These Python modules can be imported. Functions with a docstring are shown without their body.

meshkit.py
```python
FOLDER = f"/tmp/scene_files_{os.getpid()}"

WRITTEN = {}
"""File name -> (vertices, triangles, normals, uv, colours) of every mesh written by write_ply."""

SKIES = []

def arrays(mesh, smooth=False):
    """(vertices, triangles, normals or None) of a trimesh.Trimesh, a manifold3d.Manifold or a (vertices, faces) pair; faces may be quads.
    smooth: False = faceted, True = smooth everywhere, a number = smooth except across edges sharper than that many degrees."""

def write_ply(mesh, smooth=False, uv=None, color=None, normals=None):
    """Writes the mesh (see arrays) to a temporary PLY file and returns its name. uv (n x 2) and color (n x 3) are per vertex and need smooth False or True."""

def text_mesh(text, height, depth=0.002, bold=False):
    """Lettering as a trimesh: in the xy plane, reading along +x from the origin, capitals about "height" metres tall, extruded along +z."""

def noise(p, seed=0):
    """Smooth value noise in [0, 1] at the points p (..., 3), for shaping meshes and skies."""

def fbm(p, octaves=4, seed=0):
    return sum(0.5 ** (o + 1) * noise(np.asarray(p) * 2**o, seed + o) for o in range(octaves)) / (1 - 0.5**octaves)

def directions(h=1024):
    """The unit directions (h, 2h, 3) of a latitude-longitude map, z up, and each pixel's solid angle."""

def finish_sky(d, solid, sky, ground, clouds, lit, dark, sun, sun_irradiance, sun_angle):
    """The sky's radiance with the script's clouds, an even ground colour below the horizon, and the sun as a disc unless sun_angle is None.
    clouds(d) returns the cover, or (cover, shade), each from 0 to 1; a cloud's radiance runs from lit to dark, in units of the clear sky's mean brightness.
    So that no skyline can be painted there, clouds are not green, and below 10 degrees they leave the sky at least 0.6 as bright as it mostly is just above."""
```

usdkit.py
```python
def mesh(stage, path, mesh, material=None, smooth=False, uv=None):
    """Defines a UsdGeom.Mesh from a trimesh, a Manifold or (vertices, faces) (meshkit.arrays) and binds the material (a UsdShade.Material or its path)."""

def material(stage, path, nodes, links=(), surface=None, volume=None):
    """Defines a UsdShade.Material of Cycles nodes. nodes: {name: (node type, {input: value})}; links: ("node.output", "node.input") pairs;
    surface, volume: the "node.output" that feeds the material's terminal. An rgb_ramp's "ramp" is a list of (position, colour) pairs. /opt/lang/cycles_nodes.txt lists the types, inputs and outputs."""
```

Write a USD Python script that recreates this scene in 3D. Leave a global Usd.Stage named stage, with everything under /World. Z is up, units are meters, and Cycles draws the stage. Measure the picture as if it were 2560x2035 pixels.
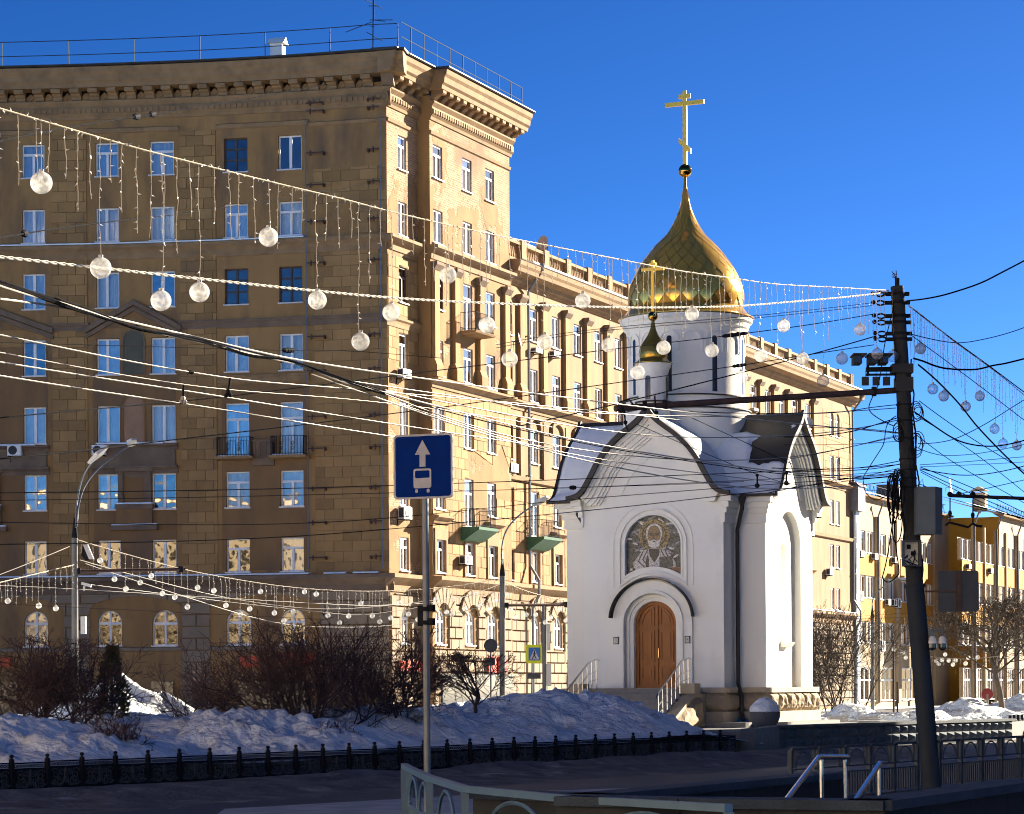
import math, random
import numpy as np
import trimesh, shapely
from shapely.geometry import Polygon, box as sbox, Point, LineString
from shapely.ops import unary_union
import usdkit, meshkit
from pxr import Usd, UsdGeom, UsdLux, Gf, Sdf, UsdShade

stage = Usd.Stage.CreateInMemory()
UsdGeom.SetStageUpAxis(stage, UsdGeom.Tokens.z)
UsdGeom.SetStageMetersPerUnit(stage, 1.0)
UsdGeom.Xform.Define(stage, '/World')
UsdGeom.Scope.Define(stage, '/World/Looks')
rng = np.random.default_rng(7)
random.seed(7)

# ---------------------------------------------------------------- camera, sky, sun, exposure
CAM_H, FPX, HV = 1.8, 6600.0, 1722.0          # eye height, focal length and horizon row in photo pixels
ROLL = 0.0065
SUN_AZ, SUN_EL = math.radians(52.0), math.radians(21.0)
SUN_INT, SKY_STR, EXPOSURE = 1.25, 0.05, 2.35
cam = UsdGeom.Camera.Define(stage, '/World/camera')
cam.CreateHorizontalApertureAttr(36.0)
cam.CreateVerticalApertureAttr(36.0 * 814 / 1024)
cam.CreateFocalLengthAttr(36.0 * FPX / 2560)
cam.CreateVerticalApertureOffsetAttr(36.0 * (HV - 1017.5) / 2560)
cam.CreateClippingRangeAttr(Gf.Vec2f(0.1, 3000))
cam.CreateExposureAttr(EXPOSURE)
cam.AddTranslateOp().Set(Gf.Vec3d(0, 0, CAM_H))
cam.AddRotateXYZOp().Set(Gf.Vec3f(90, 0, 0))
cam.AddRotateZOp(opSuffix='roll').Set(-math.degrees(ROLL))

sun_dir = np.array([math.sin(SUN_AZ) * math.cos(SUN_EL), math.cos(SUN_AZ) * math.cos(SUN_EL), math.sin(SUN_EL)])
dome = UsdLux.DomeLight.Define(stage, '/World/sky')
skymat = usdkit.material(stage, '/World/Looks/sky_air', {
    "s": ("sky_texture", {"sky_type": "single_scattering", "sun_disc": False, "sun_elevation": SUN_EL, "sun_rotation": SUN_AZ,
                          "altitude": 300.0, "air_density": 0.46, "aerosol_density": 0.3, "ozone_density": 3.0}),
    "h": ("hsv", {"hue": 0.498, "saturation": 1.2, "value": 0.2}), "gm": ("gamma", {"gamma": 1.45}), "up": ("mix", {"mix_type": "multiply", "fac": 1.0, "color2": (3.2, 3.2, 3.2)}),
    "b": ("background_shader", {"strength": SKY_STR})}, [("s.color", "h.color"), ("h.color", "gm.color"), ("gm.color", "up.color1"), ("up.color", "b.color")], surface="b.background")
UsdShade.MaterialBindingAPI.Apply(dome.GetPrim()).Bind(skymat)
dome.GetPrim().SetCustomDataByKey('kind', 'structure')
sun = UsdLux.DistantLight.Define(stage, '/World/sun')
sun.CreateIntensityAttr(SUN_INT); sun.CreateAngleAttr(0.5); sun.CreateColorAttr(Gf.Vec3f(1.0, 0.88, 0.70))
sun.GetPrim().CreateAttribute('inputs:normalize', Sdf.ValueTypeNames.Bool).Set(True)
sun.AddRotateXYZOp().Set(Gf.Vec3f(-(90 - math.degrees(SUN_EL)), 0, -math.degrees(SUN_AZ)))

# ---------------------------------------------------------------- helpers
CR, SR = math.cos(ROLL), math.sin(ROLL)
def ideal(u, v):
    x, y = u - 1280.0, v - HV
    return 1280 + x * CR - y * SR, HV + x * SR + y * CR
def P(u, v, Y):
    "point of the place seen at photo pixel (u, v), at distance Y in front of the eye"
    a, b = ideal(u, v)
    return np.array([(a - 1280) / FPX * Y, Y, CAM_H + (HV - b) / FPX * Y])
def G(u, Y, z=0.0):
    return np.array([(u - 1280) / FPX * Y, Y, z])
K = 2560 / 2156.0          # positions read from the 2156 pixel wide view of the photo
def PD(u, v, Y): return P(u * K, v * K, Y)

used = {}
def path_for(name, parent):
    key = (parent, name); n = used.get(key, 0); used[key] = n + 1
    return f"{parent}/{name}" if n == 0 else f"{parent}/{name}_{n:03d}"
def tag(prim, label=None, cat=None, group=None, kind=None):
    prim = prim.GetPrim() if hasattr(prim, 'GetPrim') else prim
    for k, val in (('label', label), ('category', cat), ('group', group), ('kind', kind)):
        if val: prim.SetCustomDataByKey(k, val)
    return prim
def par(p): return '/World' if p is None else (p if isinstance(p, str) else str(p.GetPath()))
def thing(name, label, cat, group=None, loc=None, rz=0.0, kind=None):
    x = UsdGeom.Xform.Define(stage, path_for(name, '/World'))
    if loc is not None: x.AddTranslateOp().Set(Gf.Vec3d(*[float(c) for c in loc]))
    if rz: x.AddRotateZOp().Set(math.degrees(rz))
    return tag(x, label, cat, group, kind)
def copy_of(proto, label, loc, rz=0.0, group=None):
    was = proto.GetCustomData()
    x = UsdGeom.Xform.Define(stage, path_for(proto.GetName().rstrip('0123456789').rstrip('_'), '/World'))
    x.AddTranslateOp().Set(Gf.Vec3d(*[float(c) for c in loc]))
    if rz: x.AddRotateZOp().Set(math.degrees(rz))
    x.GetPrim().GetReferences().AddInternalReference(proto.GetPath()); x.GetPrim().SetInstanceable(True)
    return tag(x, label, was['category'], group or was.get('group'))
def part_xform(name, parent):
    return UsdGeom.Xform.Define(stage, path_for(name, par(parent))).GetPrim()

class MB:
    "collects boxes, tubes, prisms and lathes into one mesh; fr maps local (along, out, up) to the place"
    def __init__(s, fr=None): s.v, s.f, s.n, s.fr = [], [], 0, fr
    def add(s, V, F, fr=True):
        V = np.asarray(V, float).reshape(-1, 3); F = np.asarray(F, int)
        if F.shape[1] == 4: F = np.vstack([F[:, [0, 1, 2]], F[:, [0, 2, 3]]])
        if s.fr is not None and fr: V = s.fr(V)
        s.v.append(V); s.f.append(F + s.n); s.n += len(V); return s
    def box(s, x0, x1, y0, y1, z0, z1, seg=1):
        if seg == 1:
            V = [(x, y, z) for x in (x0, x1) for y in (y0, y1) for z in (z0, z1)]
            return s.add(V, [(0, 1, 3, 2), (4, 6, 7, 5), (0, 4, 5, 1), (2, 3, 7, 6), (0, 2, 6, 4), (1, 5, 7, 3)])
        return s.sweep([(y0, z0), (y1, z0), (y1, z1), (y0, z1)], np.linspace(x0, x1, seg + 1))
    def sweep(s, prof, xs, caps=True):
        "closed profile (y, z) carried along x positions xs"
        prof = np.asarray(prof, float); m, k = len(prof), len(xs)
        V = np.array([(x, p[0], p[1]) for x in xs for p in prof])
        F = [(i * m + j, i * m + (j + 1) % m, (i + 1) * m + (j + 1) % m, (i + 1) * m + j) for i in range(k - 1) for j in range(m)]
        s.add(V, F)
        if caps:
            v2, f2 = trimesh.creation.triangulate_polygon(Polygon(prof), engine='earcut')
            for x in (xs[0], xs[-1]):
                s.add(np.c_[np.full(len(v2), x), v2], f2)
        return s
    def poly(s, pg, y0, y1, strip=None):
        "flat polygon in the (along, up) plane, thick from y0 to y1"
        for g in getattr(pg, 'geoms', [pg]):
            if g.is_empty or g.geom_type != 'Polygon' or g.area < 1e-9: continue
            pieces = [g]
            if strip:
                a, _, b, _ = g.bounds
                xs = np.arange(a, b + strip, strip)
                pieces = [h for x in xs for h in getattr(g.intersection(sbox(x, -1e3, x + strip, 1e3)), 'geoms', [g.intersection(sbox(x, -1e3, x + strip, 1e3))])]
            for h in pieces:
                if h.is_empty or h.geom_type != 'Polygon' or h.area < 1e-9: continue
                v2, f2 = trimesh.creation.triangulate_polygon(h, engine='earcut')
                s.add(np.c_[v2[:, 0], np.full(len(v2), y1), v2[:, 1]], f2)
                if y0 != y1: s.add(np.c_[v2[:, 0], np.full(len(v2), y0), v2[:, 1]], f2)
            if y0 != y1:
                for ring in [g.exterior] + list(g.interiors):
                    s.ring(np.array(ring.coords), y0, y1)
        return s
    def ring(s, c, y0, y1):
        m = len(c)
        V = np.vstack([np.c_[c[:, 0], np.full(m, y0), c[:, 1]], np.c_[c[:, 0], np.full(m, y1), c[:, 1]]])
        return s.add(V, [(i, i + 1, m + i + 1, m + i) for i in range(m - 1)])
    def tube(s, pts, r, n=6, cap=True):
        pts = np.asarray(pts, float); k = len(pts)
        r = np.full(k, r) if np.ndim(r) == 0 else np.asarray(r, float)
        t = np.gradient(pts, axis=0); t /= np.linalg.norm(t, axis=1, keepdims=True) + 1e-12
        up = np.array([0, 0, 1.0]) if abs(t[:, 2]).mean() < 0.8 else np.array([1.0, 0, 0])
        a = np.cross(t, up); a /= np.linalg.norm(a, axis=1, keepdims=True) + 1e-12
        b = np.cross(t, a)
        th = np.arange(n) * 2 * np.pi / n
        V = (pts[:, None] + r[:, None, None] * (np.cos(th)[None, :, None] * a[:, None] + np.sin(th)[None, :, None] * b[:, None])).reshape(-1, 3)
        F = [(i * n + j, i * n + (j + 1) % n, (i + 1) * n + (j + 1) % n, (i + 1) * n + j) for i in range(k - 1) for j in range(n)]
        s.add(V, F)
        if cap:
            for i in (0, k - 1):
                s.add(V[i * n:(i + 1) * n] if s.fr is None else V[i * n:(i + 1) * n], [(0, j, j + 1) for j in range(1, n - 1)])
        return s
    def lathe(s, prof, c=(0, 0, 0), n=32, a0=0.0, a1=2 * np.pi):
        prof = np.asarray(prof, float); m = len(prof); full = abs(a1 - a0 - 2 * np.pi) < 1e-6
        th = np.linspace(a0, a1, n + 1)
        V = np.array([(c[0] + r * math.cos(t), c[1] + r * math.sin(t), c[2] + z) for t in th for r, z in prof])
        return s.add(V, [(i * m + j, i * m + j + 1, (i + 1) * m + j + 1, (i + 1) * m + j) for i in range(n) for j in range(m - 1)])
    def ball(s, c, r, n=12, sq=1.0):
        a = np.linspace(-np.pi / 2, np.pi / 2, n // 2 + 1)
        return s.lathe([(r * math.cos(t), r * sq * math.sin(t)) for t in a], c, n)
    def grid(s, X, Y, Z):
        h, w = X.shape
        F = [(i * w + j, i * w + j + 1, (i + 1) * w + j + 1, (i + 1) * w + j) for i in range(h - 1) for j in range(w - 1)]
        return s.add(np.c_[X.ravel(), Y.ravel(), Z.ravel()], F)
    def mesh(s): return np.vstack(s.v), np.vstack(s.f)
    def build(s, name, mat, parent=None, smooth=False, label=None, cat=None, group=None, kind=None):
        if not s.v: return None
        V, F = s.mesh()
        p = usdkit.mesh(stage, path_for(name, par(parent)), (V, F), mat, smooth=smooth)
        return tag(p, label, cat, group, kind)

def arch_poly(s0, s1, z0, z1, n=14, rise=None):
    "opening with a round head; rise below the half width gives a flat segment"
    r = (s1 - s0) / 2; c = (s0 + s1) / 2; h = r if rise is None else rise
    a = np.linspace(0, np.pi, n)
    return Polygon([(s0, z0), (s1, z0)] + [(c + r * math.cos(t), z1 - h + h * math.sin(t)) for t in a])

class Flat:
    "straight facade: s along, d outwards, z up"
    def __init__(s, O, az): s.O = np.asarray(O[:2], float); s.a = np.array([math.sin(az), math.cos(az)]); s.nrm = np.array([math.cos(az), -math.sin(az)]); s.az = az
    def __call__(s, V):
        V = np.asarray(V, float); xy = s.O + V[:, :1] * s.a + V[:, 1:2] * s.nrm
        return np.c_[xy, V[:, 2]]
    def inv(s, u, v, d=0.0):
        a, b = ideal(u, v); t = (a - 1280) / FPX; o = s.O + d * s.nrm
        q = (t * o[1] - o[0]) / (s.a[0] - t * s.a[1]); Y = o[1] + q * s.a[1]
        return q, CAM_H + (HV - b) / FPX * Y
class Curve:
    "facade along a curved line of plan points, s runs left to right, d outwards (towards the eye)"
    def __init__(s, pts):
        s.p = np.asarray(pts, float); s.s = np.r_[0, np.cumsum(np.linalg.norm(np.diff(s.p, axis=0), axis=1))]
        t = np.gradient(s.p, axis=0); t /= np.linalg.norm(t, axis=1, keepdims=True); s.nr = np.c_[t[:, 1], -t[:, 0]]; s.L = s.s[-1]
    def at(s, q, d):
        q = np.asarray(q, float); x = np.interp(q, s.s, s.p[:, 0]); y = np.interp(q, s.s, s.p[:, 1])
        nx = np.interp(q, s.s, s.nr[:, 0]); ny = np.interp(q, s.s, s.nr[:, 1])
        over = np.maximum(q - s.L, 0); tx, ty = -s.nr[-1, 1], s.nr[-1, 0]
        return np.c_[x + d * nx + over * tx, y + d * ny + over * ty]
    def __call__(s, V):
        V = np.asarray(V, float); return np.c_[s.at(V[:, 0], V[:, 1]), V[:, 2]]
    def inv(s, u, v, d=0.0):
        a, b = ideal(u, v); xy = s.at(s.s, np.full(len(s.s), d)); q = float(np.interp((a - 1280) / FPX, xy[:, 0] / xy[:, 1], s.s))
        Y = float(np.interp(q, s.s, xy[:, 1])); return q, CAM_H + (HV - b) / FPX * Y

# ---------------------------------------------------------------- materials
def M(name, c1, c2=None, scale=2.0, rough=0.85, bump=0.0, bscale=40.0, metal=0.0, spec=0.3, detail=5.0, stretch=None, third=None, bdist=0.03, **kw):
    "noise-varied surface; third = (colour, noise scale, low, high) adds stains"
    c2 = c2 if c2 is not None else tuple(x * 0.78 for x in c1)
    n = {"g": ("geometry", {}), "n": ("noise_texture", {"scale": scale, "detail": detail, "roughness": 0.6}),
         "r": ("rgb_ramp", {"ramp": [(0.3, c2), (0.7, c1)]}),
         "p": ("principled_bsdf", {"roughness": rough, "metallic": metal, "specular_ior_level": spec, **kw})}
    vec = "g.position"; links = []
    if stretch:
        n["m"] = ("mapping", {"scale": stretch}); links.append(("g.position", "m.vector")); vec = "m.vector"
    links += [(vec, "n.vector"), ("n.fac", "r.fac")]; out = "r.color"
    if third:
        n["n3"] = ("noise_texture", {"scale": third[1], "detail": 6.0, "roughness": 0.65}); n["r3"] = ("rgb_ramp", {"ramp": [(third[2], (0, 0, 0)), (third[3], (1, 1, 1))]})
        n["x3"] = ("mix", {"color2": third[0]})
        links += [(vec, "n3.vector"), ("n3.fac", "r3.fac"), ("r3.color", "x3.fac"), (out, "x3.color1")]; out = "x3.color"
    links.append((out, "p.base_color"))
    if bump:
        n["nb"] = ("noise_texture", {"scale": bscale, "detail": 6.0}); n["b"] = ("bump", {"strength": bump, "distance": bdist})
        links += [("g.position", "nb.vector"), ("nb.fac", "b.height"), ("b.normal", "p.normal")]
    return usdkit.material(stage, f'/World/Looks/{name}', n, links, surface="p.BSDF")

TAN = (0.335, 0.188, 0.068)
m_plaster = M('tan_plaster', TAN, (0.25, 0.138, 0.05), scale=0.7, bump=0.3, bscale=9, third=((0.13, 0.08, 0.048), 0.5, 0.5, 0.74), stretch=(1, 1, 0.3))
m_plaster2 = M('weathered_tan_plaster', (0.285, 0.17, 0.078), (0.2, 0.118, 0.055), scale=0.8, bump=0.3, bscale=9, third=((0.12, 0.075, 0.045), 0.45, 0.5, 0.76), stretch=(1, 1, 0.3))
m_brownpl = M('brown_plaster', (0.235, 0.128, 0.05), (0.17, 0.092, 0.04), scale=0.8, bump=0.25, bscale=9, third=((0.13, 0.085, 0.055), 0.5, 0.5, 0.75), stretch=(1, 1, 0.35))
m_pinkpl = M('faded_pink_plaster', (0.33, 0.19, 0.11), (0.25, 0.15, 0.09), scale=1.5, bump=0.2, bscale=9)
m_greypl = M('grey_green_board', (0.11, 0.10, 0.07), (0.085, 0.08, 0.055), scale=1.5)
m_blocks = [M(f'sand_block_{i}', tuple(x * k for x in (0.33, 0.188, 0.07)), tuple(x * k * 0.78 for x in (0.33, 0.188, 0.07)), scale=1.2, bump=0.3, bscale=14,
             third=((0.16, 0.1, 0.055), 0.6, 0.52, 0.8)) for i, k in enumerate((0.84, 1.0, 1.12))]
m_trim = M('stone_trim', (0.3, 0.185, 0.088), (0.2, 0.122, 0.06), scale=1.2, bump=0.25, bscale=18, third=((0.1, 0.07, 0.045), 0.9, 0.55, 0.82))
m_bed = M('dusty_mortar', (0.2, 0.122, 0.052), (0.15, 0.092, 0.042), scale=1.5)
m_trimdark = M('sooty_trim', (0.2, 0.135, 0.085), (0.12, 0.08, 0.055), scale=1.2, bump=0.3, bscale=18)
m_rust = M('grey_brown_rustication', (0.27, 0.2, 0.13), (0.2, 0.145, 0.095), scale=1.0, bump=0.35, bscale=12, third=((0.13, 0.1, 0.07), 0.5, 0.55, 0.8))
m_ledgetin = M('ledge_tin', (0.22, 0.2, 0.18), (0.13, 0.11, 0.1), scale=3, rough=0.5, metal=0.6)
m_rooftin = M('dark_roof_tin', (0.05, 0.045, 0.042), (0.03, 0.028, 0.027), scale=2, rough=0.55, metal=0.3, spec=0.4)
m_snow = M('clean_snow', (0.82, 0.86, 0.87), (0.7, 0.745, 0.77), scale=1.2, rough=0.75, bump=0.5, bscale=5)
m_dirtsnow = M('trodden_snow', (0.84, 0.89, 0.90), (0.62, 0.665, 0.68), scale=2.4, rough=0.9, bump=1.0, bscale=5.0, bdist=.16, detail=9.0, third=((0.22, 0.205, 0.19), 1.1, 0.56, 0.72))
m_frame = M('white_window_plastic', (0.72, 0.72, 0.72), (0.62, 0.62, 0.62), rough=0.35, spec=0.5)
m_frameold = M('old_brown_frame', (0.07, 0.05, 0.045), (0.045, 0.032, 0.03), rough=0.6)
m_tinsill = M('white_sill_tin', (0.6, 0.6, 0.6), (0.42, 0.42, 0.42), rough=0.45, metal=0.3)
def pane_mat(name, tint, refl, curtain=None):
    n = {"t": ("transparent_bsdf", {"color": tint}), "g": ("glossy_bsdf", {"roughness": 0.03, "color": (1.0, 0.93, 0.82)}), "f": ("fresnel", {"IOR": 1.5}),
         "a": ("math", {"math_type": "multiply_add", "value2": 1.6, "value3": refl, "use_clamp": True}), "m": ("mix_closure", {}),
         "ge": ("geometry", {}), "w": ("noise_texture", {"scale": 1.3, "detail": 1.0}), "b": ("bump", {"strength": 0.22, "distance": 0.05})}
    return usdkit.material(stage, f'/World/Looks/{name}', n, [("f.fac", "a.value1"), ("a.value", "m.fac"), ("t.BSDF", "m.closure1"), ("g.BSDF", "m.closure2"),
        ("ge.position", "w.vector"), ("w.fac", "b.height"), ("b.normal", "g.normal")], surface="m.closure")
if not UsdShade.Material.Get(stage, '/World/Looks/pane_a'):
    pass
m_pane = pane_mat('window_glass', (0.82, 0.88, 0.92), 0.22)
m_panes = [m_pane, pane_mat('clear_window_glass', (0.85, 0.9, 0.92), 0.13), pane_mat('coated_window_glass', (0.75, 0.82, 0.86), 0.3)]
m_panelow = pane_mat('low_window_glass', (0.6, 0.64, 0.66), 0.04)
m_paneold = pane_mat('old_window_glass', (0.45, 0.48, 0.5), 0.10)
m_curtains = [M('pale_blue_curtain', (0.55, 0.62, 0.68), (0.45, 0.52, 0.6), scale=6, stretch=(6, 6, 0.3)), M('white_curtain', (0.76, 0.76, 0.74), (0.5, 0.5, 0.49), scale=6, stretch=(6, 6, 0.3)),
              M('cream_blind', (0.6, 0.56, 0.47), (0.5, 0.46, 0.38), scale=3)]
m_iron = M('black_iron', (0.022, 0.023, 0.027), (0.012, 0.013, 0.016), rough=0.8, spec=0.04)
m_steelblue = M('dull_galvanised_steel', (0.2, 0.215, 0.23), (0.14, 0.15, 0.165), scale=4, rough=0.45, metal=0.5)
m_steel = M('polished_steel', (0.7, 0.71, 0.72), (0.6, 0.61, 0.62), rough=0.18, metal=1.0)
m_greypaint = M('grey_rail_paint', (0.10, 0.175, 0.25), (0.075, 0.13, 0.19), scale=5, rough=0.5, third=((0.25, 0.14, 0.07), 3.0, 0.7, 0.85))
m_white = M('white_box_paint', (0.72, 0.72, 0.7), (0.6, 0.6, 0.58), rough=0.45)
m_dark = M('dark_grille', (0.03, 0.03, 0.032), rough=0.6)
m_cable = M('black_cable', (0.022, 0.022, 0.025), (0.014, 0.014, 0.016), rough=0.9, spec=0.0)
m_wirelight = M('bare_copper_wire', (0.34, 0.31, 0.27), (0.24, 0.21, 0.18), rough=0.35, metal=0.5, spec=0.6)
m_twist = M('twisted_pale_cable', (0.52, 0.48, 0.42), (0.36, 0.33, 0.28), rough=0.4)
m_rustiron = M('rusty_bracket', (0.09, 0.05, 0.038), (0.05, 0.03, 0.026), scale=6, rough=0.75)
# ================================================================ tall corner block
AZ = math.atan(2750 / 6600)
cpix = [(-330, 176.5), (-150, 174.3), (0, 170.7), (199, 163.5), (399, 158.8), (558, 151.6), (678, 144.4), (860, 132.4), (993, 121)]
iv = [ideal(u, v) for u, v in cpix]
hh = HV - iv[-1][1]
cplan = []
for a, b in iv:
    Y = 134.0 * hh / (HV - b); cplan.append(((a - 1280) / FPX * Y, Y))
cplan = np.array(cplan)
# smooth the measured cornice line with a quadratic, then step back by the overhang
co = np.polyfit(cplan[:, 0] - cplan[-1, 0], cplan[:, 1] - cplan[-1, 1], 3)
xs = np.linspace(cplan[0, 0], cplan[-1, 0], 60)
corn = np.c_[xs, cplan[-1, 1] + np.polyval(co, xs - cplan[-1, 0]) - np.polyval(co, 0.0)]
t = np.gradient(corn, axis=0); t /= np.linalg.norm(t, axis=1, keepdims=True)
OVER = 1.05
nl = np.c_[t[:, 1], -t[:, 0]]
wl = corn - OVER * nl
nr = np.array([math.cos(AZ), -math.sin(AZ)])
CC = corn[-1] - OVER * nl[-1] - OVER * nr                     # wall corner of the two fronts
tl = t[-1]
sd = np.dot(wl - CC, tl)
wl = np.vstack([wl[sd < -0.05], CC])
LF = Curve(wl)                                                # left (curved, shaded) front
RF = Flat(CC, AZ)                                             # right (sunlit) front
LL = LF.L
z_ = lambda v: LF.inv(728, v)[1]
ROWS = [(z_(338), z_(423)), (z_(503), z_(588)), (z_(666), z_(756)), (z_(834), z_(925)), (z_(1004), z_(1097)), (z_(1176), z_(1266)), (z_(1344), z_(1428))]
ZG = (LF.inv(275, 1527)[1], LF.inv(275, 1615)[1])
ZTOP = 34.4
Z_B1, Z_B2, Z_B3, Z_BASE = 25.15, 21.0, 18.2, 7.75            # string courses and base ledge
su = lambda u, v=900, d=0.0: LF.inv(u, v, d)[0]
colsL = [(58, 114), (242, 299), (378, 438), (563, 622), (699, 757)]
sL = [(su(a), su(b)) for a, b in colsL]
dcol = sL[2][0] - sL[1][0]
sL0 = (sL[0][0] - dcol, sL[0][1] - dcol)
block = thing('apartment_building', 'tall tan brown apartment block with curved shaded front and heavy bracketed cornice', 'apartment building')

WIN_DARK = {}
def window(parent, F, s0, s1, z0, z1, d, style='two', arch=False, curtain=None, sill=True, oldp=False, glassd=0.2, seg=1, curt_d=0.42, glass=None):
    w = part_xform('window', parent)
    b = MB(F); t_ = 0.07 if F is LF else 0.1; d0, d1 = d - glassd - 0.03, d - glassd + 0.05
    c = (s0 + s1) / 2
    fm = m_frameold if oldp else m_frame
    if arch:
        o = arch_poly(s0, s1, z0, z1); b.poly(o.difference(o.buffer(-t_)), d0, d1)
        zs = z1 - (s1 - s0) / 2
        b.box(s0 + t_, s1 - t_, d0 + .004, d1 - .004, zs - 0.09, zs + 0.05)
        b.box(c - 0.05, c + 0.05, d0 + .002, d1 + .01, z0 + t_, z1 - t_)
        pg = o.buffer(-t_ * 0.5)
    else:
        o = sbox(s0, z0, s1, z1); b.poly(o.difference(sbox(s0 + t_, z0 + t_, s1 - t_, z1 - t_)), d0, d1)
        if style == 'two': b.box(c - 0.075, c + 0.075, d0, d1 + .01, z0 + t_, z1 - t_)
        if style == 'left': cc = s0 + 0.45 * (s1 - s0); b.box(cc - 0.075, cc + 0.075, d0, d1 + .01, z0 + t_, z1 - t_)
        if style == 'T':
            zt = z1 - 0.30 * (z1 - z0); b.box(s0 + t_, s1 - t_, d0, d1 + .01, zt - 0.06, zt + 0.06); b.box(c - 0.065, c + 0.065, d0 + .002, d1 + .008, z0 + t_, zt - .06)
        if style == 'six':
            b.box(c - 0.05, c + 0.05, d0, d1 + .01, z0 + t_, z1 - t_)
            for k in (0.36, 0.68):
                zt = z0 + k * (z1 - z0); b.box(s0 + t_, s1 - t_, d0 + .002, d1 + .008, zt - .04, zt + .04)
        if style == 'big':
            for k in (1 / 3, 2 / 3): q = s0 + k * (s1 - s0); b.box(q - .05, q + .05, d0, d1 + .01, z0 + t_, z1 - t_)
            zt = z0 + .62 * (z1 - z0); b.box(s0 + t_, s1 - t_, d0 + .002, d1 + .012, zt - .07, zt + .07)
        pg = o.buffer(-t_ * 0.4)
    b.build('frame', fm, w)
    MB(F).poly(pg, d - glassd, d - glassd).build('pane', m_paneold if oldp else (glass or m_panes[int(rng.integers(3))]), w)
    if curtain is not None:
        cp = MB(F)
        n = 13; q = np.linspace(s0 - .05, s1 + .05, n); dz = 0.03 * np.sin(np.arange(n) * 2.2)
        zt, zb = z1 + .1, z0 - .1
        V = [(q[i], d - curt_d + dz[i], z) for z in (zb, zt) for i in range(n)]
        cp.add(V, [(i, i + 1, n + i + 1, n + i) for i in range(n - 1)]); cp.build('curtain', m_curtains[curtain], w)
    if sill:
        MB(F).box(s0 - .06, s1 + .06, d - glassd + .05, d + .1, z0 - .06, z0 + .005).build('sill', m_tinsill, w)
    return w

def wall_sheet(parent, F, outline, holes, d, mat, strip=1.2, reveal=0.26, name='wall', revmat=None, label=None):
    pg = outline.difference(unary_union(holes)) if holes else outline
    b = MB(F); b.poly(pg, d, d, strip=strip)
    for h in holes: b.ring(np.array(h.exterior.coords), d - reveal, d)
    return b.build(name, mat, parent, label=label)

def rect(s0, s1, z0, z1): return sbox(s0, z0, s1, z1)

# ---- left front
holes, todo = [], []
crt = np.random.default_rng(3)
for ci, (a, b_) in enumerate([sL0] + sL):
    for ri, (zt, zb) in enumerate(ROWS):
        if ci in (4, 5) and ri == 4: zb = LF.inv(728, 1138)[1]
        st, old = ('two' if ci % 2 else 'left'), False
        if ri == 0 and ci in (1, 2, 3): st = 'T'
        if ri in (1, 5) and ci in (4, 5): st = 'T'
        if ri == 6 and ci in (4, 5): st = 'T'
        if ri == 4 and ci in (4, 5): st = 'T'
        if (ri, ci) in ((0, 4), (2, 4), (2, 5)): st, old = 'six', True
        r = rect(a, b_, zb, zt); holes.append(r)
        todo.append((a, b_, zb, zt, st, old, ri))
gw = [(sL0, 0), (sL[0], 0), (sL[1], 1), (sL[2], 1), (sL[3], 2), (sL[4], 2)]
for (a, b_), _ in gw:
    holes.append(arch_poly(a - .03, b_ + .03, ZG[1], ZG[0]))
wall_sheet(block, LF, rect(0, LL, -0.6, 33.0), holes, 0.0, m_plaster, label='shaded curved front wall of tan plaster')
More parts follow.
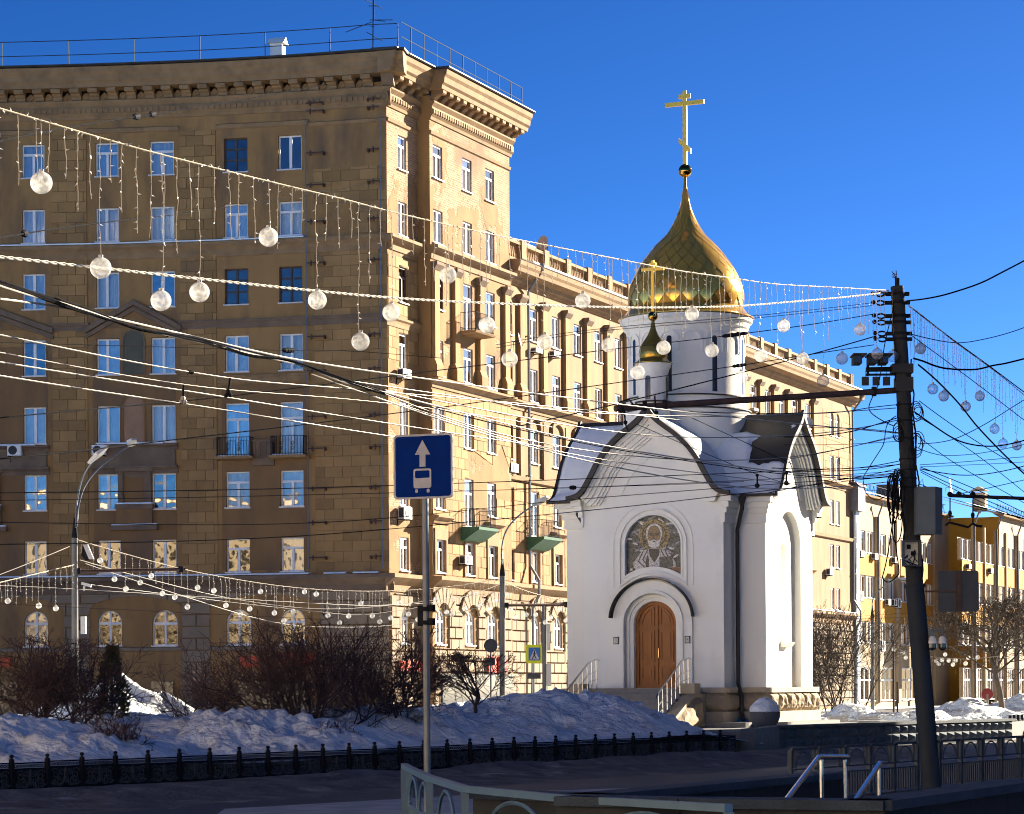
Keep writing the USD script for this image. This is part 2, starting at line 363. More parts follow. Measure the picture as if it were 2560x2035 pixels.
for a, b_, zb, zt, st, old, ri in todo:
    window(block, LF, a, b_, zb, zt, 0, st, oldp=old, curtain=None if old else int(crt.integers(0, 3)) if crt.random() < (.72 if ri != 6 else .4) else None, glass=m_panelow if ri == 6 else None)
for (a, b_), _ in gw:
    window(block, LF, a - .03, b_ + .03, ZG[1], ZG[0], 0, arch=True, curtain=1 if a < sL[0][0] + .1 else None, glass=m_panelow)

def mould(parent, F, s0, s1, prof, mat, name='string_course', step=1.0, **kw):
    n = max(2, int((s1 - s0) / step) + 1)
    return MB(F).sweep(prof, np.linspace(s0, s1, n)).build(name, mat, parent, **kw)
P_STR = lambda z, o=0.28, h=0.55: [(0.0, z - h), (0.06, z - h), (0.08, z - .62 * h), (o * .55, z - .4 * h), (o, z - .22 * h), (o, z), (0.0, z + .03)]
P_SNOW = lambda z, o: [(-.02, z), (o * .96, z + .004), (o * .9, z + .07), (o * .4, z + .11), (-.02, z + .1)]
pier1, pier2, pierC = (su(130), su(221)), (su(451), su(544)), (su(775), LL)
# deep brown panels of the bays between the piers, 3 cm proud, with their windows left open
def panel(s0, s1, z0, z1, mat, d=0.025, name='wall_panel', strip=1.2):
    pg = rect(s0, s1, z0, z1)
    hs = [h for h in holes if h.intersects(pg)]
    pg2 = pg.difference(unary_union(hs)) if hs else pg
    b = MB(LF).poly(pg2, d, d, strip=strip).ring(np.array(pg.exterior.coords), 0.0, d)
    for h in hs: b.ring(np.array(h.exterior.coords), -0.05, d)
    return b.build(name, mat, block)
bayA, bayB, bayC = (0.0, pier1[0]), (pier1[1], pier2[0]), (pier2[1], pierC[0])
for s0, s1 in (bayA, bayB):
    panel(s0 + .25, s1 - .25, Z_BASE + .3, Z_B2 - 1.1, m_brownpl)
panel(bayC[0] + .2, bayC[1] - .1, Z_BASE + .3, Z_B3 - .5, m_brownpl)
# string courses
mould(block, LF, 0, LL + .3, P_STR(Z_B1, .34, .75), m_trim)
for s0, s1 in ((bayA[0], pier1[1] + .1), (pier1[1] + .1, pier2[1]), (pier2[1], pierC[0] - .2)):
    mould(block, LF, s0, s1, P_SNOW(Z_B1 + .03, .34), m_snow, name='snow_strip')
for s0, s1 in (pier1, pier2, (bayC[0], pierC[0] - .1), (pierC[0], LL)):
    mould(block, LF, s0 - .08, s1 + .08, P_STR(Z_B2 + .1, .2, .45), m_trimdark)
mould(block, LF, *bayC, P_STR(Z_B3, .16, .4), m_trim)
mould(block, LF, pierC[0], LL, [(0, 30.9), (.1, 30.95), (.14, 31.1), (0, 31.15)], m_trim)
for s0, s1 in (bayA, bayB, bayC): mould(block, LF, s0, s1, [(0, 31.0), (.09, 31.05), (.12, 31.25), (0, 31.3)], m_trim)
mould(block, LF, 0, LL + .25, P_STR(Z_BASE, .55, .85), m_trimdark, name='base_ledge')
mould(block, LF, 0, pierC[0], P_SNOW(Z_BASE + .03, .55), m_snow, name='snow_strip')
mould(block, LF, pierC[0] + .8, pierC[0] + 2.0, P_SNOW(Z_BASE + .03, .5), m_snow, name='snow_strip')
mould(block, LF, pierC[0] + 2.4, LL - .5, P_SNOW(Z_BASE + .03, .5), m_snow, name='snow_strip')
# gables over the paired windows of the fourth row, and their niches
for s0, s1 in ((su(-215), bayA[1]), bayB):
    c = (s0 + s1) / 2; zb, za = Z_B2 - .15, Z_B2 + 1.25
    for k, (o, th, dz) in enumerate(((.3, .28, 0.0), (.16, .25, -.32))):
        pg = Polygon([(s0 - .1, zb + dz), (c, za + dz), (s1 + .1, zb + dz), (s1 + .1, zb + dz - th), (c, za + dz - th), (s0 - .1, zb + dz - th)])
        MB(LF).poly(pg, 0, o, strip=2.0).build('gable_moulding', m_trimdark, block)
    MB(LF).poly(Polygon([(s0, zb - .05), (c, za - .1), (s1, zb - .05)]).difference(unary_union([rect(a, b, z0, z1 + .06) for a, b, z0, z1, *_ in todo])), .02, .02).build('gable_field', m_brownpl, block)
    zt5 = ROWS[4][0]
    for ri, (mt, z0, z1, ar) in enumerate(((m_greypl, ROWS[3][1], ROWS[3][0] + .4, True), (m_pinkpl, ROWS[4][1] - .05, ROWS[4][0] + .5, True), (m_brownpl, ROWS[5][1] + .3, ROWS[5][0] - .2, False))):
        a, b2 = c - .58, c + .5
        pg = arch_poly(a, b2, z0, z1) if ar else rect(a, b2, z0, z1)
        fr = (arch_poly(a - .09, b2 + .09, z0 - .02, z1 + .09) if ar else rect(a - .15, b2 + .15, z0 - .1, z1 + .2)).difference(pg)
        MB(LF).poly(pg, .028, .035).build('blind_niche', mt, block)
        MB(LF).poly(fr, 0, .075).build('niche_frame', m_trimdark if ri != 1 else m_brownpl, block)
    # balustrade-like apron and sill of the fifth and sixth rows
    mould(block, LF, s0 + .15, s1 - .15, P_STR(ROWS[4][1] - .12, .3, .3), m_trimdark, name='apron_ledge')
    MB(LF).box(s0 + .3, s1 - .3, .03, .14, ROWS[4][1] - 1.25, ROWS[4][1] - .42, seg=4).build('apron', m_trimdark, block)
    mould(block, LF, s0 + .15, s1 - .15, P_STR(ROWS[4][1] - 1.25, .3, .4), m_trimdark, name='apron_ledge')
    mould(block, LF, s0 + .5, s1 - .9, P_SNOW(ROWS[4][1] - .1, .28), m_snow, name='snow_strip')
    for zz, hw in ((ROWS[5][1] + .25, 1.0), (ROWS[5][1] - .85, 1.25)):
        MB(LF).box(c - hw, c + hw, .03, .42, zz - .25, zz).build('niche_shelf', m_trimdark, block)
        MB(LF).sweep(P_SNOW(zz + .003, .4), np.linspace(c - hw + .05, c + hw - .05, 4)).build('snow_strip', m_snow, block)
    MB(LF).box(c - .95, c + .95, .03, .3, ROWS[5][1] - .83, ROWS[5][1]).build('niche_apron', m_brownpl, block)
    for sg in (-1, 1):
        MB(LF).box(c + sg * .75 - .13, c + sg * .75 + .13, .03, .2, ROWS[5][1] + .25, ROWS[5][0] + .1).build('niche_pilaster', m_trimdark, block)
    MB(LF).box(c - 1.0, c + 1.0, .03, .26, ROWS[5][0] + .1, ROWS[5][0] + .38).build('niche_lintel', m_trimdark, block)

# stone blocks: laid course by course; the first 300 become parts, the rest one joined part
block_count = {}
rest = {}
def lay_blocks(parent, F, s0, s1, z0, z1, bw, bh, d, proud, gap, mats, cut=(), offset=0.0, limit=300, name='stone_block', jit=.012, keep=None, seg=1):
    key = str(parent.GetPath())
    bed = rect(s0, s1, z0, z1)
    if cut: bed = bed.difference(unary_union(list(cut)))
    MB(F).poly(bed, d + .008, d + .008, strip=1.2).build('joint_bed', m_bed, parent)
    z = z0; row = 0
    while z < z1 - .1:
        zt = min(z + bh, z1)
        x = s0 - (bw * .5 if row % 2 else 0.0) - offset
        while x < s1 - .02:
            a, b2 = max(x, s0), min(x + bw, s1)
            x += bw
            if b2 - a < .12: continue
            r = rect(a + gap / 2, b2 - gap / 2, z + gap / 2, zt - gap / 2)
            hit = [h for h in cut if h.intersects(r)]
            if hit: r = r.difference(unary_union(hit))
            if keep is not None and not keep((a + b2) / 2, (z + zt) / 2): continue
            for g in getattr(r, 'geoms', [r]):
                if g.is_empty or g.geom_type != 'Polygon' or g.area < .03: continue
                p = proud + rng.uniform(-jit, jit)
                mt = mats[int(rng.integers(len(mats)))]
                if block_count.get(key, 0) < limit:
                    block_count[key] = block_count.get(key, 0) + 1
                    MB(F).poly(g, d, d + p, strip=None).build(name, mt, parent)
                else:
                    rest.setdefault((key, str(mt.GetPath()), id(F)), (parent, mt, MB(F)))[2].poly(g, d, d + p)
        z = zt; row += 1
BW, BH = .92, .545
for s0, s1 in (pier1, pier2):
    lay_blocks(block, LF, s0 + .03, s1 - .03, Z_BASE + .1, 31.0, BW, BH, 0, .06, .026, m_blocks, limit=170, offset=0.1)
lay_blocks(block, LF, pierC[0] + .25, LL - .02, Z_BASE + .1, 30.6, 1.0, BH, 0, .035, .026, m_blocks, cut=[rect(pierC[0], LL, 28.7, 30.7), rect(pierC[0], pierC[0] + 2.6, 24.4, 26.9)], limit=300)
# ground floor: bands of rustication and flat arches
ga = [(sL0[0] - .6, sL[0][1] + .9), (sL[1][0] - .45, sL[2][1] + .3), (sL[3][0] - .9, sL[4][1] + .9)]
archs = [arch_poly(a, b2, 1.0, ZG[0] + .75, n=18, rise=.75) for a, b2 in ga]
lay_blocks(block, LF, 0, LL, 0.2, Z_BASE - .85, 1.55, .62, 0, .09, .07, [m_rust], cut=archs, limit=0)
for a, b2 in ga:
    c = (a + b2) / 2; r_ = b2 - a
    mould(block, LF, a, b2, [(0, ZG[1] - .3), (.12, ZG[1] - .28), (.15, ZG[1] - .1), (0, ZG[1] - .06)], m_rust, name='sill_band')
# ---- cornice: tin edge, mouldings, brackets, rosettes, egg and dart, on the left front
P_CORN = [(0, 33.25), (.72, 33.3), (.75, 33.5), (.86, 33.62), (.9, 33.9), (1.0, 34.05), (1.04, 34.3), (0, 34.32)]
P_EDGE = [(-.3, 34.33), (1.1, 34.33), (1.16, 34.38), (1.16, 34.44), (-.3, 34.5)]
P_EGG = [(0, 31.75), (.06, 31.75), (.1, 31.9), (.2, 32.02), (.2, 32.3), (.14, 32.42), (.3, 32.62), (.3, 32.7), (0, 32.75)]
mould(block, LF, 0, LL + 1.06, P_CORN, m_trim, name='cornice')
mould(block, LF, 0, LL + 1.16, P_EDGE, m_rooftin, name='roof_edge')
mould(block, LF, 0, LL + .25, P_EGG, m_trim, name='frieze_moulding')
def bracket(parent, F, c, w=.5, dd=0.0, mat=None):
    b = MB(F)
    pr = [(dd, 32.76), (dd + .14, 32.76), (dd + .2, 32.9), (dd + .34, 32.98), (dd + .4, 33.06), (dd + .64, 33.06), (dd + .7, 33.12), (dd + .7, 33.27), (dd, 33.27)]
    b.sweep(pr, [c - w / 2, c + w / 2])
    b.build('cornice_bracket', mat or m_trim, parent)
sp = .985
k = LL - .9
ns = 0
while k > .3:
    bracket(block, LF, k)
    m = k - sp / 2
    if m > .2:
        if ns % 2: MB(LF).poly(Point(m, 32.98).buffer(.17, 6), 0, .045).build('rosette', m_trim, block)
        else: MB(LF).poly(Polygon([(m - .2, 32.98), (m, 32.78), (m + .2, 32.98), (m, 33.18)]), 0, .045).build('rosette', m_trim, block)
    k -= sp; ns += 1
eg = MB(LF)
for q in np.arange(.15, LL, .3): eg.box(q - .085, q + .085, .2, .26, 32.06, 32.28)
eg.build('egg_moulding', m_trim, block, kind='stuff')
# ---- right (sunlit) front of the tall block: recessed first strip, then a projecting part
D2 = 0.7
S1 = RF.inv(1047, 900)[0]; S2E = RF.inv(1274, 560, D2)[0]
def ru(u, d=0.0, v=900): return RF.inv(u, v, d)[0]
cA = (ru(998), ru(1019)); cB, cC, cD = [(ru(a, D2), ru(b, D2)) for a, b in ((1085, 1109), (1159, 1182), (1216, 1238))]
holesR, todoR = [], []
for ri, (zt, zb) in enumerate(ROWS):
    for ci, (a, b_) in enumerate((cA, cB, cC, cD)):
        z0 = zb
        if ci == 2 and ri in (2, 5): z0 = zb - .75
        old = (ri, ci) in ((2, 0), (2, 1))
        holesR.append(rect(a, b_, z0, zt)); todoR.append((a, b_, z0, zt, 'T' if ri % 3 != 1 else 'two', old, 0.0 if ci == 0 else D2))
for a, b_ in (cA, cB, cC, cD):
    holesR.append(arch_poly(a, b_, ZG[1], ZG[0]))
m_worn = None
def worn_material():
    n = {"g": ("geometry", {}), "mp": ("mapping", {"rotation": (0.0, 0.0, AZ - math.pi / 2)}), "sp": ("separate_xyz", {}), "cb": ("combine_xyz", {}),
         "br": ("brick_texture", {"color1": (0.36, 0.19, 0.1), "color2": (0.2, 0.1, 0.06), "mortar": (0.36, 0.28, 0.18), "scale": 1.0, "brick_width": 0.34, "row_height": 0.12, "mortar_size": 0.018, "bias": -0.1}),
         "n1": ("noise_texture", {"scale": 0.42, "detail": 7.0, "roughness": 0.62}), "zz": ("map_range", {"from_min": 25.0, "from_max": 32.5, "to_min": -0.03, "to_max": 0.2, "clamp": True}),
         "ad": ("math", {"math_type": "add"}), "rm": ("rgb_ramp", {"ramp": [(0.535, (0, 0, 0)), (0.555, (1, 1, 1))]}),
         "n2": ("noise_texture", {"scale": 0.8, "detail": 5.0}), "r2": ("rgb_ramp", {"ramp": [(0.3, (0.2, 0.12, 0.056)), (0.7, (0.285, 0.17, 0.076))]}),
         "st": ("noise_texture", {"scale": 0.25, "detail": 4.0}), "rs": ("rgb_ramp", {"ramp": [(0.53, (0, 0, 0)), (0.66, (1, 1, 1))]}), "dk": ("mix", {"color2": (0.17, 0.11, 0.065)}),
         "mx": ("mix", {}), "inv": ("math", {"math_type": "subtract", "value1": 1.0}), "hb": ("math", {"math_type": "multiply_add", "value3": 0.0}), "nb": ("noise_texture", {"scale": 12.0, "detail": 6.0}),
         "hs": ("math", {"math_type": "multiply_add", "value2": 0.35}), "b": ("bump", {"strength": 0.6, "distance": 0.05}), "p": ("principled_bsdf", {"roughness": 0.9, "specular_ior_level": 0.2})}
    l = [("g.position", "mp.vector"), ("mp.vector", "sp.vector"), ("sp.x", "cb.x"), ("sp.z", "cb.y"), ("cb.vector", "br.vector"), ("g.position", "n1.vector"), ("sp.z", "zz.value"), ("n1.fac", "ad.value1"), ("zz.result", "ad.value2"),
         ("ad.value", "rm.fac"), ("g.position", "n2.vector"), ("n2.fac", "r2.fac"), ("g.position", "st.vector"), ("st.fac", "rs.fac"), ("rs.color", "dk.fac"), ("br.color", "dk.color1"),
         ("rm.color", "mx.fac"), ("r2.color", "mx.color1"), ("dk.color", "mx.color2"), ("mx.color", "p.base_color"), ("rm.color", "inv.value2"), ("g.position", "nb.vector"),
         ("nb.fac", "hs.value1"), ("inv.value", "hs.value3"), ("hs.value", "b.height"), ("b.normal", "p.normal")]
    return usdkit.material(stage, '/World/Looks/worn_plaster_over_brick', n, l, surface="p.BSDF")
m_worn = worn_material()
hA = [h for h in holesR if h.centroid.x < S1]; hB = [h for h in holesR if h.centroid.x > S1]
wall_sheet(block, RF, rect(0, S1, -.6, 33.0), hA, 0.0, m_worn, strip=None, reveal=.22, label='narrow sunlit strip of wall beside the corner')
wall_sheet(block, RF, rect(S1, S2E, -.6, 33.0), hB, D2, m_worn, strip=None, reveal=.22, label='sunlit side wall with plaster fallen off the brick')
MB(RF).box(S1 - .001, S1, -.3, D2, -.6, 33.0).build('wall', m_plaster, block)
MB(RF).box(S2E, S2E + .001, -12, D2, -.6, 33.0).build('wall', m_worn, block)
for a, b_, z0, zt, st, old, d in todoR:
    window(block, RF, a, b_, z0, zt, d, st, oldp=old, curtain=int(crt.integers(0, 3)) if crt.random() < .6 and not old else None, glassd=.13, curt_d=.4)
for a, b_ in (cA, cB, cC, cD):
    window(block, RF, a, b_, ZG[1], ZG[0], 0.0 if a < S1 else D2, arch=True, glassd=.13)
for s0, s1, d in ((0, S1, 0), (S1, S2E, D2)):
    e0 = -OVER if s0 == 0 else 0; e1 = 0 if s0 == 0 else OVER
    sh = lambda pr: [(p + d, z) for p, z in pr]
    mould(block, RF, s0 + (e0 if s0 == 0 else 0), s1 + e1, sh(P_CORN), m_trim, name='cornice', step=50)
    mould(block, RF, s0 + e0 * 1.1, s1 + e1 * 1.1, sh(P_EDGE), m_rooftin, name='roof_edge', step=50)
    mould(block, RF, s0 - (.22 if s0 == 0 else 0), s1 + (.2 if s0 else 0), sh(P_EGG), m_trim, name='frieze_moulding', step=50)
    mould(block, RF, s0, s1, sh([(0, 30.95), (.08, 31.0), (.12, 31.15), (0, 31.2)]), m_trim, step=50)
    mould(block, RF, s0 - (.3 if s0 == 0 else 0), s1, sh(P_STR(Z_B1, .45, .7)), m_trim, step=50)
    mould(block, RF, s0 - (.2 if s0 == 0 else 0), s1, sh(P_STR(Z_B3 if s0 else Z_B2, .42 if s0 else .2, .5)), m_trim, step=50)
    mould(block, RF, s0 - (.5 if s0 == 0 else 0), s1, sh(P_STR(Z_BASE, .55, .9)), m_trim, name='base_ledge', step=50)
    n = int((s1 - s0) / .82)
    for q in np.linspace(s0 + .45, s1 - .25 if s0 == 0 else s1 + .35, n if s0 == 0 else 13): bracket(block, RF, q, .42, d)
eg = MB(RF)
for q in np.arange(.1, S1, .3): eg.box(q - .085, q + .085, .2, .26, 32.06, 32.28)
for q in np.arange(S1 + .1, S2E, .3): eg.box(q - .085, q + .085, D2 + .2, D2 + .26, 32.06, 32.28)
eg.build('egg_moulding', m_trim, block, kind='stuff')
# big corner brackets
MB(LF).sweep([(0, 32.7), (.3, 32.76), (.62, 33.1), (.8, 33.3), (0, 33.3)], [LL - .15, LL + .45]).build('cornice_bracket', m_trimdark, block)
# small pilasters between the windows of the third and fourth rows, with capitals and bases
def pilaster(parent, c, d, w=.62, z0=Z_B3 + .05, z1=23.9):
    b = MB(RF); b.box(c - w / 2, c + w / 2, d, d + .2, z0 + .9, z1)
    b.build('pilaster', m_plaster, parent)
    b = MB(RF); b.sweep([(d, z1 - .05), (d + .22, z1 - .05), (d + .4, z1 + .22), (d + .4, z1 + .38), (d, z1 + .38)], [c - w / 2 - .14, c + w / 2 + .14]); b.build('pilaster_capital', m_trimdark, parent)
    b = MB(RF); b.sweep([(d, z0), (d + .34, z0), (d + .34, z0 + .6), (d + .21, z0 + .95), (d, z0 + .95)], [c - w / 2 - .12, c + w / 2 + .12]); b.build('pilaster_base', m_plaster, parent)
for u in (1137, 1199, 1262): pilaster(block, ru(u, D2), D2)
pilaster(block, S1 + .45, D2)
# blocks on the sunlit side
lay_blocks(block, RF, .05, S1 - .05, 18.8, 24.3, .9, .6, 0, .03, .035, m_blocks, cut=[h.buffer(.04) for h in hA], limit=300)
lay_blocks(block, RF, S1 + .05, S2E - .05, Z_BASE + .1, 17.6, .85, .58, D2, .03, .035, m_blocks, cut=[h.buffer(.05) for h in hB] + [Polygon([(S1 + 4.6, 15), (S1 + 8.2, 14.2), (S1 + 9.5, 15.4), (S1 + 10.8, 14), (S1 + 10.9, 12.3), (S1 + 8.4, 12.4), (S1 + 8, 11.4), (S1 + 5.2, 11.6)]), rect(S1 + 9.7, S2E, 8.5, 11)], limit=300)
lay_blocks(block, RF, .05, S1 - .05, .3, Z_BASE - .95, 1.0, .58, 0, .1, .08, [m_rust], cut=[h.buffer(.1) for h in hA], limit=300)
lay_blocks(block, RF, S1 + .05, S2E - .05, .3, Z_BASE - .95, 1.05, .6, D2, .12, .09, [m_rust], cut=[arch_poly(a - .35, b_ + .35, ZG[1] - .2, ZG[0] + .5) for a, b_ in (cB, cC, cD)], limit=300)
# fan of wedge stones over the ground-floor windows
def fan(parent, c, zc, r0, r1, d, n=7):
    for i in range(n):
        t0, t1 = math.pi * (.12 + .76 * i / n), math.pi * (.12 + .76 * (i + .82) / n)
        pg = Polygon([(c + r * math.cos(t), zc + r * math.sin(t)) for r, t in ((r0, t0), (r1, t0), (r1, t1), (r0, t1))])
        MB(RF).poly(pg, d + .1, d + .24).build('arch_stone', m_rust, parent)
for a, b_ in (cB, cC, cD): fan(block, (a + b_) / 2, ZG[0] - .6, .95, 1.75, D2)
# hoods over the windows of the seventh row
def hood(parent, a, b_, z, d):
    MB(RF).sweep([(d, z), (d + .12, z), (d + .2, z + .18), (d + .42, z + .3), (d + .42, z + .4), (d, z + .46)], [a - .45, b_ + .45]).build('window_hood', m_trim, parent)
    MB(RF).poly(rect(a - .2, b_ + .2, ROWS[6][1] - .1, z - .25).difference(rect(a, b_, ROWS[6][1] - .12, ROWS[6][0])), d, d + .1).build('window_surround', m_trim, parent)
for a, b_ in (cB, cD): hood(block, a, b_, ROWS[6][0] + .85, D2)
def surround(parent, a, b_, d): MB(RF).poly(rect(a - .2, b_ + .2, ROWS[6][1] - .1, ROWS[6][0] + .5).difference(rect(a, b_, ROWS[6][1] - .12, ROWS[6][0])), d, d + .1).build('window_surround', m_trim, parent)
surround(block, *cC, D2)
# ---- balconies
def balcony(parent, F, s0, s1, z, d, out=.75, h=1.0, bars=True, slab=None, ornate=False, hopper=None):
    bp = part_xform('balcony', parent)
    if hopper is None: MB(F).sweep([(d, z - .18), (d + out, z - .12), (d + out + .06, z - .02), (d + out + .06, z), (d, z)], [s0 - .12, s1 + .12]).build('slab', slab or m_trim, bp)
    else:
        MB(F).sweep([(d, z - .75), (d + .25, z - .7), (d + out + .1, z - .15), (d + out + .12, z), (d, z)], [s0 - .1, s1 + .1]).build('slab', hopper, bp)
    b = MB(F)
    for zz in (z + h, z + .1):
        b.box(s0, s1, d + out - .03, d + out, zz - .03, zz); b.box(s0, s0 + .03, d, d + out - .03, zz - .03, zz); b.box(s1 - .03, s1, d, d + out - .03, zz - .03, zz)
    for q in np.linspace(s0 + .01, s1 - .03, max(4, int((s1 - s0) / .14))): b.box(q, q + .02, d + out - .025, d + out - .005, z, z + h - .03)
    for q in np.linspace(d + .05, d + out - .1, 5):
        for sx in (s0 + .005, s1 - .025): b.box(sx, sx + .02, q, q + .02, z, z + h - .03)
    if ornate:
        c = (s0 + s1) / 2
        for q in (c - .35, c + .3):
            for zz in (z + .35, z + .6):
                ang = np.linspace(0, 4.2 * np.pi, 30); rr = .12 * (1 - ang / 16)
                b.tube(np.c_[q + rr * np.cos(ang), np.full(30, d + out - .015), zz + rr * np.sin(ang)], .012, 4)
    b.build('railing', m_iron, bp)
for a, b_ in (sL[3], sL[4]):
    balcony(block, LF, a - .3, b_ + .25, LF.inv(728, 1140)[1], 0.0, ornate=True)
    MB(LF).sweep(P_SNOW(LF.inv(728, 1140)[1] + .005, .7), np.linspace(a - .25, b_ + .2, 3)).build('snow_strip', m_snow, block)
# stone flower box between the balconies
cbx = (sL[3][1] + sL[4][0]) / 2
zb = LF.inv(728, 1140)[1]
b = MB(LF); b.box(cbx - .55, cbx + .5, 0, .3, zb - .1, zb + .75); b.box(cbx - .65, cbx + .6, 0, .36, zb + .75, zb + .86)
for q in (-.5, -.2, .12, .4): b.box(cbx + q, cbx + q + .08, .3, .34, zb, zb + .7)
b.sweep([(0, zb - .5), (.2, zb - .45), (.32, zb - .1), (0, zb - .1)], [cbx - .6, cbx + .55]); b.build('stone_apron', m_trimdark, block)
m_green = M('green_balcony_tin', (0.045, 0.14, 0.075), (0.03, 0.09, 0.055), scale=3, rough=0.55)
balcony(block, RF, cC[0] - .55, cC[1] + .65, ROWS[2][1] - .8, D2, out=1.0)
balcony(block, RF, cC[0] - .5, cC[1] + .7, ROWS[5][1] - .8, D2, out=1.0, hopper=m_green)
# ---- roof: dark tin deck, closed back, rail
roofpts = [tuple(p) for p in LF.at(np.linspace(0, LL, 30), np.zeros(30))] + [tuple(RF(np.array([[S2E, 0, 0]]))[0, :2]), tuple(RF(np.array([[S2E, -12, 0]]))[0, :2]), tuple(LF.at([0.0], [-14.0])[0])]
MB().add(*[(np.c_[v2, np.full(len(v2), 34.34)], f2) for v2, f2 in [trimesh.creation.triangulate_polygon(Polygon(roofpts), engine='earcut')]][0]).build('roof', m_rooftin, block)
bk = MB(); pb = [np.array(roofpts[i]) for i in (-2, -1, 0)]
for p, q in ((pb[0], pb[1]), (pb[1], pb[2])): bk.add([(p[0], p[1], -.6), (q[0], q[1], -.6), (q[0], q[1], 34.3), (p[0], p[1], 34.3)], [(0, 1, 2, 3)])
bk.build('rear_wall', m_plaster, block)
m_bluerail = M('blue_grey_roof_rail', (0.04, 0.055, 0.085), (0.03, 0.04, 0.06), rough=0.7, spec=.15)
b = MB()
for F, s0, s1, dd, st_ in ((LF, 0, LL + .75, .75, 3.25), (RF, -.75, S2E + .75, 1.2, 1.75)):
    for zz in (35.0, 35.75):
        q = np.linspace(s0, s1, 20); b.tube(F(np.c_[q, np.full(20, dd), np.full(20, zz)]), .024, 5)
    n = int((s1 - s0) / st_); n = max(n, 4)
    for q in np.linspace(s1 if F is LF else s0 + 1.2, s0 if F is LF else s1, n + 1):
        b.tube(F(np.array([[q, dd, 34.4], [q, dd, 35.75]])), .024, 5)
b.build('roof_rail', m_bluerail, block)
b = MB(LF); qv = su(690, 110)
b.box(qv - .32, qv + .32, -.6, .0, 34.5, 35.35); b.build('roof_vent', m_white, block, label='small white roof vent with a peaked cap')
MB(LF).sweep([(-.75, 35.35), (.15, 35.35), (-.3, 35.7)], [qv - .45, qv + .45]).build('vent_cap', m_white, block)
# steel lighting frame fixed to the corner pier: pipe risers and short brackets
b = MB(LF)
for u in (772, 957):
    q = su(u); b.tube(LF.__call__(np.array([[q, .3, 8.0], [q, .3, 32.0]])) if False else np.array([[q, .3, 8.0], [q, .3, 31.2]]), .035, 5)
b.build('sign_frame_pipe', m_steelblue, block)
for v in (255, 275, 380, 460, 552, 655, 745, 840, 925, 1040, 1120, 1220, 1305, 1393):
    for u0, u1 in ((774, 816), (926, 956)):
        zz = LF.inv(860, v)[1]; q0, q1 = su(u0), su(u1)
        bb = MB(LF); bb.box(q0, q1, .3, .36, zz - .03, zz + .03); bb.box(q1 - .06 if u0 < 800 else q0, q1 if u0 < 800 else q0 + .06, .02, .3, zz - .12, zz + .05)
        bb.box(q0 + (.2 if u0 < 800 else .3), q0 + (.26 if u0 < 800 else .36), .3, .4, zz - .16, zz + .1); bb.build('sign_frame_bracket', m_rustiron, block)
# main doorless shop band and signs at street level
m_orange = M('orange_shop_sign', (0.55, 0.07, 0.015), (0.45, 0.05, 0.012), rough=0.4)
m_glassdark = M('dark_shop_glass', (0.03, 0.033, 0.036), (0.02, 0.022, 0.025), rough=0.08, spec=0.6)
for u0, u1, v0, v1 in ((-10, 24, 1643, 1668), (700, 782, 1633, 1662), (600, 640, 1640, 1668)):
    a, b2 = su(u0), su(u1); z1, z0 = LF.inv((u0 + u1) / 2, v0)[1], LF.inv((u0 + u1) / 2, v1)[1]
    MB(LF).box(a, b2, .18, .3, z0, z1).build('shop_sign', m_orange, block)
for u0, u1 in ((-30, 40), (250, 300), (375, 430), (590, 760)):
    MB(LF).box(su(u0), su(u1), .1, .16, .4, 2.3).build('shop_window', m_glassdark, block)
a, b2 = ru(985), ru(1040); MB(RF).box(a, b2, .15, .3, 2.75, 3.3).build('shop_sign', m_orange, block)
MB(RF).box(S1 + .8, S2E - .4, D2 + .14, D2 + .2, .3, 2.6).build('shop_window', m_glassdark, block)
m_redsign = M('red_shop_sign', (0.6, 0.1, 0.06), (0.5, 0.07, 0.05), rough=0.4)
for u0, u1 in ((1206, 1224), (1232, 1252)): MB(RF).box(ru(u0, D2), ru(u1, D2), D2 + .2, D2 + .3, 2.7, 3.6).build('shop_sign', m_redsign, block)
# ================================================================ lower wing with the roof balustrade
wing = thing('balustraded_building', 'long lower tan building with roof balustrade running behind the white chapel', 'apartment building')
D3 = 0.35
WE = RF.inv(2128, 1000, D3)[0]
W0 = S2E + .002
bays = [20.9 + 3.42 * i for i in range(int((WE - 24) / 3.42) + 1)]
s_first = ru(1357, D3); sp3 = (ru(1565, D3) - s_first) / 4
pil = [s_first + sp3 * i for i in range(-1, 40) if s_first + sp3 * i < WE - 9.5]
wcols = [(ru(1324, D3), ru(1344, D3))]
ww = wcols[0][1] - wcols[0][0]; off = wcols[0][0] - s_first
wcols = [(p + off + (sp3 * 0), p + off + ww) for p in pil if W0 + 1 < p + off] 
wcols = [(a, b) for a, b in wcols if b < WE - 9]
extra = (W0 + .35, W0 + 1.15)
holesW, todoW = [], []
for ri in range(2, 7):
    zt, zb = ROWS[ri]
    for ci, (a, b_) in enumerate(wcols):
        z0 = zb - (.75 if ri == 5 and ci == 0 else 0)
        holesW.append(rect(a, b_, z0, zt)); todoW.append((a, b_, z0, zt, 'T' if (ri + ci) % 3 else 'two', False))
    holesW.append(rect(*extra, zb, zt)); todoW.append((*extra, zb, zt, 'left', True))
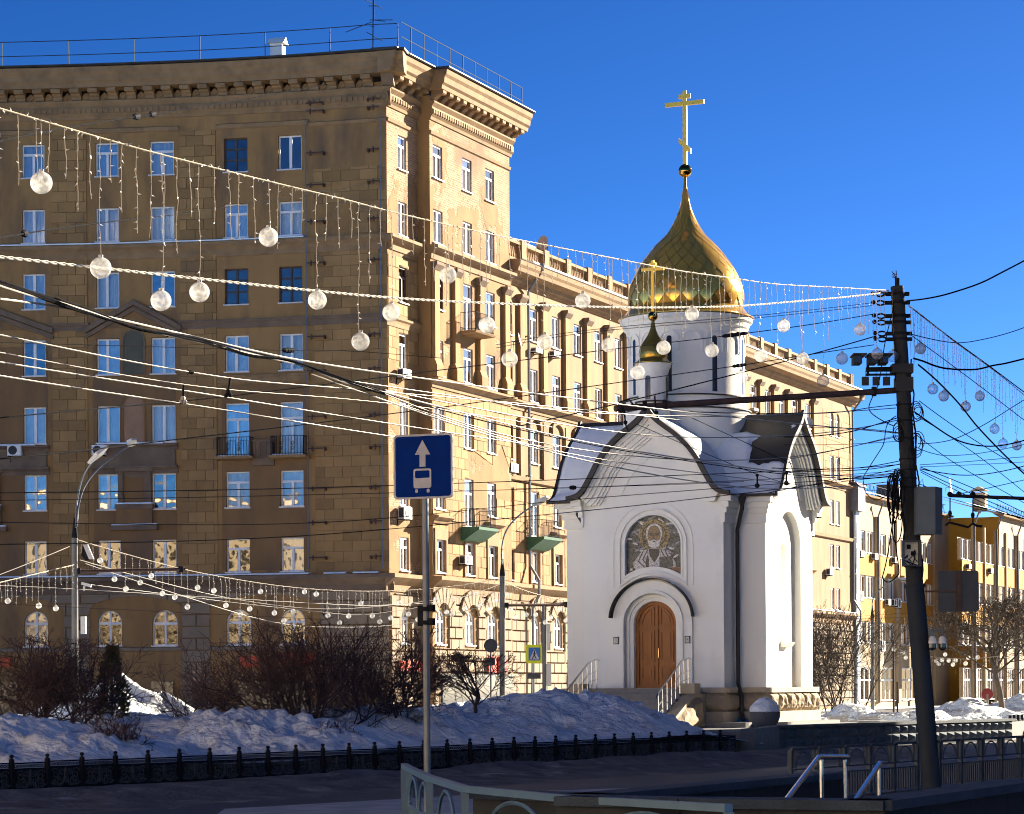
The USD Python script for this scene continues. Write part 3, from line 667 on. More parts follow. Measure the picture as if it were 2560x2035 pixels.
# far end: twin windows, arched in the top row
tw0 = WE - 6.6
for ri in range(2, 7):
    zt, zb = ROWS[ri]
    for q in (tw0, tw0 + 1.75):
        holesW.append(arch_poly(q, q + 1.15, zb, zt) if ri == 2 else rect(q, q + 1.15, zb, zt)); todoW.append((q, q + 1.15, zb, zt, 'arch' if ri == 2 else 'two', False))
garch = []
for a, b_ in wcols:
    h = arch_poly(a - .05, b_ + .05, ZG[1], ZG[0]); holesW.append(h); garch.append((a - .05, b_ + .05))
wall_sheet(wing, RF, rect(W0, WE, -.6, 25.9), holesW, D3, m_plaster2, strip=None, reveal=.22)
for a, b_, z0, zt, st, old in todoW:
    window(wing, RF, a, b_, z0, zt, D3, st, oldp=old, arch=(st == 'arch'), curtain=int(crt.integers(0, 3)) if crt.random() < .6 and not old else None, glassd=.13, curt_d=.4)
for a, b_ in garch: window(wing, RF, a, b_, ZG[1], ZG[0], D3, arch=True, glassd=.13)
sh = lambda pr, d=D3: [(p + d, z) for p, z in pr]
mould(wing, RF, W0, WE + .9, sh([(0, 24.75), (.12, 24.8), (.2, 24.95), (.3, 25.0), (.34, 25.2), (.85, 25.35), (.9, 25.55), (1.0, 25.7), (1.05, 25.95), (-.2, 26.0)]), m_trim, name='cornice', step=400)
mould(wing, RF, W0, WE + .95, sh([(-.6, 26.003), (1.08, 25.955), (1.1, 26.0), (-.6, 26.06)]), m_ledgetin, name='roof_edge', step=400)
mould(wing, RF, W0 + 2.0, WE + .8, sh([(.3, 26.06), (1.02, 26.03), (.95, 26.16), (.35, 26.24)]), m_snow, name='snow_strip', step=1.5)
mould(wing, RF, W0, WE, sh(P_STR(Z_B3, .42, .5)), m_trim, step=400)
mould(wing, RF, W0, WE, sh([(0, ROWS[4][1] - 1.2), (.2, ROWS[4][1] - 1.15), (.25, ROWS[4][1] - .9), (0, ROWS[4][1] - .85)]), m_trim, step=400)
mould(wing, RF, W0, WE, sh(P_STR(Z_BASE, .55, .9)), m_trim, name='base_ledge', step=400)
mould(wing, RF, WE - 14, WE, sh(P_SNOW(Z_BASE + .03, .55)), m_snow, name='snow_strip', step=400)
for p in pil:
    if p > W0 + .6: pilaster(wing, p, D3, w=.66)
for a, b_ in wcols[1:]: hood(wing, a, b_, ROWS[6][0] + .85, D3)
surround(wing, *wcols[0], D3)
for i, (a, b_) in enumerate(wcols):                      # segment heads over the fifth row and blank pilasters between
    c = (a + b_) / 2
    pg = arch_poly(a - .32, b_ + .32, ROWS[4][0] + .02, ROWS[4][0] + .85, rise=.5).difference(arch_poly(a - .14, b_ + .14, ROWS[4][0] - .1, ROWS[4][0] + .62, rise=.45))
    MB(RF).poly(pg, D3, D3 + .16).build('window_hood', m_trim, wing)
for p in pil:
    if p > W0 + .6: MB(RF).box(p - .33, p + .33, D3, D3 + .17, Z_BASE + .9 + 5, Z_B3 - .9).build('pilaster', m_plaster2, wing)
lay_blocks(wing, RF, W0 + .05, WE - .05, .3, Z_BASE - .95, 1.15, .6, D3, .12, .09, [m_rust], cut=[arch_poly(a - .3, b_ + .3, ZG[1] - .2, ZG[0] + .4) for a, b_ in garch] + [rect(W0 + 9, W0 + 13.2, 0, 4.3)], limit=110)
lay_blocks(wing, RF, W0 + .05, W0 + 24, Z_BASE + .1, ROWS[4][1] - 1.25, 1.0, .58, D3, .028, .035, m_blocks, cut=[h.buffer(.05) for h in holesW] + [rect(a - .6, b_ + .6, ROWS[6][1] - .1, ROWS[6][0] + 1.5) for a, b_ in wcols], limit=300)
lay_blocks(wing, RF, WE - 8.5, WE - .05, 18.6, 23.9, 1.0, .58, D3, .028, .035, m_blocks, cut=[h.buffer(.05) for h in holesW], limit=300)
for a, b_ in garch[:9]: fan(wing, (a + b_) / 2, ZG[0] - .6, .95, 1.7, D3)
# big arched gateway
c = W0 + 11.1
MB(RF).poly(arch_poly(c - 2.0, c + 2.0, 0, 4.2).difference(arch_poly(c - 1.6, c + 1.6, -.1, 3.8)), D3, D3 + .25).build('gateway_arch', m_trim, wing)
MB(RF).poly(arch_poly(c - 1.6, c + 1.6, 0, 3.8), D3 + .01, D3 + .03).build('gateway_fill', m_rust, wing)
window(wing, RF, c - .7, c + .7, 0.5, 2.6, D3 + .3, 'T', arch=True, glassd=.2, sill=False)
# balustrade: posts, rails and single balusters
BD = D3 - .1
b = MB(RF); b.box(W0, WE, BD - .22, BD + .22, 26.06, 26.3); b.build('balustrade_plinth', m_trim, wing)
b = MB(RF); b.box(W0, WE, BD - .2, BD + .24, 27.12, 27.28); b.build('balustrade_rail', m_trim, wing)
posts = [s_first + sp3 * i + .3 for i in range(-2, 40) if W0 + .2 < s_first + sp3 * i + .3 < WE - .3] + [WE - .35]
for q in posts: MB(RF).box(q - .35, q + .35, BD - .3, BD + .3, 26.05, 27.4).build('balustrade_post', m_plaster2, wing)
prof = [(.07, 26.3), (.1, 26.4), (.11, 26.52), (.07, 26.75), (.055, 26.95), (.085, 27.12)]
nb = 0; far = MB()
q = W0 + .2
while q < WE - .5:
    if min(abs(q - p) for p in posts) > .46:
        o = RF(np.array([[q, BD, 0]]))[0]
        if nb < 170: MB().lathe(prof, (o[0], o[1], 0), 6).build('baluster', m_trim, wing)
        else: far.lathe(prof, (o[0], o[1], 0), 5)
        nb += 1
    q += .27 if q < W0 + 25 else .3
far.build('baluster', m_trim, wing, kind='stuff')
balcony(wing, RF, wcols[0][0] - .6, wcols[0][1] + .8, ROWS[5][1] - .8, D3, out=1.0, hopper=m_green)
# roof and far walls
e = RF(np.array([[W0, -.2, 26.02], [WE, -.2, 26.02], [WE, -14, 26.02], [W0, -14, 26.02]]))
MB().add(e, [(0, 1, 2, 3)]).build('roof', m_rooftin, wing)
MB(RF).box(WE, WE + .002, -14, D3, -.6, 25.9).build('wall', m_plaster2, wing)
MB(RF).box(W0, WE, -14.002, -14, -.6, 26.0).build('rear_wall', m_plaster2, wing)
# drain pipes with their gooseneck
def drainpipe(parent, q, d, ztop, bend=.9, z0=.4):
    b = MB(RF); b.tube([[q + .1, d + bend + .1, ztop], [q + .1, d + bend, ztop - .5], [q, d + .2, ztop - 1.5], [q, d + .2, 8.9], [q, d + .75, 8.0], [q, d + .75, 7.2], [q, d + .35, 6.4], [q, d + .35, z0]], .09, 8)
    b.lathe([(.1, -.35), (.2, 0), (.2, .05)], (q + .1, d + bend + .1, ztop), 8)
    for zz in (22, 18.6, 14, 11): b.box(q - .12, q + .12, d, d + .32, zz, zz + .06)
    b.build('drainpipe', m_steelblue, parent)
drainpipe(wing, ru(1314, D3), D3, 26.1)
drainpipe(wing, WE - .3, D3, 25.8, z0=.4)
# roof hut behind the balustrade
for u0, u1, va, vb, dd in ((1268, 1338, 592, 640, -3.0), (1875, 1905, 800, 880, -3.5)):
    a, b2 = ru(u0, dd), ru(u1, dd)
    b2 = min(b2, a + 4.5)
    b = MB(RF); b.box(a, b2, dd - 2.5, dd, 26.0, 28.3); b.build('roof_hut', m_plaster2, wing)
    b = MB(RF); b.sweep([(dd - 2.9, 28.65), (dd + .4, 28.65), (dd + .4, 28.75), (dd - 1.2, 29.1), (dd - 2.9, 28.75)], [a - .4, b2 + .4]); b.build('hut_roof', m_rooftin, wing)
    b = MB(RF)
    for q in np.linspace(a + .1, b2 - .1, 5): b.box(q - .06, q + .06, dd - .14, dd - .02, 28.3, 28.65)
    b.build('hut_bracket', m_trim, wing)
# the end oriel with a tin roof
b = MB(RF); b.box(WE - .6, WE + 1.6, -1.6, D3 + .7, 16.2, 18.2); b.build('corner_turret', m_steelblue, wing)
b = MB(RF); b.sweep([(-1.7, 18.2), (D3 + .85, 18.2), (D3 + .6, 18.5), (-1.7, 18.7)], [WE - .75, WE + 1.75]); b.build('turret_roof', m_rooftin, wing)
b = MB(RF); b.box(WE + .05, WE + 1.3, -1.2, D3 + .3, .2, 16.2)
b.build('stair_tower', m_steelblue, wing)
for zz in np.arange(1.0, 15.5, 2.1): MB(RF).box(WE + .25, WE + 1.1, D3 + .3, D3 + .34, zz, zz + 1.7).build('stair_window', m_curtains[0], wing)

# ================================================================ yellow office building
office = thing('office_building', 'long beige office block with yellow panels under its windows and snowy roof', 'office building')
m_beige = M('beige_render', (0.36, 0.27, 0.165), (0.29, 0.21, 0.125), scale=.8, bump=.15, bscale=8, third=((.2, .14, .09), .4, .58, .85), stretch=(1, 1, .4))
m_yellow = M('ochre_yellow_panel', (0.42, 0.21, 0.02), (0.36, 0.175, 0.018), scale=1.2, bump=.1)
D4 = .2
ZO = 17.6
oz = lambda u, v: RF.inv(u, v, D4)[1]
O0 = WE + 1.4; OW = RF.inv(2372, 1500, D4)[0]
orow = [(oz(2160, 1326), oz(2160, 1381)), (oz(2160, 1438), oz(2160, 1494)), (oz(2160, 1553), oz(2160, 1607)), (oz(2170, 1668), oz(2170, 1752))]
pairs = [(2148, 2186), (2201, 2236), (2252, 2290), (2304, 2330)]
holesO, todoO = [], []
def opair(F_s0, F_s1, d, hs, td):
    w_ = (F_s1 - F_s0)
    for ri, (zt, zb) in enumerate(orow):
        if ri < 3:
            for q0, q1 in ((F_s0, F_s0 + .44 * w_), (F_s0 + .56 * w_, F_s1)):
                hs.append(rect(q0, q1, zb, zt)); td.append((q0, q1, zb, zt, 'two' if ri else 'left', d))
        else:
            hs.append(rect(F_s0 + .2, F_s1 + .1, zb, zt)); td.append((F_s0 + .2, F_s1 + .1, zb, zt, 'big', d))
op = [(ru(a, D4, 1500), ru(b_, D4, 1500)) for a, b_ in pairs]
op = [p for p in op if p[1] < OW - .3]
for a, b_ in op: opair(a, b_, D4, holesO, todoO)
wall_sheet(office, RF, rect(O0, OW, -.6, ZO), holesO, D4, m_beige, strip=None, reveal=.35)
DW = 5.0; OWE = OW + 60
OWW = OW + .002
wsp = 4.65
wp = []
q = RF.inv(2405, 1500, DW)[0]
while q < OWE - 4: wp.append((q, q + 3.5)); q += wsp
holesO2, todoO2 = [], []
for a, b_ in wp: opair(a, b_, DW, holesO2, todoO2)
wall_sheet(office, RF, rect(OWW, OWE, -.6, ZO), holesO2, DW, m_beige, strip=None, reveal=.35)
MB(RF).box(OWW, OWW + .01, D4 - .4, DW, -.6, ZO).build('wall', m_yellow, office, label='yellow end wall of the projecting part')
for a, b_, z0, zt, st, d in todoO + todoO2:
    window(office, RF, a, b_, z0, zt, d, st, curtain=int(crt.integers(0, 3)) if crt.random() < .55 else None, glassd=.14, curt_d=.4)
for lst, d in ((op, D4), (wp, DW)):
    for a, b_ in lst:
        for r1, r2 in ((0, 1), (1, 2)):
            MB(RF).box(a - .12, b_ + .1, d, d + .05, orow[r2][0] + .02, orow[r1][1] - .08).build('yellow_panel', m_yellow, office)
        MB(RF).box(b_ + .2, b_ + .62, d, d + .22, .3, ZO - 1.4).build('rib', m_beige, office)
    for a, b_ in lst[::2]:
        q = b_ + .42
        b = MB(RF); b.tube([[q, d + .75, ZO - .1], [q, d + .3, ZO - 1.3], [q, d + .3, .4]], .08, 7); b.lathe([(.08, -.3), (.2, 0)], (q, d + .75, ZO - .1), 7); b.build('drainpipe', m_steelblue, office)
for s0, s1, d in ((O0, OW - .2, D4), (OWW - .5, OWE, DW)):
    mould(office, RF, s0, s1, [(d, ZO), (d + .55, ZO + .05), (d + .6, ZO + .2), (d - .5, ZO + .3)], m_trim, name='cornice', step=400)
    # pitched roof with snow
    MB(RF).add([(s0, d + .6, ZO + .22), (s1, d + .6, ZO + .22), (s1, d - 6, ZO + 2.0), (s0, d - 6, ZO + 2.0)], [(0, 1, 2, 3)]).build('roof', m_ledgetin, office)
    n = 60; X, T = np.meshgrid(np.linspace(s0, s1, n), np.linspace(0, 1, 8))
    H = .1 + .14 * meshkit.noise(np.c_[X.ravel() * .5, T.ravel() * 5, T.ravel() * 0], 4).reshape(X.shape)
    MB(RF).grid(X, d + .35 - 6 * T, ZO + .24 + 1.75 * T + H).build('roof_snow', m_snow, office)
    b = MB(RF)
    q = np.arange(s0 + .3, s1 - .3, 1.2)
    for i, x in enumerate(q[:-1]):
        b.tube([[x, d - .2, ZO + .4], [x + .6, d - .2, ZO + 1.25], [x + 1.2, d - .2, ZO + .4]], .022, 4)
    b.tube([[s0, d - .2, ZO + 1.25], [s1, d - .2, ZO + 1.25]], .024, 4); b.build('roof_rail', m_bluerail, office)
MB(RF).box(O0, OWE, -14, -13.99, -.6, ZO + 2).build('rear_wall', m_beige, office)
MB(RF).box(O0 - .01, O0, -14, D4, -.6, ZO).build('wall', m_beige, office)
b = MB(RF); b.box(OW - 6.5, OW - 3, -5, -3, ZO + 1.7, ZO + 2.9); b.build('roof_hut', m_rooftin, office)
b = MB(RF); b.box(OW + 9, OW + 10.2, .5, 1.7, ZO + 1.2, ZO + 3.0); b.sweep([(.3, ZO + 3.2), (1.9, ZO + 3.2), (1.1, ZO + 3.6)], [OW + 8.8, OW + 10.4]); b.build('roof_vent', m_beige, office)
# dark cage with four condensers against the yellow end wall
b = MB(RF); b.box(OW - 2.6, OW - .2, DW - 3.2, DW - .3, .2, .3)
b.box(OW - 2.6, OW - .2, DW - 3.2, DW - .3, 2.6, 2.7); b.box(OW - .4, OW - .3, DW - 3.2, DW - .3, .3, 2.6); b.build('condenser_cage', m_rooftin, office)
# flush joined stone parts left over
for (key, mk, _), (parent, mt, mb) in rest.items(): mb.build('stone_block', mt, parent, kind='stuff')
# ================================================================ the white chapel
CHX, CHY, PSI = 5.715, 84.09, 0.4255
chapel = thing('chapel', 'white plastered chapel with keel gables, round drum and golden onion dome with cross', 'chapel', loc=(CHX, CHY, 0), rz=-PSI)
m_lime = M('white_limewash', (0.83, 0.815, 0.745), (0.76, 0.745, 0.68), scale=.6, rough=.9, bump=.12, bscale=10, third=((.6, .57, .5), .7, .58, .86), stretch=(1, 1, .35))
m_wood = M('orange_brown_door_wood', (0.32, 0.105, 0.012), (0.2, 0.06, 0.008), scale=7, rough=.45, stretch=(1, 1, .12), spec=.4)
m_gold = M('gold_leaf_tin', (1.0, 0.59, 0.12), (0.93, 0.52, 0.09), scale=2, rough=.17, metal=.75)
m_goldb = M('gold_seam', (0.34, 0.2, 0.04), (0.26, 0.15, 0.03), rough=.4, metal=.8)
m_goldc = M('gold_cross', (0.75, 0.47, 0.07), (0.7, 0.43, 0.06), rough=.32, metal=1.0)
m_golddk = M('dark_gold_ball', (0.5, 0.28, 0.06), (0.45, 0.25, 0.05), rough=.08, metal=1.0)
m_plinth = M('sandstone_plinth', (0.36, 0.28, 0.18), (0.25, 0.19, 0.12), scale=2.5, bump=.6, bscale=16)
m_plinthcap = M('sandstone_cap', (0.42, 0.35, 0.25), (0.34, 0.28, 0.19), scale=2.5, bump=.2)
m_granite = M('grey_granite_step', (0.22, 0.21, 0.2), (0.16, 0.155, 0.15), scale=9, bump=.15)
A_, B_ = 2.3, 3.3                                             # half width of an arm, reach of an arm
from scipy.interpolate import PchipInterpolator
kx = np.array([0, .12, .3, .6, .92, 1.3, 1.62, 1.86, 2.0, 2.17, 2.38, 2.68]); kz = np.array([10.62, 10.42, 10.22, 9.98, 9.74, 9.38, 8.96, 8.52, 8.28, 8.03, 7.89, 7.83])
kf = PchipInterpolator(kx, kz)
hx = np.linspace(0, 2.68, 40)
keel = [(-x, float(kf(x))) for x in hx[::-1]] + [(x, float(kf(x))) for x in hx[1:]]
inner = [(x, z - .09) for x, z in keel if abs(x) <= A_]
endwall = Polygon([(-A_, 1.8)] + [(-A_, inner[0][1])] + inner + [(A_, inner[-1][1]), (A_, 1.8)])
class Rot:
    "arm frames: 0 front, 1 right, 2 back, 3 left; local (x along, out, z)"
    def __init__(s, k, reach): s.k, s.r = k, reach
    def __call__(s, V):
        x, o, z = V[:, 0], s.r + V[:, 1], np.where(V[:, 2] > 1.8, 1.8 + (V[:, 2] - 1.8) * .974, V[:, 2])
        return np.c_[{0: (x, -o), 1: (o, x), 2: (-x, o), 3: (-o, -x)}[s.k] + (z,)].reshape(3, -1).T if False else np.column_stack({0: (x, -o, z), 1: (o, x, z), 2: (-x, o, z), 3: (-o, -x, z)}[s.k])
doorarch = arch_poly(-.70, .70, 1.8, 4.54, 24)
mosaic = arch_poly(-.92, .92, 5.3, 7.25, 30).difference(Point(0, 3.9).buffer(1.72, 24))
frontholes = [arch_poly(-1.0, 1.0, 1.8, 4.84, 24)]
for k in range(4):
    F = Rot(k, B_)
    b = MB(F)
    if k == 0: pg = endwall.difference(arch_poly(-1.0, 1.0, 1.7, 4.84, 24)).difference(mosaic)
    elif k in (1, 3): pg = endwall.difference(arch_poly(-1.13, 1.13, 1.7, 7.45, 24))
    else: pg = endwall
    b.poly(pg, 0, 0)
    for r in [Polygon(i) for i in pg.interiors]: b.ring(np.array(r.exterior.coords), -.16, 0)
    if k in (0, 1, 3):
        a = arch_poly(-1.0, 1.0, 1.75, 4.84, 24) if k == 0 else arch_poly(-1.13, 1.13, 1.75, 7.45, 24)
        b.ring(np.array(a.exterior.coords), -.2, 0)
        if k != 0:
            sl = arch_poly(-.24, .24, 3.3, 6.45, 16)
            b.poly(a.buffer(.01).difference(sl), -.2, -.2); b.ring(np.array(sl.exterior.coords), -.5, -.2)
        else:
            b.poly(a.buffer(.01).difference(doorarch), -.12, -.12); b.ring(np.array(doorarch.exterior.coords), -.4, -.12)
    for sx in (-1, 1):                                          # side walls of the arm
        b.add([(sx * A_, 0, 1.8), (sx * A_, -1.0, 1.8), (sx * A_, -1.0, 7.85), (sx * A_, 0, 7.85)], [(0, 1, 2, 3)])
    b.build('wall', m_lime, chapel)
    for w_, d_, a_ in ((.13, .34, 0), (.24, .27, 0), (.38, .2, 0), (.46, .14, 0), (.54, .085, 0), (.98, .03, 0)):
        ls = LineString(inner if a_ == 0 else inner)
        rb = ls.buffer(w_, cap_style=2).intersection(endwall).intersection(rect(-A_ - 1, A_ + 1, 7.6, 11))
        if w_ > .9: rb = rb.difference(rect(-A_, A_, 6, 7.9))
        MB(F).poly(rb, 0, d_).build('gable_moulding', m_lime, chapel)
    for w_, (z0, z1) in ((.07, (6.95, 7.25)), (.14, (7.25, 7.42)), (.23, (7.42, 7.6)), (.33, (7.6, 7.8))):  # stepped eaves round the corners
        for sx in (-1, 1):
            MB(F).box(sx * A_, sx * (A_ + w_), -1.0 + w_, w_ * .8, z0, z1).build('eaves_step', m_lime, chapel)
# slit windows and sills of the side arms
m_slit = M('dark_slit_glass', (0.03, 0.03, 0.035), (0.02, 0.02, 0.025), rough=.1, spec=.6)
for k in (1, 3):
    F = Rot(k, B_); MB(F).poly(arch_poly(-.26, .26, 3.25, 6.5, 16), -.45, -.45).build('slit_window', m_slit if k == 3 else m_lime, chapel)
    MB(F).sweep([(-.2, 3.08), (-.02, 3.1), (.08, 3.22), (-.2, 3.3)], [-.3, .3]).build('slit_sill', m_lime, chapel)
# roofs: two crossing keel vaults of dark tin
under = [(x, z - .07) for x, z in keel]
rp = Polygon(keel + under[::-1])
for k in (0, 1):
    b = MB(Rot(k, 0)); pr = np.array(keel); pu = np.array(under)
    for sgn in (1,):
        ys = np.linspace(-3.82, 3.82, 12)
        for Q in (pr, pu):
            V = np.array([(x, y, z) for y in ys for x, z in Q]); m = len(Q)
            b.add(V, [(i * m + j, i * m + j + 1, (i + 1) * m + j + 1, (i + 1) * m + j) for i in range(len(ys) - 1) for j in range(m - 1)])
    b.poly(rp, 3.82, 3.82); b.poly(rp, -3.82, -3.82)
    b.build('roof', m_rooftin, chapel, smooth=40)
    for o in (3.74, -3.83):                                     # dark bargeboard on both ends
        MB(Rot(k, 0)).poly(LineString(keel).buffer(.075, cap_style=2), o, o + .09).build('bargeboard', m_rooftin, chapel)
# snow lying on the roof: sheets over parts of each slope
def roofsnow(k, x0, x1, y0, y1, seed, mask, th=.13):
    nx, ny = 44, 40
    xx = np.linspace(x0, x1, nx); yy = np.linspace(y0, y1, ny); X, Y = np.meshgrid(xx, yy)
    base = kf(np.abs(X)); N = meshkit.fbm(np.c_[X.ravel() * 1.4, Y.ravel() * 1.4, np.full(X.size, seed * 3.1)], 4, seed).reshape(X.shape)
    e = np.minimum.reduce([(X - x0) / .25, (x1 - X) / .25, (Y - y0) / .2, (y1 - Y) / .2])
    cov = mask(X, Y) + (N - .5) * 2.0
    Hh = np.where(cov > 0, th * np.clip(cov * 3, 0, 1) * np.clip(e, 0, 1) * (.6 + .8 * N), -.05) + .008
    Hh = np.where((cov > 0) & (e > 0), Hh, -.04)
    V = np.c_[X.ravel(), Y.ravel(), (base + Hh).ravel()]
    ok = (Hh > -.03); idx = np.arange(nx * ny).reshape(ny, nx); F = []
    for i in range(ny - 1):
        for j in range(nx - 1):
            if ok[i, j] or ok[i + 1, j] or ok[i, j + 1] or ok[i + 1, j + 1]: F.append((idx[i, j], idx[i, j + 1], idx[i + 1, j + 1], idx[i + 1, j]))
    if F: MB(Rot(k, 0)).add(V, F).build('roof_snow', m_snow, chapel, smooth=True)
# frame k=0: x local, out = -y ; frame k=1: out = x, along = y
roofsnow(1, -2.66, -.05, -3.8, -2.2, 1, lambda X, Y: .8 + 0 * X, .17)                          # left arm, slope facing the street
roofsnow(1, -2.66, -.3, 1.0, 3.78, 2, lambda X, Y: np.where(X < -1.7, .6, -.2) + np.clip((2.9 - Y) * 1.1, 0, .95) * (X < -.75), .16)   # right arm, patchy
roofsnow(0, .12, 2.66, 1.6, 3.6, 3, lambda X, Y: .6 + 0 * X)                                # front arm, right slope
roofsnow(0, -2.66, -.12, 1.6, 3.6, 4, lambda X, Y: .6 + 0 * X)
# drum with blind arches and slit windows
DC = (-.1, 0.0)
b = MB(); b.lathe([(2.02, 8.2), (2.02, 10.5), (1.95, 10.58), (1.93, 10.9), (1.86, 11.0), (1.86, 12.95), (1.90, 13.0), (1.93, 13.12), (1.99, 13.17), (2.03, 13.32), (2.10, 13.36), (2.12, 13.48), (1.7, 13.5)], (*DC, 0), 96)
b.build('drum', m_lime, chapel, smooth=35)
MB().lathe([(1.87, 10.93), (1.99, 10.93), (1.99, 10.965), (1.87, 10.985)], (*DC, 0), 64).build('drum_flashing', m_rooftin, chapel)
MB().lathe([(2.0, 10.52), (2.07, 10.52), (2.07, 10.55), (2.0, 10.57)], (*DC, 0), 64).build('drum_flashing', m_rooftin, chapel)
def wrap(c, r): 
    def f(V): 
        th = V[:, 0] / r - math.pi / 2; rr = r + V[:, 1]
        return np.column_stack((c[0] + rr * np.cos(th), c[1] + rr * np.sin(th), V[:, 2]))
    return f
DR = wrap(DC, 1.86)
for i in range(16):
    cth = (i * 22.5 + 1.8 + PSI * 0) * math.pi / 180 * 1.86 + 1.86 * (-PSI + math.radians(3.9))
    pg = arch_poly(cth - .33, cth + .33, 12.3, 12.98, 14).difference(arch_poly(cth - .275, cth + .275, 12.2, 12.92, 14))
    MB(DR).poly(pg, 0, .035, strip=.16).build('drum_arch', m_lime, chapel)
    if i % 2:
        MB(DR).poly(arch_poly(cth - .085, cth + .085, 11.05, 12.8, 10), .004, .006, strip=.08).build('drum_window', m_slit, chapel)
# onion dome in diamond tin scales
dz = np.array([13.8, 13.9, 14.2, 14.5, 14.81, 15.05, 15.3, 15.82, 16.3, 16.83, 17.2, 17.6, 18.08]); dr = np.array([1.80, 1.825, 1.845, 1.80, 1.69, 1.575, 1.42, 1.016, .56, .273, .147, .086, .05])
df = PchipInterpolator(dz, dr)
zs = np.linspace(13.8, 18.08, 120)
MB().lathe([(float(df(z)) - .012, z) for z in zs], (*DC, 0), 64).build('dome', m_goldb, chapel, smooth=True)
b = MB(); b.lathe([(2.17, 13.50), (2.17, 13.525), (1.98, 13.62), (1.86, 13.8), (1.825, 13.84)], (*DC, 0), 64); b.build('dome_skirt', m_gold, chapel, smooth=30)
seg = np.r_[0, np.cumsum(np.hypot(np.diff(zs), np.diff(df(zs))))]
def surf(th, l, off):
    z = np.interp(l, seg, zs); r = df(z) + off
    return np.column_stack((DC[0] + r * np.cos(th), DC[1] + r * np.sin(th), z))
NS, HS = 22, .30
row = 0; l = 0.02
backs = MB()
while l + 2 * HS * .5 < seg[-1] * .93:
    for i in range(NS):
        th0 = (i + .5 * (row % 2)) * 2 * math.pi / NS
        g = np.linspace(-.97, .97, 7); U, W = np.meshgrid(g, g)
        a, c2 = (U + W) / 2, (U - W) / 2
        ll = l + HS + c2.ravel() * HS * .98
        tilt = .004 + rng.uniform(.006, .02) * np.clip((HS - (ll - l - HS)) / (2 * HS), 0, 1) + rng.uniform(-.014, .014) * (a.ravel() + 1) * .5
        V = surf(th0 + a.ravel() * math.pi / NS * .982, np.clip(ll, 0, seg[-1]), tilt)
        F = [(r_ * 7 + q, r_ * 7 + q + 1, (r_ + 1) * 7 + q + 1, (r_ + 1) * 7 + q) for r_ in range(6) for q in range(6)]
        front = math.sin(th0) < .35
        if front: MB().add(V, F).build('dome_scale', m_gold, chapel, smooth=True)
        else: backs.add(V, F)
    l += HS; row += 1
backs.build('dome_scale', m_gold, chapel, kind='stuff')
MB().ball((*DC, 18.27), .215, 20).build('ball', m_golddk, chapel, smooth=True)
def cross(cx, cy, z0, z1, w, bl, name='cross'):
    h = z1 - z0; t2 = w * .3
    b = MB(); b.box(cx - w / 2, cx + w / 2, cy - t2, cy + t2, z0, z1)
    zb = z1 - .17 * h; b.box(cx - bl / 2, cx + bl / 2, cy - t2 - .003, cy + t2 + .003, zb - w / 2, zb + w / 2)
    zb = z1 - .075 * h; b.box(cx - bl * .15, cx + bl * .15, cy - t2 - .003, cy + t2 + .003, zb - w / 2, zb + w / 2)
    zb = z0 + .26 * h; q = bl * .15
    b.add([(cx + x, cy + y, zb + z) for x, z in ((-q, .2 * bl), (q, -.07 * bl), (q, -.2 * bl), (-q, .07 * bl)) for y in (-t2 - .003, t2 + .003)], [(0, 2, 4, 6), (1, 3, 5, 7), (0, 2, 3, 1), (2, 4, 5, 3), (4, 6, 7, 5), (6, 0, 1, 7)])
    b.build(name, m_goldc, chapel)
cross(DC[0], DC[1], 18.45, 20.82, .13, 1.33)
# the small turret over the front gable
TC = (-.16, -2.75)
b = MB(); b.lathe([(.52, 9.6), (.52, 10.58), (.47, 10.63), (.46, 10.7), (.46, 11.52), (.48, 11.56), (.5, 11.66), (.54, 11.7), (.56, 11.81), (.3, 11.83)], (*TC, 0), 40); b.build('turret', m_lime, chapel, smooth=35)
MB().lathe([(.47, 10.6), (.58, 10.6), (.58, 10.64), (.47, 10.66)], (*TC, 0), 32).build('turret_flashing', m_rooftin, chapel)
TR = wrap(TC, .46)
for i in range(4):
    cth = .46 * (i * math.pi / 2 - .02)
    MB(TR).poly(arch_poly(cth - .085, cth + .085, 10.68, 11.42, 10), .004, .006, strip=.05).build('turret_window', m_slit, chapel)
tz = np.array([11.97, 12.12, 12.26, 12.40, 12.55, 12.70, 12.92, 13.16]); trr = np.array([.425, .44, .425, .37, .27, .175, .088, .05]); tf = PchipInterpolator(tz, trr)
m_golds = M('olive_gold_tin', (0.5, 0.32, 0.06), (0.42, 0.26, 0.05), scale=3, rough=.18, metal=.75)
MB().lathe([(float(tf(z)), z) for z in np.linspace(11.97, 13.16, 40)], (*TC, 0), 40).build('turret_dome', m_golds, chapel, smooth=True)
MB().lathe([(.6, 11.82), (.6, 11.84), (.5, 11.9), (.425, 11.99)], (*TC, 0), 40).build('turret_skirt', m_golds, chapel, smooth=30)
ts = np.linspace(11.99, 12.92, 60); tl_ = np.r_[0, np.cumsum(np.hypot(np.diff(ts), np.diff(tf(ts))))]
l = 0; row = 0
while l < .62:
    for i in range(18):
        th0 = (i + .5 * (row % 2)) * 2 * math.pi / 18
        if math.sin(th0) > .3: continue
        pts = []
        for du, dl in ((0, -1), (1, 0), (0, 1), (-1, 0), (0, 0)):
            z = np.interp(l + .085 + dl * .078, tl_, ts); r = float(tf(z)) + .006; th = th0 + du * math.pi / 18 * .92
            pts.append((TC[0] + r * math.cos(th), TC[1] + r * math.sin(th), z))
        MB().add(pts, [(4, 0, 1), (4, 1, 2), (4, 2, 3), (4, 3, 0)]).build('turret_scale', m_golds, chapel)
    l += .085; row += 1
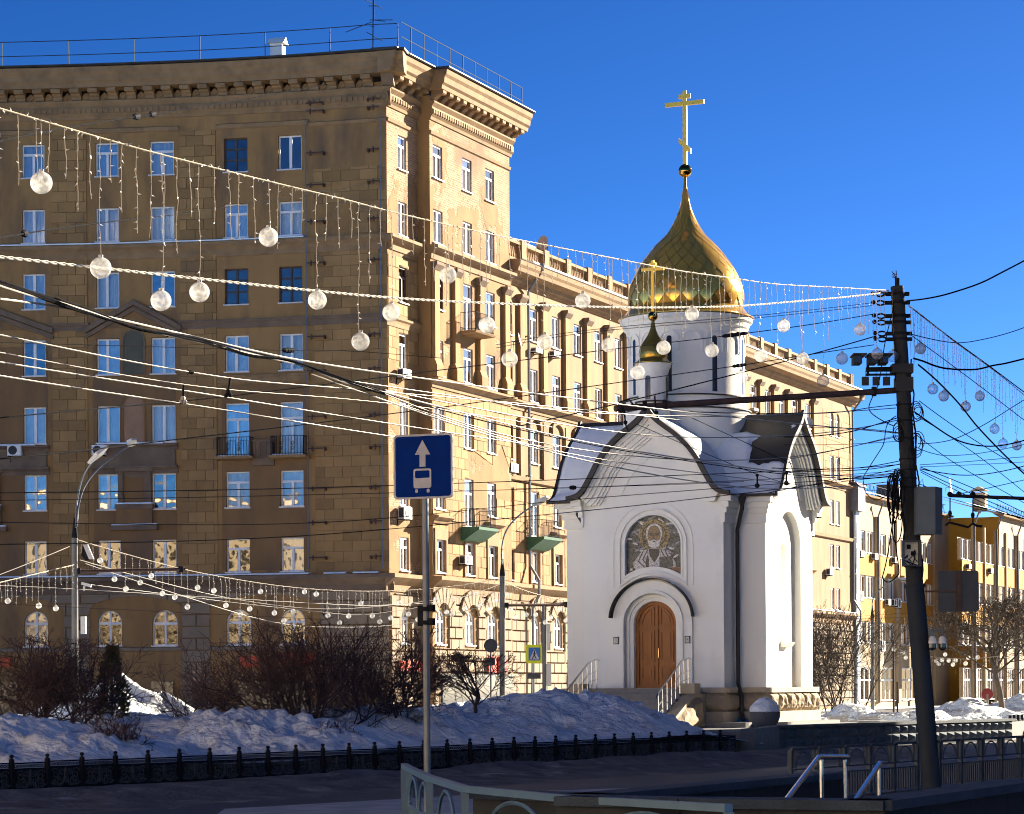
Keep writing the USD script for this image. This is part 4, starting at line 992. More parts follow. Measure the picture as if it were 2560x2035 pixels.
MB().ball((*TC, 13.29), .155, 16).build('ball', m_golddk, chapel, smooth=True)
cross(TC[0], TC[1], 13.42, 15.02, .095, .74)
# portal, door, canopy
F0 = Rot(0, B_)
MB(F0).poly(arch_poly(-1.3, 1.3, 1.8, 5.18, 30).difference(arch_poly(-1.0, 1.0, 1.7, 4.86, 30)), .0, .1).build('portal', m_lime, chapel)
MB(F0).poly(arch_poly(-1.02, 1.02, 1.8, 4.87, 30).difference(arch_poly(-.93, .93, 1.7, 4.78, 30)), .0, .16).build('portal_moulding', m_lime, chapel)
MB(F0).poly(arch_poly(-.9, .9, 1.8, 4.74, 30).difference(arch_poly(-.82, .82, 1.7, 4.66, 30)), -.12, -.05).build('portal_moulding', m_lime, chapel)
big = arch_poly(-1.32, 1.32, 4.3, 7.66, 30)
MB(F0).poly(big.difference(big.buffer(-.028)).intersection(rect(-2, 2, 5.0, 8)), 0, .02).build('arch_line', m_lime, chapel)
mf = mosaic.buffer(.2, join_style=2); 
MB(F0).poly(mf.difference(mf.buffer(-.05)), 0, .05).build('mosaic_frame', m_lime, chapel)
MB(F0).poly(mosaic.buffer(.06, join_style=2).difference(mosaic), 0, .025).build('mosaic_frame', m_lime, chapel)
dr_ = part_xform('door', chapel)
DF = Rot(0, B_ - .34)
MB(DF).poly(arch_poly(-.72, .72, 1.78, 4.56, 24), -.05, 0).build('leaf', m_wood, dr_)
ia = arch_poly(-.6, .6, 1.9, 4.44, 24)
MB(DF).poly(arch_poly(-.72, .72, 1.78, 4.56, 24).difference(ia), 0, .05).build('door_frame', m_wood, dr_)
b = MB(DF); b.box(-.035, .035, 0, .04, 1.9, 4.4); b.build('meeting_stile', m_wood, dr_)
for x0, x1 in ((-.54, -.09), (.09, .54)):
    for z0, z1 in ((2.05, 2.5), (2.62, 3.62)):
        MB(DF).poly(rect(x0, x1, z0, z1).difference(rect(x0 + .06, x1 - .06, z0 + .06, z1 - .06)), 0, .03).build('door_panel', m_wood, dr_)
        MB(DF).poly(rect(x0 + .1, x1 - .1, z0 + .1, z1 - .1), 0, .022).build('door_panel', m_wood, dr_)
    q = ia.buffer(-.07).intersection(rect(x0, x1, 3.76, 5))
    MB(DF).poly(q.difference(q.buffer(-.05)), 0, .03).build('door_panel', m_wood, dr_); MB(DF).poly(q.buffer(-.09), 0, .02).build('door_panel', m_wood, dr_)
b = MB(DF); b.box(-.6, .6, 0, .035, 3.66, 3.74); b.build('door_rail', m_wood, dr_)
m_brass = M('brass', (0.6, 0.42, 0.18), rough=.3, metal=1.0)
MB(DF).box(.05, .08, .04, .08, 2.75, 3.05).build('handle', m_brass, dr_)
ca = np.linspace(math.radians(4), math.radians(176), 40)
b = MB(F0); V = []
for a in ca:
    for r, o in ((1.335, .02), (1.357, .02), (1.372, .3), (1.35, .3)): V.append((r * math.cos(a) * (1 + 0 * o), o, 3.93 + r * .97 * math.sin(a)))
F = [(i * 4 + j, i * 4 + (j + 1) % 4, (i + 1) * 4 + (j + 1) % 4, (i + 1) * 4 + j) for i in range(39) for j in range(4)] + [(0, 1, 2, 3), (156, 157, 158, 159)]
b.add(V, F).build('door_canopy', m_rooftin, chapel)
a2 = ca[12:27]; b = MB(F0); V = []
for i, a in enumerate(a2):
    h = .06 * math.sin(math.pi * i / 14) + .004
    for o, r in ((.04, 1.359 + h), (.27, 1.371 + h * .8)): V.append((r * math.cos(a), o, 3.93 + r * .97 * math.sin(a)))
b.add(V, [(i * 2, i * 2 + 1, i * 2 + 3, i * 2 + 2) for i in range(14)]).build('canopy_snow', m_snow, chapel)
m_black = M('black_print', (0.02, 0.02, 0.02))
m_paper = M('pale_plaque', (0.62, 0.6, 0.55), (0.55, 0.53, 0.49))
for x in (-1.19, 1.16):
    pq = part_xform('plaque', chapel)
    MB(F0).box(x - .085, x + .085, .1, .125, 3.19, 3.42).build('plaque_frame', m_black, pq)
    MB(F0).box(x - .062, x + .062, .125, .13, 3.213, 3.397).build('plaque_face', m_paper, pq)
    b = MB(F0)
    if x > 0: b.poly(Point(x, 3.33).buffer(.03, 6).difference(Point(x, 3.33).buffer(.017, 6)), .13, .134)
    for zz in (3.25, 3.272, 3.294) if x > 0 else (3.24, 3.27, 3.3, 3.33, 3.36): b.box(x - .042, x + .042, .13, .134, zz, zz + .01)
    b.build('plaque_print', m_steelblue, pq)
# mosaic panel: little stones of colour, a bearded haloed figure in a pale robe
def tess(name, c, var=.5, metal=0.0, sc=38):
    n = {"g": ("geometry", {}), "v": ("voronoi_texture", {"scale": float(sc)}), "h": ("separate_color", {}), "a": ("map_range", {"to_min": 1 - var, "to_max": 1 + var}), "m": ("mix", {"mix_type": "multiply", "fac": 1.0, "color1": c}),
         "d": ("rgb_ramp", {"ramp": [(0.0, (1, 1, 1)), (.55, (1, 1, 1)), (.8, (.25, .25, .25))]}), "m2": ("mix", {"mix_type": "multiply", "fac": .8}), "c": ("combine_color", {}),
         "p": ("principled_bsdf", {"roughness": .35, "metallic": metal})}
    return usdkit.material(stage, f'/World/Looks/{name}', n, [("g.position", "v.vector"), ("v.color", "h.color"), ("h.r", "a.value"), ("a.result", "c.r"), ("a.result", "c.g"), ("a.result", "c.b"), ("c.color", "m.color2"),
        ("v.distance", "d.fac"), ("m.color", "m2.color1"), ("d.color", "m2.color2"), ("m2.color", "p.base_color")], surface="p.BSDF")
t_bg = tess('mosaic_slate_green', (0.06, 0.07, 0.066), 1.0, sc=24); t_bl = tess('mosaic_grey_blue', (0.2, 0.215, 0.25), .8, sc=26); t_gold = tess('mosaic_gold', (0.22, 0.16, 0.07), 1.0, sc=26); t_skin = tess('mosaic_skin', (0.25, 0.16, 0.08), .35)
t_wh = tess('mosaic_white', (0.62, 0.6, 0.56), .25); t_rb = tess('mosaic_robe', (0.5, 0.48, 0.47), .4); t_dk = tess('mosaic_dark', (0.04, 0.035, 0.03), .6); t_rd = tess('mosaic_rust', (0.22, 0.09, 0.04), .6)
mos = part_xform('mosaic', chapel)
MF = Rot(0, B_ - .13)
def inlay(pg, lev, mat, name='inlay'): MB(MF).poly(pg.intersection(mosaic.buffer(.005)), 0 if lev == 0 else -.002, .004 * lev + .004).build(name, mat, mos)
el = lambda x, z, a, b2, n=16: shapely.affinity.scale(Point(x, z).buffer(1, n), a, b2)
MB(MF).poly(mosaic.buffer(.02), -.02, 0).build('ground', t_bg, mos)
for i in range(60):
    x = rng.uniform(-.85, .85); z = rng.uniform(5.9, 7.2); a = rng.uniform(.06, .26)
    inlay(shapely.affinity.rotate(el(x, z, a, .03, 4), rng.uniform(-35, 35)), .6 + .05 * i % 1, t_bl if i % 3 else t_wh, 'streak') if i % 5 else None
inlay(el(0, 6.62, .52, .5), 2, t_gold, 'halo')
inlay(el(0, 6.62, .40, .38).difference(el(0, 6.62, .37, .35)), 2.6, t_dk, 'halo_line')
inlay(Polygon([(-.62, 5.0), (-.70, 5.75), (-.42, 6.12), (-.12, 6.22), (.14, 6.22), (.45, 6.1), (.70, 5.75), (.72, 5.0)]), 3, t_rb, 'robe')
inlay(Polygon([(-.18, 6.2), (.18, 6.2), (.16, 5.98), (0, 5.75), (-.15, 5.98)]), 4, t_dk, 'collar')
for sx in (-1, 1):
    for q in (0, .14):
        inlay(LineString([(sx * (.22 + q), 6.16 - q * .2), (sx * (.38 + q), 5.86 - q * .4), (sx * (.18 + q), 5.62)]).buffer(.016), 4.5, t_dk, 'stripe')
inlay(Polygon([(.17, 5.55), (.62, 5.62), (.6, 5.95), (.17, 5.93)]), 5, t_bg, 'book'); inlay(Polygon([(.2, 5.3), (.9, 5.35), (.85, 5.6), (.3, 5.58)]), 5, t_rd, 'sleeve')
inlay(Polygon([(-.3, 5.5), (-.2, 5.5), (-.17, 5.85), (-.22, 6.02), (-.27, 5.85)]), 5, t_dk, 'hand')
for i in range(3):
    for j in range(2): inlay(rect(-.8 + .09 * i, -.72 + .09 * i, 5.42 + .09 * j, 5.5 + .09 * j), 4, t_wh if (i + j) % 2 else t_dk, 'check')
inlay(el(0, 6.68, .27, .31), 4, t_wh, 'hair'); inlay(el(0, 6.64, .215, .29), 5, t_skin, 'face')
inlay(Polygon([(-.22, 6.5), (-.12, 6.44), (0, 6.49), (.12, 6.44), (.22, 6.5), (.17, 6.28), (0, 6.2), (-.17, 6.28)]), 6, t_wh, 'beard')
for sx in (-1, 1): inlay(el(sx * .09, 6.625, .045, .022, 6), 6, t_dk, 'eye'); inlay(LineString([(sx * .03, 6.66), (sx * .1, 6.69), (sx * .17, 6.65)]).buffer(.013), 6.5, t_dk, 'brow')
inlay(LineString([(0, 6.64), (-.012, 6.52), (.015, 6.51)]).buffer(.014), 6.5, t_dk, 'nose'); inlay(el(0, 6.42, .05, .014, 6), 7, t_dk, 'mouth')
# plinth: slab course, rock-faced stones, smooth cap
crossp = unary_union([rect(-A_, A_, -B_, B_), rect(-B_, B_, -A_, A_)])
def flatsolid(pg, z0, z1, name, mat, parent=chapel):
    b = MB(); v2, f2 = trimesh.creation.triangulate_polygon(pg, engine='earcut'); b.add(np.c_[v2, np.full(len(v2), z1)], f2)
    for r in [pg.exterior] + list(pg.interiors):
        c = np.array(r.coords); m = len(c); b.add(np.vstack([np.c_[c, np.full(m, z0)], np.c_[c, np.full(m, z1)]]), [(i, i + 1, m + i + 1, m + i) for i in range(m - 1)])
    return b.build(name, mat, parent)
flatsolid(crossp.buffer(.2, 6), 1.64, 1.80, 'plinth_cap', m_plinthcap)
flatsolid(crossp.buffer(.24, 6), .3, 1.06, 'plinth_slab', m_plinthcap)
flatsolid(crossp.buffer(.06, 2), 1.0, 1.66, 'plinth_core', m_plinth)
core = np.array(crossp.buffer(.1, join_style=2).exterior.coords)
for i in range(len(core) - 1):
    p, q = core[i], core[i + 1]; L = np.linalg.norm(q - p); n = max(1, int(round(L / .85)))
    tdir = (q - p) / L; nd = np.array([tdir[1], -tdir[0]])
    if crossp.contains(Point(*(p + q) / 2 + nd * .3)): nd = -nd
    for k in range(n):
        a = p + tdir * (L * k / n + .01); c_ = p + tdir * (L * (k + 1) / n - .01)
        gx = np.linspace(0, 1, 9); gz = np.linspace(1.07, 1.635, 7); X, Z = np.meshgrid(gx, gz)
        e = np.minimum(np.minimum(X, 1 - X) * 5, np.minimum(Z - 1.07, 1.635 - Z) * 8).clip(0, 1)
        pts = a[None] + X.ravel()[:, None] * (c_ - a)[None]
        o = (.04 + .22 * meshkit.fbm(np.c_[pts * 3.2, Z.ravel() * 3.2], 4, 5)) * e.ravel() - .01
        V = np.c_[pts + nd * o[:, None], Z.ravel()]
        MB().add(V, [(r * 9 + s, r * 9 + s + 1, (r + 1) * 9 + s + 1, (r + 1) * 9 + s) for r in range(6) for s in range(8)]).build('plinth_stone', m_plinth, chapel)
# steps to the door, cheek walls, handrails
x0, x1 = -1.85, 1.4
for i in range(7):
    z1 = 1.78 - .16 * i
    MB().box(x0, x1, -3.5 - .9 - .36 * i if i else -4.4, -3.3 if i == 0 else -4.4 - .36 * (i - 1), .4, z1).build('step', m_granite, chapel)
for x in (x0 - .38, x1):
    b = MB(); V = [(x, -3.42, .4), (x, -6.6, .4), (x, -6.6, .72), (x, -4.5, 1.62), (x, -3.42, 1.62)]; W = [(x + .38, *v[1:]) for v in V]
    b.add(V + W, [(0, 1, 6, 5), (1, 2, 7, 6), (2, 3, 8, 7), (3, 4, 9, 8), (4, 0, 5, 9)]); b.add(V + W, [(0, 1, 2), (0, 2, 3), (0, 3, 4), (5, 6, 7), (5, 7, 8), (5, 8, 9)]); b.build('stair_cheek', m_plinthcap, chapel)
    MB().box(x - .03, x + .42, -4.6, -4.1, 1.62, 1.93).build('cheek_cap', m_plinthcap, chapel)
    gy = np.linspace(-6.3, -3.9, 15); gz = np.linspace(.5, 1.5, 8); Yg, Zg = np.meshgrid(gy, gz)
    top = np.interp(Yg, [-6.6, -4.5, -3.4], [.6, 1.5, 1.5]); Zg = .5 + (Zg - .5) * np.clip(top - .5, .02, 2)
    sx = 1 if x > 0 else -1
    e = np.minimum.reduce([(Yg + 6.3) * 4, (-3.9 - Yg) * 4, (Zg - .5) * 6 + .2, (top - Zg) * 8]).clip(0, 1)
    O = (.05 + .3 * meshkit.fbm(np.c_[Yg.ravel() * 2.5, Zg.ravel() * 2.5, 0 * Zg.ravel()], 4, 9).reshape(Yg.shape)) * e
    MB().grid((x + .38 if sx > 0 else x) + sx * O, Yg, Zg).build('rock_face', m_plinth, chapel)
for x in (-1.7, 1.32):
    hr = part_xform('handrail', chapel)
    MB().tube([(x, -3.55, 2.66), (x, -3.75, 2.70), (x, -4.35, 2.6), (x, -6.35, 1.62), (x, -6.45, 1.5)], .026, 7).build('rail', m_steel, hr)
    b = MB()
    for y in np.linspace(-6.3, -3.8, 8):
        zt = np.interp(y, [-6.35, -4.35, -3.75], [1.62, 2.6, 2.7]); b.tube([(x, y, zt - .95), (x, y, zt)], .014, 5)
    b.build('rail_post', m_steel, hr)
    b = MB()
    for dz_ in (-.35, -.6): b.tube([(x, -6.3, 1.62 + dz_), (x, -4.35, 2.6 + dz_), (x, -3.7, 2.68 + dz_)], .011, 5)
    b.build('rail_bar', m_steel, hr)
# downpipes in the corners
m_downp = M('dark_brown_downpipe', (0.035, 0.027, 0.024), (0.025, 0.02, 0.018), rough=.5, spec=.4)
for sx in (-1, 1):
    b = MB(); b.tube([(sx * 2.72, -2.78, 7.56), (sx * 2.72, -2.78, 7.25), (sx * 2.44, -2.44, 6.6), (sx * 2.44, -2.44, 2.1), (sx * 2.46, -2.5, 1.9), (sx * 2.62, -2.66, 1.5), (sx * 2.62, -2.66, 1.0), (sx * 2.75, -2.85, .8)], .065, 8)
    b.lathe([(.07, -.2), (.13, 0), (.13, .05)], (sx * 2.72, -2.78, 7.56), 8); b.build('downpipe', m_downp, chapel)
    MB().box(min(sx * 2.3, sx * 3.72), max(sx * 2.3, sx * 3.72), -2.78, -2.68, 7.62, 7.7).build('gutter', m_rooftin, chapel)
# ================================================================ ground, snow, terrace
flatsolid_late = []
m_asphalt = M('dark_wet_asphalt', (0.03, 0.029, 0.029), (0.018, 0.018, 0.018), scale=.5, rough=.6, bump=.5, bscale=9, third=((.085, .088, .094), .9, .5, .72), stretch=(1, .3, 1))
m_asphalt = None
def road_mat():
    n = {'g': ('geometry', {}), 'mp': ('mapping', {'rotation': (0.0, 0.0, math.radians(57.8)), 'scale': (.12, 1.6, 1.0)}), 'n': ('noise_texture', {'scale': 1.0, 'detail': 7.0, 'roughness': .65}), 'r': ('rgb_ramp', {'ramp': [(.3, (.012, .0125, .014)), (.5, (.026, .027, .03)), (.62, (.05, .052, .057)), (.75, (.12, .126, .135))]}),
         'n2': ('noise_texture', {'scale': 7.0, 'detail': 6.0}), 'b': ('bump', {'strength': .6, 'distance': .05}), 'rr': ('map_range', {'to_min': .35, 'to_max': .95}), 'p': ('principled_bsdf', {'specular_ior_level': .3})}
    return usdkit.material(stage, '/World/Looks/wet_asphalt_with_snow_tracks', n, [('g.position', 'mp.vector'), ('mp.vector', 'n.vector'), ('n.fac', 'r.fac'), ('r.color', 'p.base_color'), ('g.position', 'n2.vector'), ('n2.fac', 'b.height'), ('b.normal', 'p.normal'), ('n.fac', 'rr.value'), ('rr.result', 'p.roughness')], surface='p.BSDF')
m_asphalt = road_mat()
m_slush = M('brown_slush', (0.15, 0.145, 0.145), (0.045, 0.044, 0.046), scale=1.3, rough=.9, bump=.9, bscale=10, third=((.36, .37, .39), .8, .58, .78), bdist=.1)
m_pave = M('grey_paving', (0.15, 0.15, 0.15), (0.1, 0.1, 0.1), scale=1.2, bump=.2)
MB().add([(-900, -200, -.02), (900, -200, -.02), (900, 1500, -.02), (-900, 1500, -.02)], [(0, 1, 2, 3)]).build('ground', m_slush, None, kind='structure', label='slushy city ground', cat='ground')
FA, FB = np.array([-16.0, 35.8]), np.array([6.35, 71.0])      # line of the low iron fence
FA0 = np.array([-9.0, 46.6]); fd = (FB - FA0) / np.linalg.norm(FB - FA0); fnv = np.array([-fd[1], fd[0]])   # fnv points to the garden behind
FA = FA0 - fd * 10
fL = np.linalg.norm(FB - FA)
def strip_xy(a, o): return FA + fd * a + fnv * o
r0 = [strip_xy(-30, -1.6), strip_xy(fL + 60, -1.6), strip_xy(fL + 60, -30), strip_xy(-30, -30)]
MB().add([(p[0], p[1], -.012) for p in r0], [(0, 1, 2, 3)]).build('road', m_asphalt, None, kind='structure', label='dark wet asphalt carriageway in shade', cat='road')
# slush berm along the kerb, in low ridges
a = np.linspace(-8, fL + 3, 150); o = np.linspace(-6.5, .1, 34); A, O = np.meshgrid(a, o)
N = meshkit.fbm(np.c_[A.ravel() * .35, O.ravel() * 1.3, 0 * A.ravel()], 5, 3).reshape(A.shape)
Hs = np.interp(O, [-6.5, -4.6, -4.0, -3.0, -2.3, -1.2, 0], [-.03, .02, .12, .05, .2, .07, .05]) * (.35 + 1.3 * N) + .05 * (meshkit.fbm(np.c_[A.ravel() * 2, O.ravel() * 3, 0 * A.ravel()], 3, 8).reshape(A.shape) - .5)
xy = FA + A.ravel()[:, None] * fd + O.ravel()[:, None] * fnv
MB().grid(xy[:, 0].reshape(A.shape), xy[:, 1].reshape(A.shape), Hs).build('slush', m_slush, None, smooth=True, kind='stuff', label='brown slush ridges ploughed along the iron fence', cat='slush')
npv = [G(540, 36.5), G(560, 38.2), G(1010, 41.4), G(1330, 44.0), G(1900, 47), G(1900, 36)]
flatsolid_late.append((Polygon([tuple(p[:2]) for p in npv]), -.05, .09))
# garden snow bank: crest heights read along the photo
def garden():
    a = np.linspace(-2, fL + 1.2, 430); o = np.r_[np.linspace(.12, 12, 90), np.linspace(12.4, 46, 60)]
    A, O = np.meshgrid(a, o)
    XY = FA + A.ravel()[:, None] * fd + O.ravel()[:, None] * fnv
    X, Y = XY[:, 0].reshape(A.shape), XY[:, 1].reshape(A.shape)
    crest = np.interp(A, [0, 9, 13, 17, 21, 25, 29, 33, 37, 41, 43, fL, fL + 2], [.75, .8, 1.15, .75, .95, 1.15, 1.0, 1.25, 1.6, 1.62, 1.45, .85, .62])
    near = np.interp(O, [0, .15, 1.2, 3.0, 5.0, 7.5, 11, 20, 46], [.25, .32, .6, .9, 1.0, .85, .62, .45, .12])
    # toe of the bank at the terrace
    Z = .12 + crest * near
    n1 = meshkit.fbm(np.c_[X.ravel() * .28, Y.ravel() * .28, 0 * X.ravel()], 4, 11).reshape(A.shape); n2 = meshkit.fbm(np.c_[X.ravel() * 1.1, Y.ravel() * 1.1, 0 * X.ravel()], 4, 12).reshape(A.shape)
    Z += (n1 - .5) * .75 * np.clip(O / 2.5, .15, 1) + (n2 - .5) * .5 * np.clip(O / 1.5, .1, 1)
    pits = meshkit.noise(np.c_[X.ravel() * 1.7, Y.ravel() * 1.7, 0 * X.ravel()], 20).reshape(A.shape)
    Z -= .2 * np.clip((pits - .66) * 6, 0, 1) * np.clip(O / 2, 0, 1)
    n3 = meshkit.fbm(np.c_[X.ravel() * 2.6, Y.ravel() * 2.6, 0 * X.ravel()], 3, 31).reshape(A.shape); n4 = meshkit.noise(np.c_[X.ravel() * .75, Y.ravel() * .75, 0 * X.ravel() + 5], 33).reshape(A.shape)
    Z += (np.abs(n3 - .5) - .12) * .6 * np.clip(O / 1.2, .1, 1) * np.clip((n4 - .3) * 3, .15, 1)
    Z += .3 * np.sin(A * .9 + 2 * n1) * np.clip(O / 2, 0, 1) * np.clip((6 - O) / 3, 0, 1) * .6
    # big heap in the sun behind the bushes
    hx, hy = G(395, 84)[:2]
    for (hu, hY, hz, wx) in ((360, 86, 1.35, 3.0), (420, 87, 1.2, 2.6), (480, 88, 1.0, 3.2), (560, 90, .9, 3.5), (330, 80, .55, 2.0)):
        cx, cy = G(hu, hY)[:2]
        Z += 2.1 * hz * np.exp(-(((X - cx) / wx) ** 2 + ((Y - cy) / 3.2) ** 2)) * (.75 + .5 * n2)
    # fall away under the chapel steps and the terrace
    cx, cy = CHX, CHY
    d = np.hypot(X - cx, Y - cy)
    Z = np.where(d < 7.0, np.minimum(Z, .5), Z)
    ends = np.clip((fL + 1.0 - A) / 3.5, 0, 1)
    Z = .1 + (Z - .1) * (.35 + .65 * ends)
    return X, Y, np.maximum(Z, .02)
gX, gY, gZ = garden()
from scipy.interpolate import NearestNDInterpolator
gnear = NearestNDInterpolator(np.c_[gX.ravel(), gY.ravel()], gZ.ravel())
MB().grid(gX, gY, gZ).build('snow_bank', m_dirtsnow, None, smooth=True, kind='stuff', label='long pitted snow bank behind the iron fence', cat='snow')
# terrace round the chapel with a retaining wall of pointed stones
RWA, RWB = np.array([7.6, 75.6]), np.array([16.7, 88.2])
rd = (RWB - RWA) / np.linalg.norm(RWB - RWA); rn = np.array([rd[1], -rd[0]]); RL = np.linalg.norm(RWB - RWA)
T0 = FB + fd * .3
tpoly = Polygon([tuple(T0), tuple(RWA), tuple(RWB), tuple(RWB + np.array([9, 26])), (4, 122), (-3, 100), tuple(T0 + fnv * 9)])
flatsolid(tpoly, -.1, .58, 'terrace', m_pave, None)
m_nearsnow = M('packed_snow_pavement', (0.34, 0.38, 0.42), (0.2, 0.225, 0.25), scale=1.6, rough=.9, bump=.6, bscale=6)
for pg_, a_z, b_z in flatsolid_late:
    tag(flatsolid(pg_, a_z, b_z, 'pavement', m_nearsnow, None), 'snow packed pavement on the near side of the road', 'pavement', kind='structure')
tag(stage.GetPrimAtPath('/World/terrace'), 'raised paved terrace under the chapel', 'terrace', kind='structure')
m_retain = M('grey_retaining_stone', (0.095, 0.112, 0.128), (0.06, 0.072, 0.084), scale=3, bump=.3, bscale=20)
rw = thing('retaining_wall', 'grey retaining wall of two rows of pointed stones below the terrace', 'wall')
az = math.atan2(rd[0], rd[1]); WF = Flat((RWA[0], RWA[1]), az)
MB(WF).box(0, RL, -.35, 0, -.1, .62).build('wall_core', m_retain, rw)
MB(WF).box(-.05, RL + .05, -.4, .1, .62, .7).build('coping', m_retain, rw)
n = int(RL / .52)
for r in range(2):
    for i in range(n):
        s = i * RL / n; w_ = RL / n - .012; zb = .06 + r * .285
        MB(WF).add([(s, 0, zb), (s + w_, 0, zb), (s + w_, 0, zb + .27), (s, 0, zb + .27), (s + w_ * .5, .13, zb + .17)], [(0, 1, 4), (1, 2, 4), (2, 3, 4), (3, 0, 4)]).build('pointed_stone', m_retain, rw)
d_ = RWA - T0; b = MB(Flat((T0[0], T0[1]), math.atan2(d_[0], d_[1]))); b.box(0, np.linalg.norm(d_), -.35, .05, -.1, .68); b.build('end_block', m_retain, rw)
# round end pier and dark kerb slab on the terrace in front of the chapel
kerb = thing('terrace_kerb', 'low grey stone kerb slab around the chapel plinth', 'kerb', loc=(CHX, CHY, 0), rz=-PSI)
kp = crossp.buffer(.85, 8); flatsolid(kp, .5, .74, 'kerb_slab', m_granite, kerb)
# snow heaps on the far side, right of the chapel
def heap(name_label, u, Y, rx, ry, h, seed, mat=m_dirtsnow, z0=.35, group=None, base=None):
    h = h * .52; c = G(u, Y); n = 80; t_ = np.linspace(-1.15, 1.15, n); X, T = np.meshgrid(t_, t_)
    R = np.hypot(X, T); N = meshkit.fbm(np.c_[X.ravel() * 2.2, T.ravel() * 2.2, np.full(X.size, seed)], 5, seed).reshape(X.shape)
    Z = h * np.clip(1 - R ** 2, -.15, 1) ** 1.0 * (.55 + .9 * N) if False else h * np.maximum(1 - R ** 1.5, -.2) * (.35 + 1.25 * N) + .16 * (np.abs(meshkit.fbm(np.c_[X.ravel() * 6, T.ravel() * 6, np.full(X.size, seed)], 3, seed + 1).reshape(X.shape) - .5) - .1)
    return MB().grid(c[0] + X * rx, c[1] + T * ry, z0 + Z).build('snow_heap', mat, None, smooth=True, kind='stuff', label=name_label, cat='snow heap', group=group)
heap('rounded snow heap just right of the chapel plinth', 2110, 98, 2.2, 2.5, 1.25, 21)
heap('smooth shaded snow heap left of the grey pole', 2215, 97, 1.9, 2.4, 1.15, 22)
heap('pointed snow heap touching the grey pole', 2300, 94, 1.7, 2.0, 1.05, 23)
heap('broad lumpy snow heap right of the grey pole', 2410, 100, 3.0, 3.5, 1.45, 24)
heap('low snow heap with a peak near the right edge', 2450, 93, 1.5, 2.0, 1.05, 25)
heap('long snow ridge below the bare tree at the right edge', 2560, 104, 3.6, 3.2, 1.5, 26)
heap('snow heap above the pointed wall at the far right', 2520, 95, 1.8, 1.8, .95, 27)
MB().add([(8.5, 92, .6), (30, 92, .6), (34, 125, .3), (9, 125, .3)], [(0, 1, 2, 3)]).build('snow_field', m_dirtsnow, None, kind='stuff', label='trampled snow field between the chapel and the yellow building', cat='snow')
# pavement across the street by the big building
pv = [RF(np.array([[s, o, .03]]))[0] for s, o in ((-3, 0.1), (170, 0.1), (170, 5.5), (-3, 5.5))]
MB().add([tuple(p) for p in pv], [(0, 1, 2, 3)]).build('pavement', m_dirtsnow, None, kind='structure', label='snowy pavement along the tan buildings', cat='pavement')
pv = [LF(np.array([[s, o, .035]]))[0] for s in np.linspace(0, LL + 2, 12) for o in (0.1, 6.0)]
MB().add(pv, [(2 * i, 2 * i + 1, 2 * i + 3, 2 * i + 2) for i in range(11)]).build('pavement', m_dirtsnow, None, kind='structure', label='snowy pavement below the curved front', cat='pavement')
# ================================================================ building across the street, right of the frame, that throws the foreground into shade
sx_, sy_ = math.sin(SUN_AZ), math.cos(SUN_AZ)
def tq(t_, q_): return (sx_ * t_ - sy_ * q_, sy_ * t_ + sx_ * q_)
opp = thing('corner_house', 'eight storey tan house standing right of the view across the street', 'apartment building')
OF = Flat(tq(75, -15), math.atan2(-sy_, sx_)); OF.nrm = np.array([-sx_, -sy_])
OLEN, OT = 71.8, 24.8
hs = [rect(2 + 3.4 * i, 3.5 + 3.4 * i, 2.0 + 2.9 * j, 3.9 + 2.9 * j) for i in range(19) for j in range(7)]
b = MB(OF); b.poly(rect(0, OLEN, -.5, OT).difference(unary_union(hs)), 0, 0)
for h in hs: b.ring(np.array(h.exterior.coords), -.3, 0)
b.box(0, OLEN, -14, -13.9, -.5, OT); b.box(0, .01, -14, 0, -.5, OT); b.box(OLEN - .01, OLEN, -14, 0, -.5, OT); b.build('wall', m_plaster, opp)
MB(OF).box(-.4, OLEN + .4, -14.4, .5, OT, OT + .5).build('roof', m_rooftin, opp)
MB(OF).box(.2, OLEN - .2, -.34, -.3, .5, OT - .3).build('glazing', m_glassdark, opp)

# ---- sunlit houses on the near side of the square, behind and left of the eye
m_cream = M('cream_house_render', (0.72, 0.6, 0.43), (0.64, 0.53, 0.37), scale=.6, bump=.1)
m_pinkh = M('pale_pink_house_render', (0.7, 0.55, 0.42), (0.62, 0.47, 0.35), scale=.6, bump=.1)
for lab, q0, q1, hgt, mt in (('long cream house behind the viewpoint on the near side of the square', -60, 8, 19.0, m_cream), ('pale pink house behind and left of the viewpoint', 9, 44, 20.5, m_pinkh), ('cream house farther left on the near side of the square', 45, 90, 19.0, m_cream)):
    hN = thing('square_house', lab, 'apartment building'); HF = Flat(tq(-30, q0), math.atan2(-sy_, sx_)); HF.nrm = np.array([sx_, sy_]); L = q1 - q0
    hs = [rect(1.5 + 3.4 * i, 2.9 + 3.4 * i, 1.5 + 3.1 * j, 3.3 + 3.1 * j) for i in range(int((L - 2) / 3.4)) for j in range(int((hgt - 2) / 3.1))]
    b = MB(HF); b.poly(rect(0, L, -.5, hgt).difference(unary_union(hs)), 0, 0)
    for h in hs: b.ring(np.array(h.exterior.coords), -.25, 0)
    b.box(0, L, -10, -9.9, -.5, hgt); b.box(0, .01, -10, 0, -.5, hgt); b.box(L - .01, L, -10, 0, -.5, hgt); b.build('wall', mt, hN)
    MB(HF).box(-.4, L + .4, -10.4, .5, hgt, hgt + .4).build('roof', m_rooftin, hN); MB(HF).box(.2, L - .2, -.28, -.24, .5, hgt - .3).build('glazing', m_glassdark, hN)

